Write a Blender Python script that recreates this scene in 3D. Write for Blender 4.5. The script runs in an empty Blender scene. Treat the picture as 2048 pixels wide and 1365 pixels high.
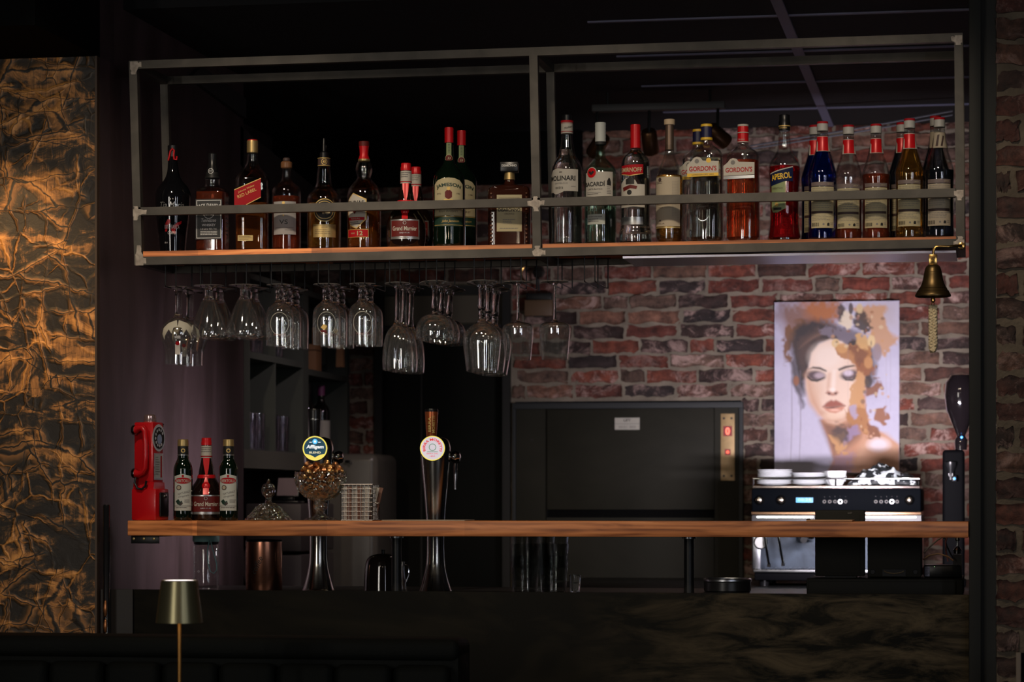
import bpy, bmesh, math, random
import numpy as np
from mathutils import Vector, Matrix
random.seed(7)
rng = np.random.default_rng(5)
SC = bpy.context.scene
COL = SC.collection
PI = math.pi

# ---------------------------------------------------------------- camera
F = 5200.0; HZ = 1000.0
TH = math.atan((1975-1024)/F)
CX, CY, CZ = 1.2, -6.9, 1.26
cd = bpy.data.cameras.new('camera'); cam = bpy.data.objects.new('camera', cd); COL.objects.link(cam)
cam.location = (CX, CY, CZ); cam.rotation_euler = (PI/2, 0, TH)
cd.sensor_width = 36; cd.lens = F/2048*36; cd.shift_y = (HZ-682.5)/2048
cd.clip_start = .05; cd.clip_end = 60
cd.dof.use_dof = True; cd.dof.focus_distance = 7.1; cd.dof.aperture_fstop = 4.5
SC.camera = cam

# ---------------------------------------------------------------- light and exposure
w = bpy.data.worlds.new('world'); SC.world = w; w.use_nodes = True
w.node_tree.nodes['Background'].inputs[0].default_value = (.62, .60, .72, 1)
w.node_tree.nodes['Background'].inputs[1].default_value = .006
vs = SC.view_settings
vs.view_transform = 'Standard'; vs.look = 'None'; vs.exposure = 0.0; vs.gamma = 1; vs.use_curve_mapping = False
cy_ = SC.cycles
cy_.max_bounces = 20; cy_.transmission_bounces = 18; cy_.transparent_max_bounces = 64
cy_.glossy_bounces = 6; cy_.diffuse_bounces = 3
cy_.caustics_reflective = False; cy_.caustics_refractive = False
cy_.use_denoising = True; cy_.sample_clamp_indirect = 4.0

def area(name, loc, aim, sx, sy, e, col):
    l = bpy.data.lights.new(name, 'AREA'); l.shape = 'RECTANGLE'; l.size = sx; l.size_y = sy
    l.energy = e; l.color = col
    o = bpy.data.objects.new(name, l); COL.objects.link(o); o.location = loc
    o.rotation_euler = (Vector(aim)-Vector(loc)).to_track_quat('-Z', 'Y').to_euler(); return o
def spot(name, loc, aim, ang, e, col, blend=.6, r=.03):
    l = bpy.data.lights.new(name, 'SPOT'); l.spot_size = math.radians(ang); l.spot_blend = blend
    l.shadow_soft_size = r; l.energy = e; l.color = col
    o = bpy.data.objects.new(name, l); COL.objects.link(o); o.location = loc
    o.rotation_euler = (Vector(aim)-Vector(loc)).to_track_quat('-Z', 'Y').to_euler(); return o
# unseen narrow lights beside the camera, shaped for window-like streaks on bottles and glass
for p, wd, e, c in (((-2.1, -6.4, 1.9), .16, 24, (1, .93, .84)), ((-1.55, -6.5, 1.9), .10, 16, (1, .93, .84)), ((2.9, -6.0, 2.0), .12, 15, (.86, .90, 1)), ((3.5, -4.5, 1.9), .10, 9, (.86, .90, 1))):
    area('streak_light', p, (.1, 0, 1.45), wd, 1.7, e, c)
# unseen warm key spots added above the bar front for labels and ledge
for p, e in (((-.85, -1.25, 2.85), 50), ((.05, -1.3, 2.85), 34), ((.82, -1.3, 2.85), 36)):
    spot('bar_key_spot', p, (p[0]+.02, 0, 1.48), 70, e, (1, .82, .62), .75, .05)
# unseen point lights added for highlight dots on bottles and glasses
for p in ((-.9, -4.6, 2.3), (.5, -4.9, 2.35), (1.9, -4.2, 2.3)):
    l = bpy.data.lights.new('sparkle_light', 'POINT'); l.energy = 5; l.color = (1, .78, .55); l.shadow_soft_size = .05
    o = bpy.data.objects.new('sparkle_light', l); COL.objects.link(o); o.location = p
# warm downlight grazing the gilded wall, and a warm one over the left of the bar
spot('wall_downlight', (-1.72, -.75, 2.30), (-1.50, 0, 1.88), 46, 19, (1, .62, .28), 1)
# low LED work lights behind the bar (it throws the shadows of machine and saucers up the brick)
l = area('work_light', (.86, .72, 1.262), (.78, 2.87, 1.60), .34, .03, 10.5, (.94, .86, .94)); l.data.spread = math.radians(76)
l = area('work_light', (-.25, .80, 1.22), (-1.22, .75, 1.28), .25, .03, 1.7, (1, .86, .92)); l.data.spread = math.radians(72)
# ceiling spots of the kitchen, then an added low up-light
spot('track_light', (1.25, 1.35, 2.36), (1.0, 2.87, 1.42), 24, 10, (.95, .88, 1), .8)
spot('track_light', (-.2, 1.2, 2.4), (-1.15, 2.0, 1.35), 60, 24, (1, .80, .84), 1)
spot('grid_uplight', (.95, .75, 1.2), (1.0, 1.7, 2.66), 110, 1.5, (.50, .52, 1), .9)  # unseen low up-light added for the ceiling grid and shelf underside

# ---------------------------------------------------------------- projection of the survey (pixel + depth plane -> metres)
S_, C_ = math.sin(TH), math.cos(TH)
def W(px, py, Y):
    a = (px-1024)/F
    dx, dy = -S_ + a*C_, C_ + a*S_
    t = (Y-CY)/dy
    return Vector((CX+t*dx, Y, CZ-(py-HZ)/F*t))
def PPM(px, Y):
    a = (px-1024)/F
    return F/((Y-CY)/(C_ + a*S_))
def YonX(px, X):      # depth at which the plane X is seen at column px
    a = (px-1024)/F
    dx, dy = -S_ + a*C_, C_ + a*S_
    return CY+(X-CX)/dx*dy

# ---------------------------------------------------------------- materials
def lin(c):
    return tuple(((v/255)/12.92 if v/255 <= .04045 else ((v/255+.055)/1.055)**2.4) for v in c)
MATS = {}
def nt(m): return m.node_tree.nodes, m.node_tree.links
def M(name, base, rough=.5, metal=0, trans=0, ior=1.45, emis=None, es=0, coat=0, bump=0, bscale=40, bstretch=(1,1,1), spec=.5, alpha=1, var=0, vscale=6):
    if name in MATS: return MATS[name]
    m = bpy.data.materials.new(name); m.use_nodes = True; MATS[name] = m
    n, l = nt(m); b = n['Principled BSDF']
    b.inputs['Base Color'].default_value = (*base[:3], 1)
    b.inputs['Roughness'].default_value = rough; b.inputs['Metallic'].default_value = metal
    b.inputs['Transmission Weight'].default_value = trans; b.inputs['IOR'].default_value = ior
    b.inputs['Coat Weight'].default_value = coat; b.inputs['Specular IOR Level'].default_value = spec
    b.inputs['Alpha'].default_value = alpha
    if emis: b.inputs['Emission Color'].default_value = (*emis, 1); b.inputs['Emission Strength'].default_value = es
    if bump or var:
        tc = n.new('ShaderNodeTexCoord'); mp = n.new('ShaderNodeMapping'); mp.inputs['Scale'].default_value = bstretch
        l.new(tc.outputs['Object'], mp.inputs['Vector'])
    if bump:
        no = n.new('ShaderNodeTexNoise'); no.inputs['Scale'].default_value = bscale; no.inputs['Detail'].default_value = 4
        bp = n.new('ShaderNodeBump'); bp.inputs['Strength'].default_value = bump; bp.inputs['Distance'].default_value = .01
        l.new(mp.outputs[0], no.inputs['Vector']); l.new(no.outputs[0], bp.inputs['Height']); l.new(bp.outputs[0], b.inputs['Normal'])
    if var:
        n2 = n.new('ShaderNodeTexNoise'); n2.inputs['Scale'].default_value = vscale; n2.inputs['Detail'].default_value = 5
        n2.inputs['Distortion'].default_value = .6
        mx = n.new('ShaderNodeMix'); mx.data_type = 'RGBA'
        mx.inputs[6].default_value = (*[v*(1-var) for v in base[:3]], 1); mx.inputs[7].default_value = (*[min(1, v*(1+var)) for v in base[:3]], 1)
        r = n.new('ShaderNodeMapRange'); r.inputs[1].default_value = .3; r.inputs[2].default_value = .7
        l.new(mp.outputs[0], n2.inputs['Vector']); l.new(n2.outputs[0], r.inputs[0]); l.new(r.outputs[0], mx.inputs[0]); l.new(mx.outputs[2], b.inputs['Base Color'])
    return m
def L(r, g, b): return lin((r, g, b))
steel = M('raw_steel', (.072, .064, .053), .5, .4, var=.25, vscale=14)
weld = M('bare_weld', (.36, .31, .26), .55, .5, var=.35, vscale=60)
blackm = M('black_metal', (.012, .012, .012), .4, .2)
blackp = M('black_plastic', (.008, .008, .009), .3)
blackmatte = M('black_matte', (.003, .003, .003), .9, spec=.1)
chrome = M('chrome', (.62, .62, .62), .08, 1)
brushed = M('brushed_steel', (.42, .43, .46), .28, 1, bump=.08, bscale=30, bstretch=(1, 1, 12))
platem = M('brushed_brass_plate', (.40, .27, .13), .55, .35, var=.15, vscale=30)
brass = M('polished_brass', (.62, .38, .12), .22, 1)
brassd = M('aged_brass', (.13, .085, .035), .38, .9, var=.3, vscale=20)
goldcap = M('gold_cap', (.50, .36, .15), .38, .7)
white = M('white_paint', (.72, .72, .70), .5)
cream = M('cream_paper', (.46, .40, .24), .65, spec=.2)
paper = M('white_paper', (.46, .43, .37), .65, spec=.2)
beigep = M('beige_paper', (.40, .34, .25), .65, spec=.2)
greyp = M('grey_paper', (.33, .32, .31), .6, spec=.2)
silverp = M('silver_foil', (.5, .5, .49), .3, .8)
red = M('red_foil', (.55, .008, .012), .32, .1)
redp = M('red_paper', (.36, .006, .012), .6, spec=.2)
dkred = M('dark_red_label', (.12, .012, .010), .5, spec=.3)
ink = M('black_ink', (.015, .014, .013), .6)
greyink = M('grey_ink', (.18, .17, .16), .6)
brownink = M('brown_ink', (.06, .035, .03), .6)
goldink = M('gold_ink', (.62, .42, .13), .4, .3)
blackpap = M('black_paper', (.012, .012, .012), .5)
whiteink = M('white_ink', (.7, .7, .68), .6)
bluep = M('navy_label', (.004, .010, .045), .6, spec=.2)
yellow = M('yellow_foil', (.68, .42, .03), .4)
greenlab = M('green_label', (.22, .27, .12), .55)
dkgreen = M('dark_green_label', (.01, .035, .022), .45)
def thin_glass(name, tint, rough=.015, f0=.05, pw=3.6, top=.85, bump=0, bs=60, haze_mix=0):
    """thin-walled glass: see-through, mirrors at grazing angles"""
    m = bpy.data.materials.new(name); MATS[name] = m; m.use_nodes = True; n, l = nt(m); out = n['Material Output']; n.remove(n['Principled BSDF'])
    t = n.new('ShaderNodeBsdfTransparent'); t.inputs[0].default_value = (*tint, 1); g = n.new('ShaderNodeBsdfGlossy'); g.inputs['Roughness'].default_value = rough; g.inputs[0].default_value = (1, 1, 1, 1)
    lw = n.new('ShaderNodeLayerWeight'); lw.inputs[0].default_value = .5; p = n.new('ShaderNodeMath'); p.operation = 'POWER'; p.inputs[1].default_value = pw
    q = n.new('ShaderNodeMath'); q.operation = 'MULTIPLY_ADD'; q.inputs[1].default_value = top; q.inputs[2].default_value = f0
    l.new(lw.outputs['Facing'], p.inputs[0]); l.new(p.outputs[0], q.inputs[0]); mx = n.new('ShaderNodeMixShader')
    if bump:
        tc = n.new('ShaderNodeTexCoord'); no = n.new('ShaderNodeTexVoronoi'); no.inputs['Scale'].default_value = bs; bp = n.new('ShaderNodeBump'); bp.inputs['Strength'].default_value = bump; bp.inputs['Distance'].default_value = .01
        l.new(tc.outputs['Object'], no.inputs['Vector']); l.new(no.outputs['Distance'], bp.inputs['Height']); l.new(bp.outputs[0], g.inputs['Normal']); l.new(bp.outputs[0], lw.inputs['Normal'])
    l.new(q.outputs[0], mx.inputs[0]); l.new(t.outputs[0], mx.inputs[1]); l.new(g.outputs[0], mx.inputs[2])
    if haze_mix:
        d = n.new('ShaderNodeBsdfDiffuse'); d.inputs[0].default_value = (.8, .8, .78, 1); m2 = n.new('ShaderNodeMixShader'); m2.inputs[0].default_value = haze_mix; l.new(mx.outputs[0], m2.inputs[1]); l.new(d.outputs[0], m2.inputs[2]); mx = m2  # white mixed in: missing sparkle of the glasses put into their colour
    l.new(mx.outputs[0], out.inputs[0]); return m
glass = thin_glass('clear_glass', (.94, .95, .94), .03, .07)
footglass = thin_glass('foot_glass', (.93, .94, .93), .12, .28, 2.0, .8, haze_mix=.10)
glassbowl = thin_glass('stemware_glass', (.975, .98, .975), .035, .13, 2.8, .95, haze_mix=.010)
glassf = M('drinking_glass', (.985, .99, .985), .0, 0, 1, 1.48)
glassgr = thin_glass('green_tint_glass', (.82, .93, .86))
glassG = M('dark_green_glass', (.0025, .007, .0035), .06, coat=.6)
glassB = M('black_glass', (.004, .004, .005), .06, coat=.6)
glassBr = M('brown_black_glass', (.010, .005, .004), .07, coat=.6)
def liquid(name, col, glow, gf=.30):
    m = M(name, col, .0, 0, 1, 1.36); n, l = nt(m); b = n['Principled BSDF']; out = n['Material Output']
    tr0 = n.new('ShaderNodeBsdfTranslucent'); tr0.inputs[0].default_value = (*glow, 1); df = n.new('ShaderNodeBsdfDiffuse'); df.inputs[0].default_value = (*glow, 1)
    tr = n.new('ShaderNodeMixShader'); tr.inputs[0].default_value = .45; l.new(tr0.outputs[0], tr.inputs[1]); l.new(df.outputs[0], tr.inputs[2])
    mx = n.new('ShaderNodeMixShader'); mx.inputs[0].default_value = gf
    l.new(b.outputs[0], mx.inputs[1]); l.new(tr.outputs[0], mx.inputs[2]); l.new(mx.outputs[0], out.inputs[0]); return m
amber = liquid('amber_liquid', (.75, .22, .035), (.8, .25, .05), .16)
gold_l = liquid('golden_liquid', (.90, .48, .08), (.8, .36, .05), .09)
redbr = liquid('red_brown_liquid', (.40, .07, .03), (.5, .1, .04))
pinkl = liquid('coral_liquid', (.95, .16, .05), (1, .2, .08), .13)
redl = liquid('crimson_liquid', (.75, .015, .02), (.85, .02, .03), .15)
bluel = liquid('deep_blue_liquid', (.01, .03, .30), (.005, .03, .42), .12)
clearl = liquid('clear_liquid', (.95, .97, .95), (.4, .42, .4), .02)
darkl = liquid('dark_liquid', (.10, .12, .16), (.1, .12, .18), .1)

def wood_mat(name, c1, c2, c3, rough=.42, xpale=-9):
    m = bpy.data.materials.new(name); m.use_nodes = True; n, l = nt(m); b = n['Principled BSDF']; b.inputs['Roughness'].default_value = rough
    tc = n.new('ShaderNodeTexCoord'); mp = n.new('ShaderNodeMapping'); mp.inputs['Scale'].default_value = (2.2, 14, 26)
    l.new(tc.outputs['Object'], mp.inputs[0])
    no = n.new('ShaderNodeTexNoise'); no.inputs['Scale'].default_value = 1.6; no.inputs['Detail'].default_value = 6; no.inputs['Distortion'].default_value = 1.4
    wv = n.new('ShaderNodeTexWave'); wv.bands_direction = 'Z'; wv.inputs['Scale'].default_value = .8; wv.inputs['Distortion'].default_value = 7; wv.inputs['Detail'].default_value = 3; wv.inputs['Detail Scale'].default_value = .8
    l.new(mp.outputs[0], no.inputs['Vector']); l.new(mp.outputs[0], wv.inputs['Vector'])
    ad = n.new('ShaderNodeMath'); ad.operation = 'ADD'; mu = n.new('ShaderNodeMath'); mu.operation = 'MULTIPLY'; mu.inputs[1].default_value = .16
    l.new(wv.outputs[1], mu.inputs[0]); l.new(no.outputs[0], ad.inputs[0]); l.new(mu.outputs[0], ad.inputs[1])
    cr = n.new('ShaderNodeValToRGB'); e = cr.color_ramp.elements; e[0].position = .42; e[0].color = (*c1, 1); e[1].position = .95; e[1].color = (*c3, 1)
    x = cr.color_ramp.elements.new(.66); x.color = (*c2, 1)
    l.new(ad.outputs[0], cr.inputs[0])
    # staves glued end to end
    sp = n.new('ShaderNodeSeparateXYZ'); l.new(tc.outputs['Object'], sp.inputs[0])
    dv = n.new('ShaderNodeMath'); dv.operation = 'MULTIPLY_ADD'; dv.inputs[1].default_value = 2.63; dv.inputs[2].default_value = 7.48
    fl = n.new('ShaderNodeMath'); fl.operation = 'FLOOR'; wn = n.new('ShaderNodeTexWhiteNoise'); wn.noise_dimensions = '1D'
    l.new(sp.outputs[0], dv.inputs[0]); l.new(dv.outputs[0], fl.inputs[0]); l.new(fl.outputs[0], wn.inputs['W'])
    mr = n.new('ShaderNodeMapRange'); mr.inputs[3].default_value = .85; mr.inputs[4].default_value = 1.2; l.new(wn.outputs[0], mr.inputs[0])
    lt = n.new('ShaderNodeMath'); lt.operation = 'LESS_THAN'; lt.inputs[1].default_value = xpale; l.new(sp.outputs[0], lt.inputs[0])   # pale end stave of the ledge; on the shelf, brighter light put into colour
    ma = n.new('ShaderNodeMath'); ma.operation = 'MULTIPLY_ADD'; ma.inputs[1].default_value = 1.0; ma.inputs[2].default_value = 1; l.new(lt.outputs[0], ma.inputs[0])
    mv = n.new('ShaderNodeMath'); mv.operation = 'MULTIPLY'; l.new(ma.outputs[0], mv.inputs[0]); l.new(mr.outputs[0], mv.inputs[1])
    hs = n.new('ShaderNodeHueSaturation'); l.new(cr.outputs[0], hs.inputs['Color']); l.new(mv.outputs[0], hs.inputs['Value']); l.new(hs.outputs[0], b.inputs['Base Color'])
    bp = n.new('ShaderNodeBump'); bp.inputs['Strength'].default_value = .15; bp.inputs['Distance'].default_value = .003; l.new(no.outputs[0], bp.inputs['Height']); l.new(bp.outputs[0], b.inputs['Normal'])
    return m
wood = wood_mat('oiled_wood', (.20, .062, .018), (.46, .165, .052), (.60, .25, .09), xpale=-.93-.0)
woodu = wood_mat('shelf_wood', (.26, .075, .018), (.58, .195, .055), (.70, .28, .085), xpale=-.62)  # left end lightened: the stronger light there is put into the colour

def gilt_mat():
    m = bpy.data.materials.new('gilded_trowelled_plaster'); m.use_nodes = True; n, l = nt(m); b = n['Principled BSDF']
    tc = n.new('ShaderNodeTexCoord')
    def mth(op, a, b_=None, v=None):
        k = n.new('ShaderNodeMath'); k.operation = op; k.use_clamp = True
        l.new(a, k.inputs[0])
        if b_ is not None: l.new(b_, k.inputs[1])
        elif v is not None: k.inputs[1].default_value = v
        return k.outputs[0]
    def mapped(src, st, off=(0, 0, 0), rot=0):
        mp = n.new('ShaderNodeMapping'); mp.inputs['Scale'].default_value = st; mp.inputs['Location'].default_value = off; mp.inputs['Rotation'].default_value = (0, rot, 0); l.new(src, mp.inputs[0]); return mp.outputs[0]
    def noise(src, sc, det=6, dist=0., rough=.6):
        k = n.new('ShaderNodeTexNoise'); k.inputs['Scale'].default_value = sc; k.inputs['Detail'].default_value = det; k.inputs['Distortion'].default_value = dist; k.inputs['Roughness'].default_value = rough
        l.new(src, k.inputs['Vector']); return k.outputs['Fac'], k.outputs['Color']
    def rng_(src, a, b_, c=0, d=1):
        k = n.new('ShaderNodeMapRange'); k.inputs[1].default_value = a; k.inputs[2].default_value = b_; k.inputs[3].default_value = c; k.inputs[4].default_value = d; l.new(src, k.inputs[0]); return k.outputs[0]
    O = tc.outputs['Object']
    _, wc = noise(mapped(O, (1, 1, 1)), 5, 4)
    sc = n.new('ShaderNodeVectorMath'); sc.operation = 'SCALE'; sc.inputs['Scale'].default_value = .10; l.new(wc, sc.inputs[0])
    va = n.new('ShaderNodeVectorMath'); va.operation = 'ADD'; l.new(O, va.inputs[0]); l.new(sc.outputs[0], va.inputs[1]); V = va.outputs[0]
    # long thin trowel ridges, lying and standing, each only here and there
    def ridge(st, rot, w_, seed, lo, hi):
        v = n.new('ShaderNodeTexVoronoi'); v.feature = 'DISTANCE_TO_EDGE'; v.inputs['Scale'].default_value = 1; v.inputs['Randomness'].default_value = .9
        l.new(mapped(V, st, (seed, 0, seed*.7), rot), v.inputs['Vector'])
        msk, _ = noise(mapped(O, (1, 1, 1), (seed*2, 0, 1)), 5.5, 2)
        return mth('MULTIPLY', rng_(v.outputs['Distance'], 0, w_, 1, 0), rng_(msk, lo, hi))
    r1 = ridge((3.8, 1, 14), .12, .10, 1.3, .42, .50); r2 = ridge((14, 1, 4.5), -.1, .08, 4.1, .47, .54); r3 = ridge((9, 1, 9), .6, .035, 7.7, .42, .55)
    cr1 = ridge((3.8, 1, 14), .12, .016, 1.3, .40, .45); cr2 = ridge((14, 1, 4.5), -.1, .016, 4.1, .43, .5)
    rid = mth('MAXIMUM', mth('MAXIMUM', r1, r2), r3)
    # broad rubbed patches of copper, with fine vertical brush streaks
    p1, _ = noise(mapped(V, (1.3, 1, 2.3), (2, 0, 5)), 5.2, 9, 1.1, .68); patch = rng_(p1, .47, .60)
    st_, _ = noise(mapped(O, (30, 1, 3)), 4, 8, .5, .75); streak = rng_(st_, .36, .62, .40, 1)
    pat = mth('ADD', mth('MULTIPLY', mth('MULTIPLY', patch, streak), v=.72), mth('MULTIPLY', rid, v=.58))
    crk = n.new('ShaderNodeMath'); crk.operation = 'SUBTRACT'; crk.use_clamp = True; l.new(pat, crk.inputs[0]); l.new(mth('MULTIPLY', mth('MAXIMUM', cr1, cr2), v=.75), crk.inputs[1]); pat = crk.outputs[0]
    cr = n.new('ShaderNodeValToRGB'); e = cr.color_ramp.elements; e[0].position = .03; e[0].color = (.018, .012, .007, 1); e[1].position = .9; e[1].color = (.80, .36, .095, 1)
    x = e.new(.25); x.color = (.060, .034, .013, 1); x = e.new(.55); x.color = (.42, .18, .05, 1)
    l.new(pat, cr.inputs[0]); l.new(cr.outputs[0], b.inputs['Base Color'])
    b.inputs['Metallic'].default_value = .15; b.inputs['Roughness'].default_value = .45
    bp = n.new('ShaderNodeBump'); bp.inputs['Strength'].default_value = .6; bp.inputs['Distance'].default_value = .006
    l.new(mth('ADD', mth('MULTIPLY', rid, v=.5), mth('MULTIPLY', p1, v=.5)), bp.inputs['Height']); l.new(bp.outputs[0], b.inputs['Normal'])
    return m
gilt = gilt_mat()

def brushed_wall(name, c1, c2, rough, st=(1, 1, .25), sc=5, metal=0, lo=.35, hi=.68, bump=.2, spec=.5, patch=False):
    m = bpy.data.materials.new(name); m.use_nodes = True; n, l = nt(m); b = n['Principled BSDF']
    tc = n.new('ShaderNodeTexCoord'); mp = n.new('ShaderNodeMapping'); mp.inputs['Scale'].default_value = st; l.new(tc.outputs['Object'], mp.inputs[0])
    a = n.new('ShaderNodeTexNoise'); a.inputs['Scale'].default_value = sc; a.inputs['Detail'].default_value = 8; a.inputs['Distortion'].default_value = 1.2; a.inputs['Roughness'].default_value = .62
    l.new(mp.outputs[0], a.inputs['Vector'])
    cr = n.new('ShaderNodeValToRGB'); e = cr.color_ramp.elements; e[0].position = lo; e[0].color = (*c1, 1); e[1].position = hi; e[1].color = (*c2, 1)
    l.new(a.outputs[0], cr.inputs[0]); l.new(cr.outputs[0], b.inputs['Base Color'])
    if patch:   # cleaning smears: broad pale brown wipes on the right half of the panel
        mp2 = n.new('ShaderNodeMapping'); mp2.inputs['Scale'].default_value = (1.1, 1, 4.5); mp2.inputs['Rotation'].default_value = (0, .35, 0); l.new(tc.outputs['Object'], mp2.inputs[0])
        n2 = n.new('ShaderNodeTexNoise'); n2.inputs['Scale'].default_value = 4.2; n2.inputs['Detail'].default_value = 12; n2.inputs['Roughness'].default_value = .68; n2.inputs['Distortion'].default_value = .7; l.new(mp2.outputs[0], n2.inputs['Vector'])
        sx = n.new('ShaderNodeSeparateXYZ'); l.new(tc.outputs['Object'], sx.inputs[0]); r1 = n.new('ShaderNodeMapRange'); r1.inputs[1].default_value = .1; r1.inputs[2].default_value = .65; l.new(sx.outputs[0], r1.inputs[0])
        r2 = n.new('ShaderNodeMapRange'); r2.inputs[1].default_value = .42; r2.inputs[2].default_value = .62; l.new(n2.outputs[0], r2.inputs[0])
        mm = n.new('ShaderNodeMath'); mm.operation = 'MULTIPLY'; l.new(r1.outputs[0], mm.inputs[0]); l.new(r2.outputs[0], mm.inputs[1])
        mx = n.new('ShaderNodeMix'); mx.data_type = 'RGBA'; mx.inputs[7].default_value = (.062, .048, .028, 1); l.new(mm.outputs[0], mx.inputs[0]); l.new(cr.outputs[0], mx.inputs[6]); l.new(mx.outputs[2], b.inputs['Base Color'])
    b.inputs['Roughness'].default_value = rough; b.inputs['Metallic'].default_value = metal; b.inputs['Specular IOR Level'].default_value = spec
    bp = n.new('ShaderNodeBump'); bp.inputs['Strength'].default_value = bump; bp.inputs['Distance'].default_value = .004; l.new(a.outputs[0], bp.inputs['Height']); l.new(bp.outputs[0], b.inputs['Normal'])
    return m
plum = brushed_wall('plum_brown_stained_wall', (.046, .030, .030), (.098, .064, .070), .36)
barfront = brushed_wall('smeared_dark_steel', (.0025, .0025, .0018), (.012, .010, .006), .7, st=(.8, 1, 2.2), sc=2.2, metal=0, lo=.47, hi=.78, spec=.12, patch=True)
liftm = brushed_wall('dull_grey_steel', (.018, .017, .012), (.026, .024, .017), .6, st=(1, 1, 1), sc=2, metal=0, bump=.03, spec=.12)
greymdf = M('grey_green_cabinet_paint', (.066, .074, .062), .6)
tilem = M('black_ceiling_tile', (.006, .006, .007), .9, bump=.1)
gridm = M('white_ceiling_grid', (.15, .15, .23), .6)
leather = M('dark_green_leather', (.003, .004, .003), .7, spec=.2, bump=.12, bscale=90)
mortar = M('mortar', (.20, .165, .125), .9, bump=.6, bscale=60, var=.35, vscale=9)

def brick_mat():
    m = bpy.data.materials.new('worn_brick'); m.use_nodes = True; n, l = nt(m); b = n['Principled BSDF']; b.inputs['Roughness'].default_value = .8
    at = n.new('ShaderNodeAttribute'); at.attribute_name = 'tone'
    tc = n.new('ShaderNodeTexCoord')
    a = n.new('ShaderNodeTexNoise'); a.inputs['Scale'].default_value = 26; a.inputs['Detail'].default_value = 7; a.inputs['Roughness'].default_value = .7
    l.new(tc.outputs['Object'], a.inputs['Vector'])
    mr = n.new('ShaderNodeMapRange'); mr.inputs[1].default_value = .32; mr.inputs[2].default_value = .70; mr.inputs[3].default_value = .30; mr.inputs[4].default_value = 1.8; l.new(a.outputs[0], mr.inputs[0])
    hs = n.new('ShaderNodeHueSaturation'); l.new(at.outputs[0], hs.inputs['Color']); l.new(mr.outputs[0], hs.inputs['Value'])
    f = n.new('ShaderNodeTexNoise'); f.inputs['Scale'].default_value = 11; f.inputs['Detail'].default_value = 9; f.inputs['Roughness'].default_value = .78; f.inputs['Distortion'].default_value = .7
    l.new(tc.outputs['Object'], f.inputs['Vector'])
    fr = n.new('ShaderNodeMapRange'); fr.inputs[1].default_value = .50; fr.inputs[2].default_value = .62; fr.inputs[4].default_value = .8; l.new(f.outputs[0], fr.inputs[0])
    fm = n.new('ShaderNodeMath'); fm.operation = 'MULTIPLY'; l.new(fr.outputs[0], fm.inputs[0]); l.new(at.outputs['Alpha'], fm.inputs[1])
    mx = n.new('ShaderNodeMix'); mx.data_type = 'RGBA'; mx.inputs[7].default_value = (.52, .345, .30, 1)
    l.new(fm.outputs[0], mx.inputs[0]); l.new(hs.outputs[0], mx.inputs[6]); l.new(mx.outputs[2], b.inputs['Base Color'])
    bp = n.new('ShaderNodeBump'); bp.inputs['Strength'].default_value = .8; bp.inputs['Distance'].default_value = .008; l.new(a.outputs[0], bp.inputs['Height']); l.new(bp.outputs[0], b.inputs['Normal'])
    return m
brickm = brick_mat()

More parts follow.
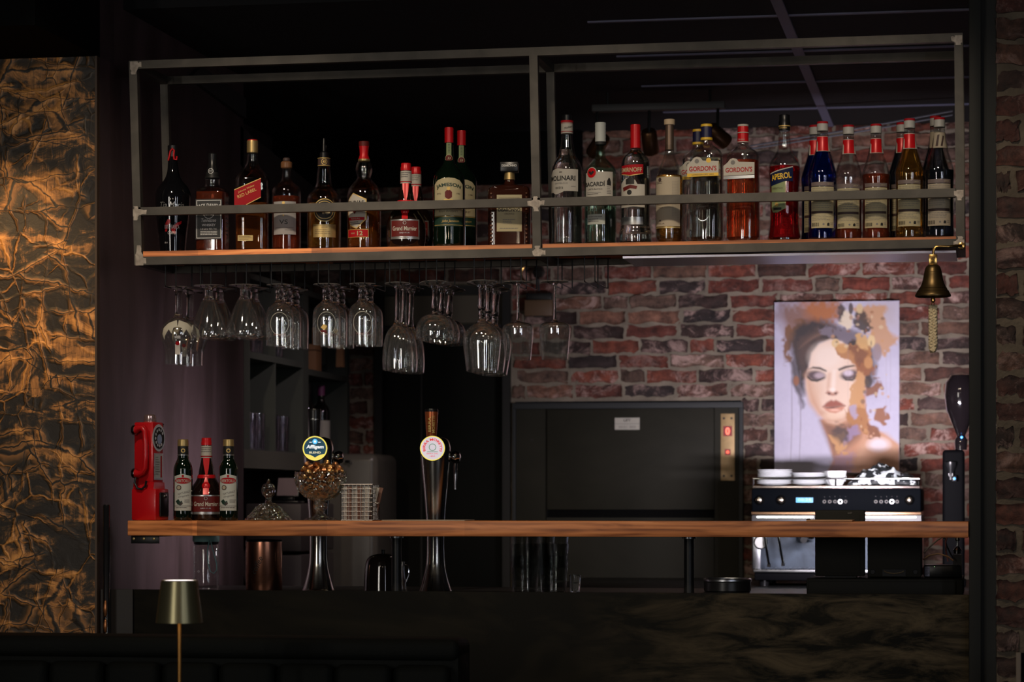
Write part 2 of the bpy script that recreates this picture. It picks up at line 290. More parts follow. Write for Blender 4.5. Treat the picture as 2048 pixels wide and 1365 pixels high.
# ---------------------------------------------------------------- mesh builder
class MB:
    def __init__(s): s.bm = bmesh.new(); s.mats = []; s.mi = 0
    def use(s, m):
        if m not in s.mats: s.mats.append(m)
        s.mi = s.mats.index(m); return s
    def face(s, vs):
        try:
            f = s.bm.faces.new(vs); f.material_index = s.mi; return f
        except ValueError: return None
    def raw(s, verts, faces, mat=None):
        if mat: s.use(mat)
        v = [s.bm.verts.new(p) for p in verts]
        for f in faces: s.face([v[i] for i in f])
        return v
    def box(s, x0, x1, y0, y1, z0, z1, mat=None, bev=0, seg=2, T=None):
        if mat: s.use(mat)
        t = bmesh.new(); r = bmesh.ops.create_cube(t, size=1)
        bmesh.ops.scale(t, vec=(abs(x1-x0), abs(y1-y0), abs(z1-z0)), verts=t.verts)
        bmesh.ops.translate(t, vec=((x0+x1)/2, (y0+y1)/2, (z0+z1)/2), verts=t.verts)
        if bev: bmesh.ops.bevel(t, geom=list(t.edges), offset=bev, segments=seg, profile=.5, affect='EDGES')
        s.merge(t, T); return s
    def merge(s, t, T=None):
        if T is not None: bmesh.ops.transform(t, matrix=T, verts=t.verts)
        mp = {v: s.bm.verts.new(v.co) for v in t.verts}
        for f in t.faces: s.face([mp[v] for v in f.verts])
        t.free()
    def lathe(s, prof, mat=None, seg=40, c=(0, 0, 0), close=True, sq=None, T=None):
        """prof: (radius, z) bottom to top; sq = (sharpness, depth ratio) squares the section"""
        if mat: s.use(mat)
        rings = []
        for r, z in prof:
            if r < 1e-6: rings.append([s.bm.verts.new(s._t((c[0], c[1], c[2]+z), T))]); continue
            ring = []
            for k in range(seg):
                a = 2*PI*k/seg; ca, sa = math.cos(a), math.sin(a)
                if sq:
                    e, dr, rr = sq[0], sq[1], 1
                    q = sq[2](z) if len(sq) > 2 else 1
                    f = (abs(ca)**e+abs(sa)**e)**(-1/e); f = 1+(f-1)*q
                    p = (c[0]+r*ca*f, c[1]+r*sa*f*(1+(dr-1)*q), c[2]+z)
                else: p = (c[0]+r*ca, c[1]+r*sa, c[2]+z)
                ring.append(s.bm.verts.new(s._t(p, T)))
            rings.append(ring)
        for a, b in zip(rings, rings[1:]):
            if len(a) == 1 and len(b) == 1: continue
            for k in range(seg):
                k2 = (k+1) % seg
                if len(a) == 1: s.face([a[0], b[k2], b[k]])
                elif len(b) == 1: s.face([a[k], a[k2], b[0]])
                else: s.face([a[k], a[k2], b[k2], b[k]])
        if close:
            if len(rings[0]) > 1: s.face(rings[0][::-1])
            if len(rings[-1]) > 1: s.face(rings[-1])
        return s
    def _t(s, p, T): return (T @ Vector(p)) if T is not None else p
    def tube(s, pts, r, mat=None, seg=8, closed=False, caps=True, flat=None):
        if mat: s.use(mat)
        pts = [Vector(p) for p in pts]; n = len(pts); rings = []; up = None
        for i, p in enumerate(pts):
            a = pts[(i-1) % n] if (closed or i) else p; b = pts[(i+1) % n] if (closed or i < n-1) else p
            d = (b-a).normalized()
            if up is None: up = Vector((0, 0, 1)) if abs(d.z) < .9 else Vector((0, 1, 0))
            x = d.cross(up)
            if x.length < 1e-4: x = d.cross(Vector((1, 0, 0)))
            x.normalize(); y = x.cross(d).normalized(); up = y
            rr = r(i/(n-1)) if callable(r) else r
            fx, fy = (flat if flat else (1, 1))
            rings.append([s.bm.verts.new(p+x*math.cos(2*PI*k/seg)*rr*fx+y*math.sin(2*PI*k/seg)*rr*fy) for k in range(seg)])
        pairs = list(zip(rings, rings[1:])) + ([(rings[-1], rings[0])] if closed else [])
        for a, b in pairs:
            for k in range(seg): s.face([a[k], a[(k+1) % seg], b[(k+1) % seg], b[k]])
        if caps and not closed: s.face(rings[0][::-1]); s.face(rings[-1])
        return s
    def beam(s, a, b, wdt, mat=None, up=(0, 1, 0)):
        if mat: s.use(mat)
        a, b = Vector(a), Vector(b); d = (b-a).normalized(); u = Vector(up); x = d.cross(u).normalized()*wdt/2; y = x.cross(d).normalized()*wdt/2
        v = [s.bm.verts.new(p+q) for p in (a, b) for q in (-x-y, x-y, x+y, -x+y)]
        for f in ((3, 2, 1, 0), (4, 5, 6, 7), (0, 1, 5, 4), (1, 2, 6, 5), (2, 3, 7, 6), (3, 0, 4, 7)): s.face([v[i] for i in f])
        return s
    def prism(s, poly, y0, y1, mat=None, axis='y'):
        if mat: s.use(mat)
        def P(u, v, w_): return {'y': (u, w_, v), 'x': (w_, u, v), 'z': (u, v, w_)}[axis]
        a = [s.bm.verts.new(P(u, v, y0)) for u, v in poly]; b = [s.bm.verts.new(P(u, v, y1)) for u, v in poly]
        s.face(a[::-1]); s.face(b)
        n = len(poly)
        for i in range(n): s.face([a[i], a[(i+1) % n], b[(i+1) % n], b[i]])
        return s
    def build(s, name, parent=None, smooth=True, ang=35, loc=None, rz=0, fix=True):
        me = bpy.data.meshes.new(name)
        if fix: bmesh.ops.recalc_face_normals(s.bm, faces=s.bm.faces)
        if smooth:
            th = math.radians(ang)
            for f in s.bm.faces: f.smooth = True
            for e in s.bm.edges:
                if len(e.link_faces) == 2 and e.calc_face_angle(0) > th: e.smooth = False
        s.bm.to_mesh(me); s.bm.free()
        for m in s.mats: me.materials.append(m)
        o = bpy.data.objects.new(name, me); COL.objects.link(o)
        if parent: o.parent = parent
        if loc is not None: o.location = loc
        o.rotation_euler[2] = rz
        return o
def thing(name, label, cat, loc=(0, 0, 0), rz=0, group=None):
    o = bpy.data.objects.new(name, None); COL.objects.link(o); o.empty_display_size = .05
    o.location = loc; o.rotation_euler[2] = rz; tag(o, label, cat, group); return o
def tag(o, label, cat, group=None, kind=None):
    o['label'] = label; o['category'] = cat
    if group: o['group'] = group
    if kind: o['kind'] = kind
    return o
def struct(o): o['kind'] = 'structure'; return o
def plab(o, t): o['label'] = t; return o
def copy_tree(o, parent=None):
    c = o.copy(); COL.objects.link(c)
    if parent: c.parent = parent
    for ch in [x for x in o.children]: copy_tree(ch, c)
    return c
def chaikin(p, n=2):
    for _ in range(n):
        q = [p[0]]
        for a, b in zip(p, p[1:]):
            q += [(a[0]*.75+b[0]*.25, a[1]*.75+b[1]*.25), (a[0]*.25+b[0]*.75, a[1]*.25+b[1]*.75)]
        q.append(p[-1]); p = q
    return p

# ---------------------------------------------------------------- printed matter (labels, writing)
_tx = {}
def text_geo(s, bold=0, shear=0):
    k = (s, bold, shear)
    if k in _tx: return _tx[k]
    c = bpy.data.curves.new('t', 'FONT'); c.body = s; c.size = 1; c.align_x = 'CENTER'; c.align_y = 'CENTER'; c.resolution_u = 3; c.offset = bold; c.shear = shear
    o = bpy.data.objects.new('t', c); me = bpy.data.meshes.new_from_object(o)
    v = [(p.co.x, p.co.y) for p in me.vertices]; f = [tuple(p.vertices) for p in me.polygons]
    bpy.data.objects.remove(o); bpy.data.curves.remove(c); bpy.data.meshes.remove(me)
    if v:
        ys = [p[1] for p in v]; cy = (min(ys)+max(ys))/2; xs = [p[0] for p in v]; cx = (min(xs)+max(xs))/2
        v = [(x-cx, y-cy) for x, y in v]
    _tx[k] = (v, f, (max(p[0] for p in v)-min(p[0] for p in v)) if v else 1, (max(p[1] for p in v)-min(p[1] for p in v)) if v else 1)
    return _tx[k]
class Decal:
    """flat artwork in (u, z) metres, later bent onto a surface"""
    def __init__(s): s.items = []; s.mats = []
    def _m(s, m):
        if m not in s.mats: s.mats.append(m)
        return s.mats.index(m)
    def poly(s, pts, m, lv=0): s.items.append(([tuple(p) for p in pts], [tuple(range(len(pts)))], s._m(m), lv)); return s
    def rect(s, u0, u1, z0, z1, m, lv=0): return s.poly([(u0, z0), (u1, z0), (u1, z1), (u0, z1)], m, lv)
    def disc(s, u, z, r, m, lv=0, n=24, ry=None): return s.poly([(u+r*math.cos(2*PI*k/n), z+(ry or r)*math.sin(2*PI*k/n)) for k in range(n)], m, lv)
    def ring(s, u, z, r0, r1, m, lv=0, n=32, sy=1):
        v = []; f = []
        for k in range(n):
            a = 2*PI*k/n; v += [(u+r0*math.cos(a), z+sy*r0*math.sin(a)), (u+r1*math.cos(a), z+sy*r1*math.sin(a))]
            f.append((2*k, 2*k+1, (2*k+3) % (2*n), (2*k+2) % (2*n)))
        s.items.append((v, f, s._m(m), lv)); return s
    def frame(s, u0, u1, z0, z1, t, m, lv=1):
        for r in ((u0, u1, z0, z0+t), (u0, u1, z1-t, z1), (u0, u0+t, z0, z1), (u1-t, u1, z0, z1)): s.rect(*r, m, lv)
        return s
    def text(s, t, u, z, wdt, hgt, m, lv=1, bold=.0, shear=0, rot=0, arc=0):
        v, f, ww, hh = text_geo(t, bold, shear); sx, sz = wdt/ww, hgt/hh; o = []
        for x, y in v:
            X, Y = x*sx, y*sz
            if arc:   # arc = radius, positive bows upwards
                a = X/arc; X, Y = (arc+Y)*math.sin(a), (arc+Y)*math.cos(a)-arc
            if rot: X, Y = X*math.cos(rot)-Y*math.sin(rot), X*math.sin(rot)+Y*math.cos(rot)
            o.append((u+X, z+Y))
        s.items.append((o, f, s._m(m), lv)); return s
    def lines(s, u0, u1, z0, z1, n, m, lv=1, th=.35, ragged=True):
        h = (z0-z1)/n
        for i in range(n):
            e = u1-(random.random()*.35*(u1-u0) if ragged else 0)
            u = u0
            while u < e:
                wd = random.uniform(.08, .2)*(u1-u0); s.rect(u, min(u+wd*.85, e), z0-i*h-h*th, z0-i*h, m, lv); u += wd
        return s
    def build(s, name, parent, fn, R=None, step=.004, zstep=None, eps=.0005):
        if R and not zstep: zstep = .008
        bm = bmesh.new()
        for v, f, mi, lv in s.items:
            vv = [bm.verts.new((x, lv, z)) for x, z in v]
            for q in f:
                try: k = bm.faces.new([vv[i] for i in q]); k.material_index = mi
                except ValueError: pass
        if R or zstep:
            def cut(ax, st):
                lo = min(v.co[ax] for v in bm.verts); hi = max(v.co[ax] for v in bm.verts); c = math.ceil(lo/st)*st
                no = [0, 0, 0]; no[ax] = 1
                while c < hi:
                    co = [0, 0, 0]; co[ax] = c
                    bmesh.ops.bisect_plane(bm, geom=bm.verts[:]+bm.edges[:]+bm.faces[:], plane_co=co, plane_no=no, dist=1e-7); c += st
            if R: cut(0, step)
            if zstep: cut(2, zstep)
        for v in bm.verts:
            u, lv, z = v.co; v.co = fn(u, z, eps*(lv+1))
        for f in bm.faces: f.smooth = bool(R)
        me = bpy.data.meshes.new(name); bm.to_mesh(me); bm.free()
        for m in s.mats: me.materials.append(m)
        o = bpy.data.objects.new(name, me); COL.objects.link(o); o.parent = parent; return o

# ================================================================ SETTING
WX = -1.226            # face of the plum side wall
YB = 2.87              # face of the rear brick wall
# floor
b = MB(); b.box(-4, 4, -7.5, 3.3, -.1, 0, M('dark_floor', (.02, .017, .014), .5, var=.3)); struct(b.build('floor', smooth=False))
# gilded wall left of the bar
b = MB(); b.box(-3.2, WX-.006, -.02, .12, 0, 2.49, gilt); struct(b.build('wall_left', smooth=False))
b = MB(); b.box(WX-.006, WX, -.024, -.0005, 0, 2.49, M('dark_edge_strip', (.06, .035, .018), .4)); struct(b.build('trim_1', smooth=False))
# bulkhead above it
b = MB(); b.box(-3.2, WX-.0, -.5, .12, 2.49, 2.9, blackmatte); struct(b.build('trim_2', smooth=False))
# plum side wall running back
Y1 = YonX(487, WX)
b = MB(); b.box(WX-.005, WX, 0, Y1, 0, 2.75, plum); struct(b.build('wall_side', smooth=False))
b = MB(); b.box(-1.62, -1.52, Y1-.1, YB+.1, 0, 2.75, M('dusky_pink_wall', (.07, .052, .05), .5, var=.25)); struct(b.build('wall_side_rear', smooth=False))
# ceiling of the kitchen with its grid
ZC = 2.66; xp_ = W(1993, 700, -.02).x
b = MB(); b.box(-3.2, 3.0, .2, YB+.2, ZC, ZC+.1, tilem); struct(b.build('ceiling', smooth=False))
b = MB(); b.box(-3.2, xp_+1.0, -7.5, .21, 3.0, 3.1, blackmatte); struct(b.build('ceiling_guest_side', smooth=False))
b = MB(); b.use(gridm)
pa, pb = W(1466, 0, 0), W(1622, 255, 0)
gx = .62
for x in (gx, gx+1.2): b.box(x-.016, x+.016, .25, YB, ZC-.006, ZC-.0005)
for y in (.62, 1.22, 1.82, 2.42): b.box(.05, 2.6, y-.008, y+.008, ZC-.0055, ZC-.0006)
struct(b.build('trim_3', smooth=False))

# brick walls
def brick_wall(name, x0, x1, z0, z1, Y, bl, pitch, jt, holes=(), pal=None, seed=1, depth=.014, zoff=0, mo=None):
    rd = random.Random(seed); b = MB(); b.use(mo or mortar)
    nx = int((x1-x0)/.03)+1; nz = int((z1-z0)/.03)+1
    def inhole(x, z): return any(h[0] < x < h[1] and h[2] < z < h[3] for h in holes)
    g = {}
    for i in range(nx+1):
        for k in range(nz+1):
            g[i, k] = b.bm.verts.new((x0+(x1-x0)*i/nx, Y+depth-rd.random()*.006, z0+(z1-z0)*k/nz))
    for i in range(nx):
        for k in range(nz):
            x = x0+(x1-x0)*(i+.5)/nx; z = z0+(z1-z0)*(k+.5)/nz
            if not inhole(x, z): b.face([g[i, k], g[i+1, k], g[i+1, k+1], g[i, k+1]])
    # edges so the wall has thickness
    b.box(x0, x0+.004, Y+depth, Y+.16, z0, z1); b.box(x1-.004, x1, Y+depth, Y+.16, z0, z1)
    lay = b.bm.verts.layers.float_color.new('tone')
    b.use(brickm); row = 0; z = z0-zoff
    while z < z1:
        x = x0-(bl*.5 if row % 2 else 0)-rd.random()*.05
        while x < x1:
            wd = bl*(rd.uniform(.92, 1.06) if rd.random() > .12 else .5); xa, xb = max(x, x0), min(x+wd-jt, x1); za, zb = max(z, z0), min(z+pitch-jt*.9, z1)
            for h in holes:
                zm = (za+zb)/2
                if h[2] < za-.0 and za < h[3] and h[0] < xb and xa < h[1]:
                    if zm > h[3]: za = max(za, h[3]+.006)
                    elif xa < h[0]: xb = min(xb, h[0]-.006)
                    elif xb > h[1]: xa = max(xa, h[1]+.006)
                elif zb > h[2] and za < h[2] and h[0] < xb and xa < h[1]: zb = min(zb, h[2])
            if xb-xa > .02 and zb-za > .01 and not inhole((xa+xb)/2, (za+zb)/2):
                c = rd.choice(pal); f = rd.uniform(.75, 1.2); eff = rd.choice((0, .15, .35, .7, 1.0, 1.0))
                col = (c[0]*f, c[1]*f, c[2]*f, eff*(.35 if mo else 1))
                na, nb = 9, 4; G = {}
                off = rd.uniform(-.006, .004); lean = rd.uniform(-.004, .004)
                for i in range(na+1):
                    for k in range(nb+1):
                        e = (i in (0, na)) or (k in (0, nb))
                        u = i/na; v = k/nb
                        px_ = xa+(xb-xa)*u; pz = za+(zb-za)*v+lean*(u-.5)
                        jx = rd.uniform(-.003, .003); jz = rd.uniform(-.0035, .0035)+(.003*math.sin(u*9+row*2+x*30) if k in (0, nb) else 0)
                        yy = Y+(.008 if e else 0)+rd.uniform(-.0035, .0035)+off
                        vtx = b.bm.verts.new((px_+jx, yy, pz+jz)); vtx[lay] = col; G[i, k] = vtx
                for i in range(na):
                    for k in range(nb): b.face([G[i, k], G[i+1, k], G[i+1, k+1], G[i, k+1]])
                loop = [G[i, 0] for i in range(na+1)]+[G[na, k] for k in range(1, nb+1)]+[G[i, nb] for i in range(na-1, -1, -1)]+[G[0, k] for k in range(nb-1, 0, -1)]
                bk = []
                for v0 in loop:
                    v1 = b.bm.verts.new((v0.co.x, Y+depth+.002, v0.co.z)); v1[lay] = col; bk.append(v1)
                for i in range(len(loop)): b.face([loop[i-1], loop[i], bk[i], bk[i-1]])
            x += wd
        z += pitch; row += 1
    o = b.build(name, fix=False, ang=75); return struct(o)
PAL = [(.12, .027, .016), (.15, .038, .021), (.10, .026, .017), (.035, .017, .014), (.11, .055, .036), (.17, .078, .05), (.07, .028, .019), (.13, .032, .018), (.028, .017, .016), (.11, .062, .044)]
xd0, xd1 = W(750, 600, YB).x, W(1021, 600, YB).x           # dark doorway
zd1 = W(900, 572, YB).z
xl0, xl1 = W(1026, 800, YB).x, W(1487, 800, YB).x; zl1 = W(1250, 806, YB).z   # hatch of the dumb waiter
ztop_l = W(900, 372, YB).z
brick_wall('wall_back', -1.62, 1.75, .3, ztop_l, YB, .200, .0562, .012, holes=((xd0, xd1, 0, zd1), (xl0+.01, xl1-.01, 0, zl1)), pal=PAL, seed=3)
brick_wall('wall_back_upper', W(1165, 300, YB).x, 1.75, ztop_l, ZC, YB+.001, .200, .0562, .012, pal=PAL, seed=8)
b = MB(); b.box(-1.6, W(1165, 300, YB).x, YB-.05, YB+.16, ztop_l, ZC, blackmatte); struct(b.build('trim_4', smooth=False))
# brick pier on the right, steel column
xp = W(1993, 700, -.02).x
brick_wall('wall_right', xp, xp+.9, .0, 3.0, -.02, .215, .0665, .017, pal=[(.05, .014, .009), (.065, .02, .012), (.04, .013, .009), (.07, .03, .018), (.03, .014, .01)], seed=5, mo=M('dark_mortar', (.10, .078, .055), .9, bump=.6, bscale=60, var=.3, vscale=9))  # pier bricks and mortar darker than those of the rear wall
b = MB(); colm = M('dark_painted_column', (.010, .0105, .009), .6, spec=.3)
xc0, xc1, xc2 = W(1938, 700, -.04).x, W(1962, 700, -.04).x, xp-.001
b.box(xc0, xc1, -.04, .18, 0, 3.0, colm, .002); b.box(xc1, xc2, -.01, .14, 0, 3.0, colm); struct(b.build('wall_column', ang=30))
# overhead beam far above the opening, dark
b = MB(); b.box(WX-.1, xp+.9, .205, .5, ZC+.1, 3.1, blackmatte); struct(b.build('trim_5', smooth=False))

# sloping stringers of a stair over the side cabinet
b = MB()
def yz(px, py, X=WX): Y = YonX(px, X); return (Y, W(px, py, Y).z)
b.prism([yz(481, 252), yz(645, 388), yz(700, 440), yz(700, 475), yz(600, 430), yz(481, 330)], WX-.10, WX, M('stair_grey', (.035, .034, .032), .6), axis='x')
struct(b.build('trim_6', smooth=False))
b = MB(); Yq = YonX(485, WX)
b.prism([(YonX(372, WX), W(372, 155, YonX(372, WX)).z), yz(484, 238), yz(484, 198), (YonX(395, WX), W(395, 133, YonX(395, WX)).z)], WX, WX+.015, M('stair_grey2', (.02, .024, .026), .6), axis='x')
struct(b.build('trim_7', smooth=False))

# doorway in the rear wall
b = MB(); dk = M('near_black_door', (.0045, .005, .0035), .7, spec=.2); dk2 = M('dark_door_frame', (.010, .009, .008), .6)
b.box(xd0, xd1, YB+.05, YB+.09, 0, W(900, 650, YB).z, dk)
xs = W(838, 800, YB).x; b.box(xs-.004, xs+.004, YB+.044, YB+.052, 0, W(900, 650, YB).z, dk2)
d = struct(b.build('door_1', smooth=False))
b = MB(); b.box(xd0, xd0+.03, YB-.01, YB+.09, 0, zd1, dk2); b.box(xd1-.03, xd1, YB-.01, YB+.09, 0, zd1, dk2); b.box(xd0+.03, xd1-.03, YB-.01, YB+.09, zd1-.035, zd1, dk2)
b.box(xd0+.03, xd1-.03, YB+.0, YB+.09, W(900, 650, YB).z-.02, W(900, 650, YB).z, dk2); struct(b.build('trim_8', smooth=False))
b = MB(); b.box(xd0+.03, xd1-.03, YB+.03, YB+.04, W(900, 650, YB).z, zd1-.035, M('transom_board', (.105, .085, .06), .6)); struct(b.build('window_1', smooth=False))

# dumb waiter hatch
dw = thing('dumbwaiter', 'grey steel serving lift hatch in the brick wall with brass panel', 'lift', ((xl0+xl1)/2, YB, .3))
def loc(o, par): # parts are written in world metres; hang them under the thing without moving them
    o.location = Vector(o.location)-Vector(par.location); o.parent = par; return o
lf = M('lift_frame_paint', (.04, .042, .043), .6, spec=.2)
b = MB(); t_ = .022
b.box(xl0, xl1, YB-.02, YB+.03, zl1-t_, zl1, lf, .002); b.box(xl0, xl0+t_*.6, YB-.02, YB+.03, .3, zl1-t_, lf, .002); b.box(xl1-t_*.7, xl1, YB-.02, YB+.03, .3, zl1-t_, lf, .002)
loc(b.build('frame', ang=30), dw)
xa = W(1093, 900, YB).x; xb = W(1428, 900, YB).x; zs = W(1250, 1020, YB).z
b = MB(); b.box(xl0+t_*.6, xa-.003, YB-.006, YB+.03, .3, zl1-t_, liftm); b.use(ink); b.lathe([(.0045, 0), (.0045, .002)], ink, 16, T=Matrix.Translation((W(1064, 880, YB).x, YB-.005, W(1064, 880, YB).z)) @ Matrix.Rotation(PI/2, 4, 'X')); loc(b.build('left_panel', ang=30), dw)
b = MB(); b.box(xb+.003, xl1-t_*.7, YB-.006, YB+.03, .3, zl1-t_, liftm); loc(b.build('right_panel', ang=30), dw)
b = MB(); b.box(xa, xb, YB+.006, YB+.02, zs, zl1-t_, liftm, .002); sh = loc(b.build('shutter', ang=30), dw)
b = MB(); b.box(xa, xb, YB+.025, YB+.03, .3, zs, blackmatte); b.box(xa, xb, YB-.0, YB+.02, .3, W(1250, 1036, YB).z, liftm); loc(b.build('sill', ang=30), dw)
D = Decal(); c = W(1254, 848, YB); s_ = PPM(1254, YB)
D.rect(-25/s_, 25/s_, -12/s_, 12/s_, paper, 0); D.rect(-25/s_, 25/s_, -.6/s_, .2/s_, greyink, 1); D.text('LIFT', 0, 7/s_, 14/s_, 5/s_, ink, 1, .02); D.text('0031 300', 0, -6.5/s_, 34/s_, 5/s_, greyink, 1)
st = D.build('sticker', None, lambda u, z, e: (c.x+u, YB+.006-e, c.z+z)); loc(st, dw); plab(st, 'small white notice sticker with printed lines')
c = W(1456, 895, YB); s_ = PPM(1456, YB); hw, hh = 14/s_, 67/s_
b = MB(); b.box(c.x-hw, c.x+hw, YB-.012, YB-.006, c.z-hh, c.z+hh, platem, .0015)
for sx in (-1, 1):
    for sz in (-1, 1): b.lathe([(.0045, 0), (.0045, .002), (0, .0025)], ink, 12, T=Matrix.Translation((c.x+sx*hw*.55, YB-.0125, c.z+sz*hh*.86)) @ Matrix.Rotation(PI/2, 4, 'X'))
pp = loc(b.build('control_plate', ang=30), dw); plab(pp, 'brass control plate with screws')
redglow = M('red_led', (.3, .02, .01), .4, emis=(1, .16, .10), es=2.2)
redglow2 = M('red_lamp', (.3, .02, .01), .4, emis=(1, .12, .06), es=1.6)
redscr = M('dim_red_screen', (.2, .02, .02), .4, emis=(1, .05, .04), es=.06)
D = Decal(); D.rect(-9/s_, 9/s_, 22/s_, 42/s_, redscr, 0); D.text('0', 0, 32/s_, 9/s_, 15/s_, redglow, 1, .04)
q = D.build('floor_display', None, lambda u, z, e: (c.x+u, YB-.0125-e, c.z+z)); loc(q, dw); plab(q, 'glowing red figure zero')
D = Decal(); D.rect(-6/s_, 6/s_, -16/s_, -4/s_, redscr, 0); D.disc(0, -10/s_, 3.2/s_, redglow2, 1); q = D.build('call_button', None, lambda u, z, e: (c.x+u, YB-.0125-e, c.z+z)); loc(q, dw); plab(q, 'glowing red call button')

# bar counter: lip front, worktop, rear counter
xb0 = W(268, 1200, 0).x; xb1 = W(1938, 1200, 0).x
zb_l = W(268, 1180, 0).z
bar = thing('bar_counter', 'dark steel fronted bar counter with smeared finish under the wooden ledge', 'bar counter', ((xb0+xb1)/2, .3, 0))
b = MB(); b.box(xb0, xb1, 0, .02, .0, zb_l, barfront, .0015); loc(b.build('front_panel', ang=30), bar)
b = MB(); b.box(xb0, xb1, .02, .68, zb_l-.045, zb_l-.010, blackm, .002); loc(b.build('worktop', ang=30), bar)
b = MB(); b.box(xb0+.02, xb1-.02, .05, .62, 0, zb_l-.045, blackmatte); loc(b.build('carcass', ang=30), bar)
b = MB(); b.box(WX+.002, xb0-.004, .0, .03, 0, zb_l-.0, M('filler_dark', (.018, .015, .014), .5)); struct(b.build('trim_9', smooth=False))
ZW = zb_l-.0099
rc = thing('rear_counter', 'black back counter along the brick wall under the coffee machine', 'counter', (.7, 2.3, 0))
b = MB(); b.box(-.3, 1.6, 1.75, YB-.03, .93, .965, blackm, .002); loc(b.build('worktop', ang=30), rc)
b = MB(); b.box(-.28, 1.58, 1.8, YB-.05, 0, .93, blackmatte); loc(b.build('carcass', ang=30), rc)
ZR = .965

# wooden ledge above the bar on posts
xw0, xw1 = W(255, 1050, -.05).x, W(1937, 1050, -.05).x
zw1 = W(255, 1042, -.05).z; zw0 = W(255, 1072, -.05).z
led = thing('bar_ledge', 'long thick oiled wooden ledge running above the steel bar', 'ledge', (0, .08, zw0))
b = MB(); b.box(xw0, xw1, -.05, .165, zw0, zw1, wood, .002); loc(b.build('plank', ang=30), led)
for px in (793, 1378):
    c = W(px, 1100, .06); b = MB(); b.lathe([(.0135, 0), (.0135, zw0-zb_l+.01)], blackm, 20, c=(c.x, .06, ZW)); b.lathe([(.019, zw0-ZW-.006), (.019, zw0-ZW)], brushed, 20, c=(c.x, .06, ZW)); loc(b.build('support_post'), led)
c = W(290, 1086, -.02); s_ = PPM(290, -.02)
b = MB(); b.box(W(262, 1080, -.02).x, W(318, 1080, -.02).x, -.02, -.016, zw0-.022, zw0, blackm, .001); b.box(W(262, 1080, -.02).x, W(318, 1080, -.02).x, -.016, .1, zw0-.003, zw0, blackm)
for k in range(3): b.lathe([(.0035, 0), (.0035, .002), (0, .003)], goldcap, 12, T=Matrix.Translation((W(268+20*k, 1080, -.02).x, -.0205, zw0-.009)) @ Matrix.Rotation(PI/2, 4, 'X'))
loc(b.build('bracket', ang=30), led)

# ================================================================ upper frame
TW = .0225
fr = thing('hanging_bottle_frame', 'welded raw steel frame with rails hanging over the bar', 'shelf frame', (0, .14, 1.9))
YF, YK = .011, .285
def FP(px, py, Y): v = W(px, py, Y); return v
XTL, XTR, XBL, XBR = 268, 1917, 279, 1921
top_l, top_r = 131, 76; bot_l, bot_r = 523, 487
def line(px, l, r, x0=268, x1=1920): return l+(r-l)*(px-x0)/(x1-x0)
def corners(Y):
    # front-plane survey points, moved back along Y
    g = lambda px, py: Vector((W(px, py, YF).x, Y, W(px, py, YF).z))
    return {'tl': g(XTL, top_l), 'tr': g(XTR, top_r), 'bl': g(XBL, bot_l), 'br': g(XBR, bot_r), 'tm': g(1068, line(1068, top_l, top_r)), 'bm': g(1075, line(1075, bot_l, bot_r)),
            'rl': g(272, 424), 'rr': g(1921, 386)}
cf, ck = corners(YF), corners(YK)
def rail(name, a, b_, m=steel): 
    q = MB(); q.beam(a, b_, TW, m, up=(0, 1, 0)); return loc(q.build(name, smooth=False), fr)
dz = Vector((0, 0, TW/2)); dx = Vector((TW/2, 0, 0))
for c_ in (cf, ck):
    rail('post', c_['bl']-dz, c_['tl']+dz); rail('post', c_['bm']+dz, c_['tm']-dz); rail('post', c_['br']-dz, c_['tr']+dz)
    rail('top_rail', c_['tl']+dx, c_['tr']-dx); rail('bottom_rail', c_['bl']+dx, c_['br']-dx)
rail('guard_rail', cf['rl']+dx, cf['rr']-dx)
dy = Vector((0, TW/2, 0))
for k in ('tl', 'tr', 'bl', 'br', 'tm', 'bm'):
    q = MB(); q.beam(cf[k]+dy, ck[k]-dy, TW, steel, up=(0, 0, 1)); loc(q.build('cross_rail', smooth=False), fr)
# bare ground-down welds
def weldpatch(px, py, rx, rz, seed):
    rd = random.Random(seed); D = Decal(); c = W(px, py, 0); s_ = PPM(px, 0)
    D.poly([((rx*math.cos(a)*(.7+.5*rd.random()))/s_, (rz*math.sin(a)*(.7+.5*rd.random()))/s_) for a in [2*PI*k/14 for k in range(14)]], weld, 0)
    q = D.build('weld', None, lambda u, z, e: (c.x+u, -.0006, c.z+z)); loc(q, fr); plab(q, 'bare ground weld')
def weldT(px, py, arms, t, seed):
    rd = random.Random(seed); c = W(px, py, 0); s_ = PPM(px, 0); D = Decal(); h = t*.52
    def blob(pts): D.poly([(x/s_, -y/s_) for x, y in pts], weld, len(D.items))
    D.poly([((h*1.02)*sx/s_, (h*1.02)*sz/s_) for sx, sz in ((-1, -1), (1, -1), (1, 1), (-1, 1))], weld, 0)
    for (du, dv) in arms:      # ground area runs out along each tube in a ragged tongue
        n_ = 5
        if abs(du) > abs(dv):
            up = [(du*k/n_+rd.uniform(-1, 1)*(k > 0), -h*(1 if k < 3 else .55+.3*rd.random())+dv*k/n_) for k in range(n_+1)]; dn = [(du*k/n_+rd.uniform(-1, 1)*(k > 0), h*(1 if k < 3 else .4+.4*rd.random())+dv*k/n_) for k in range(n_, -1, -1)]
        else:
            up = [(-h*(1 if k < 3 else .5+.4*rd.random())+du*k/n_, dv*k/n_) for k in range(n_+1)]; dn = [(h*(1 if k < 3 else .4+.4*rd.random())+du*k/n_, dv*k/n_) for k in range(n_, -1, -1)]
        blob(up+dn)
    q = D.build('weld', None, lambda u, z, e: (c.x+u, -.0006-e*.4, c.z+z)); loc(q, fr); plab(q, 'bare ground weld')
weldT(279, 523, [(14, -.3), (-1, -32)], 15.6, 2)
weldT(272, 425, [(22, -.6), (0, 16), (0, -12)], 12, 3)
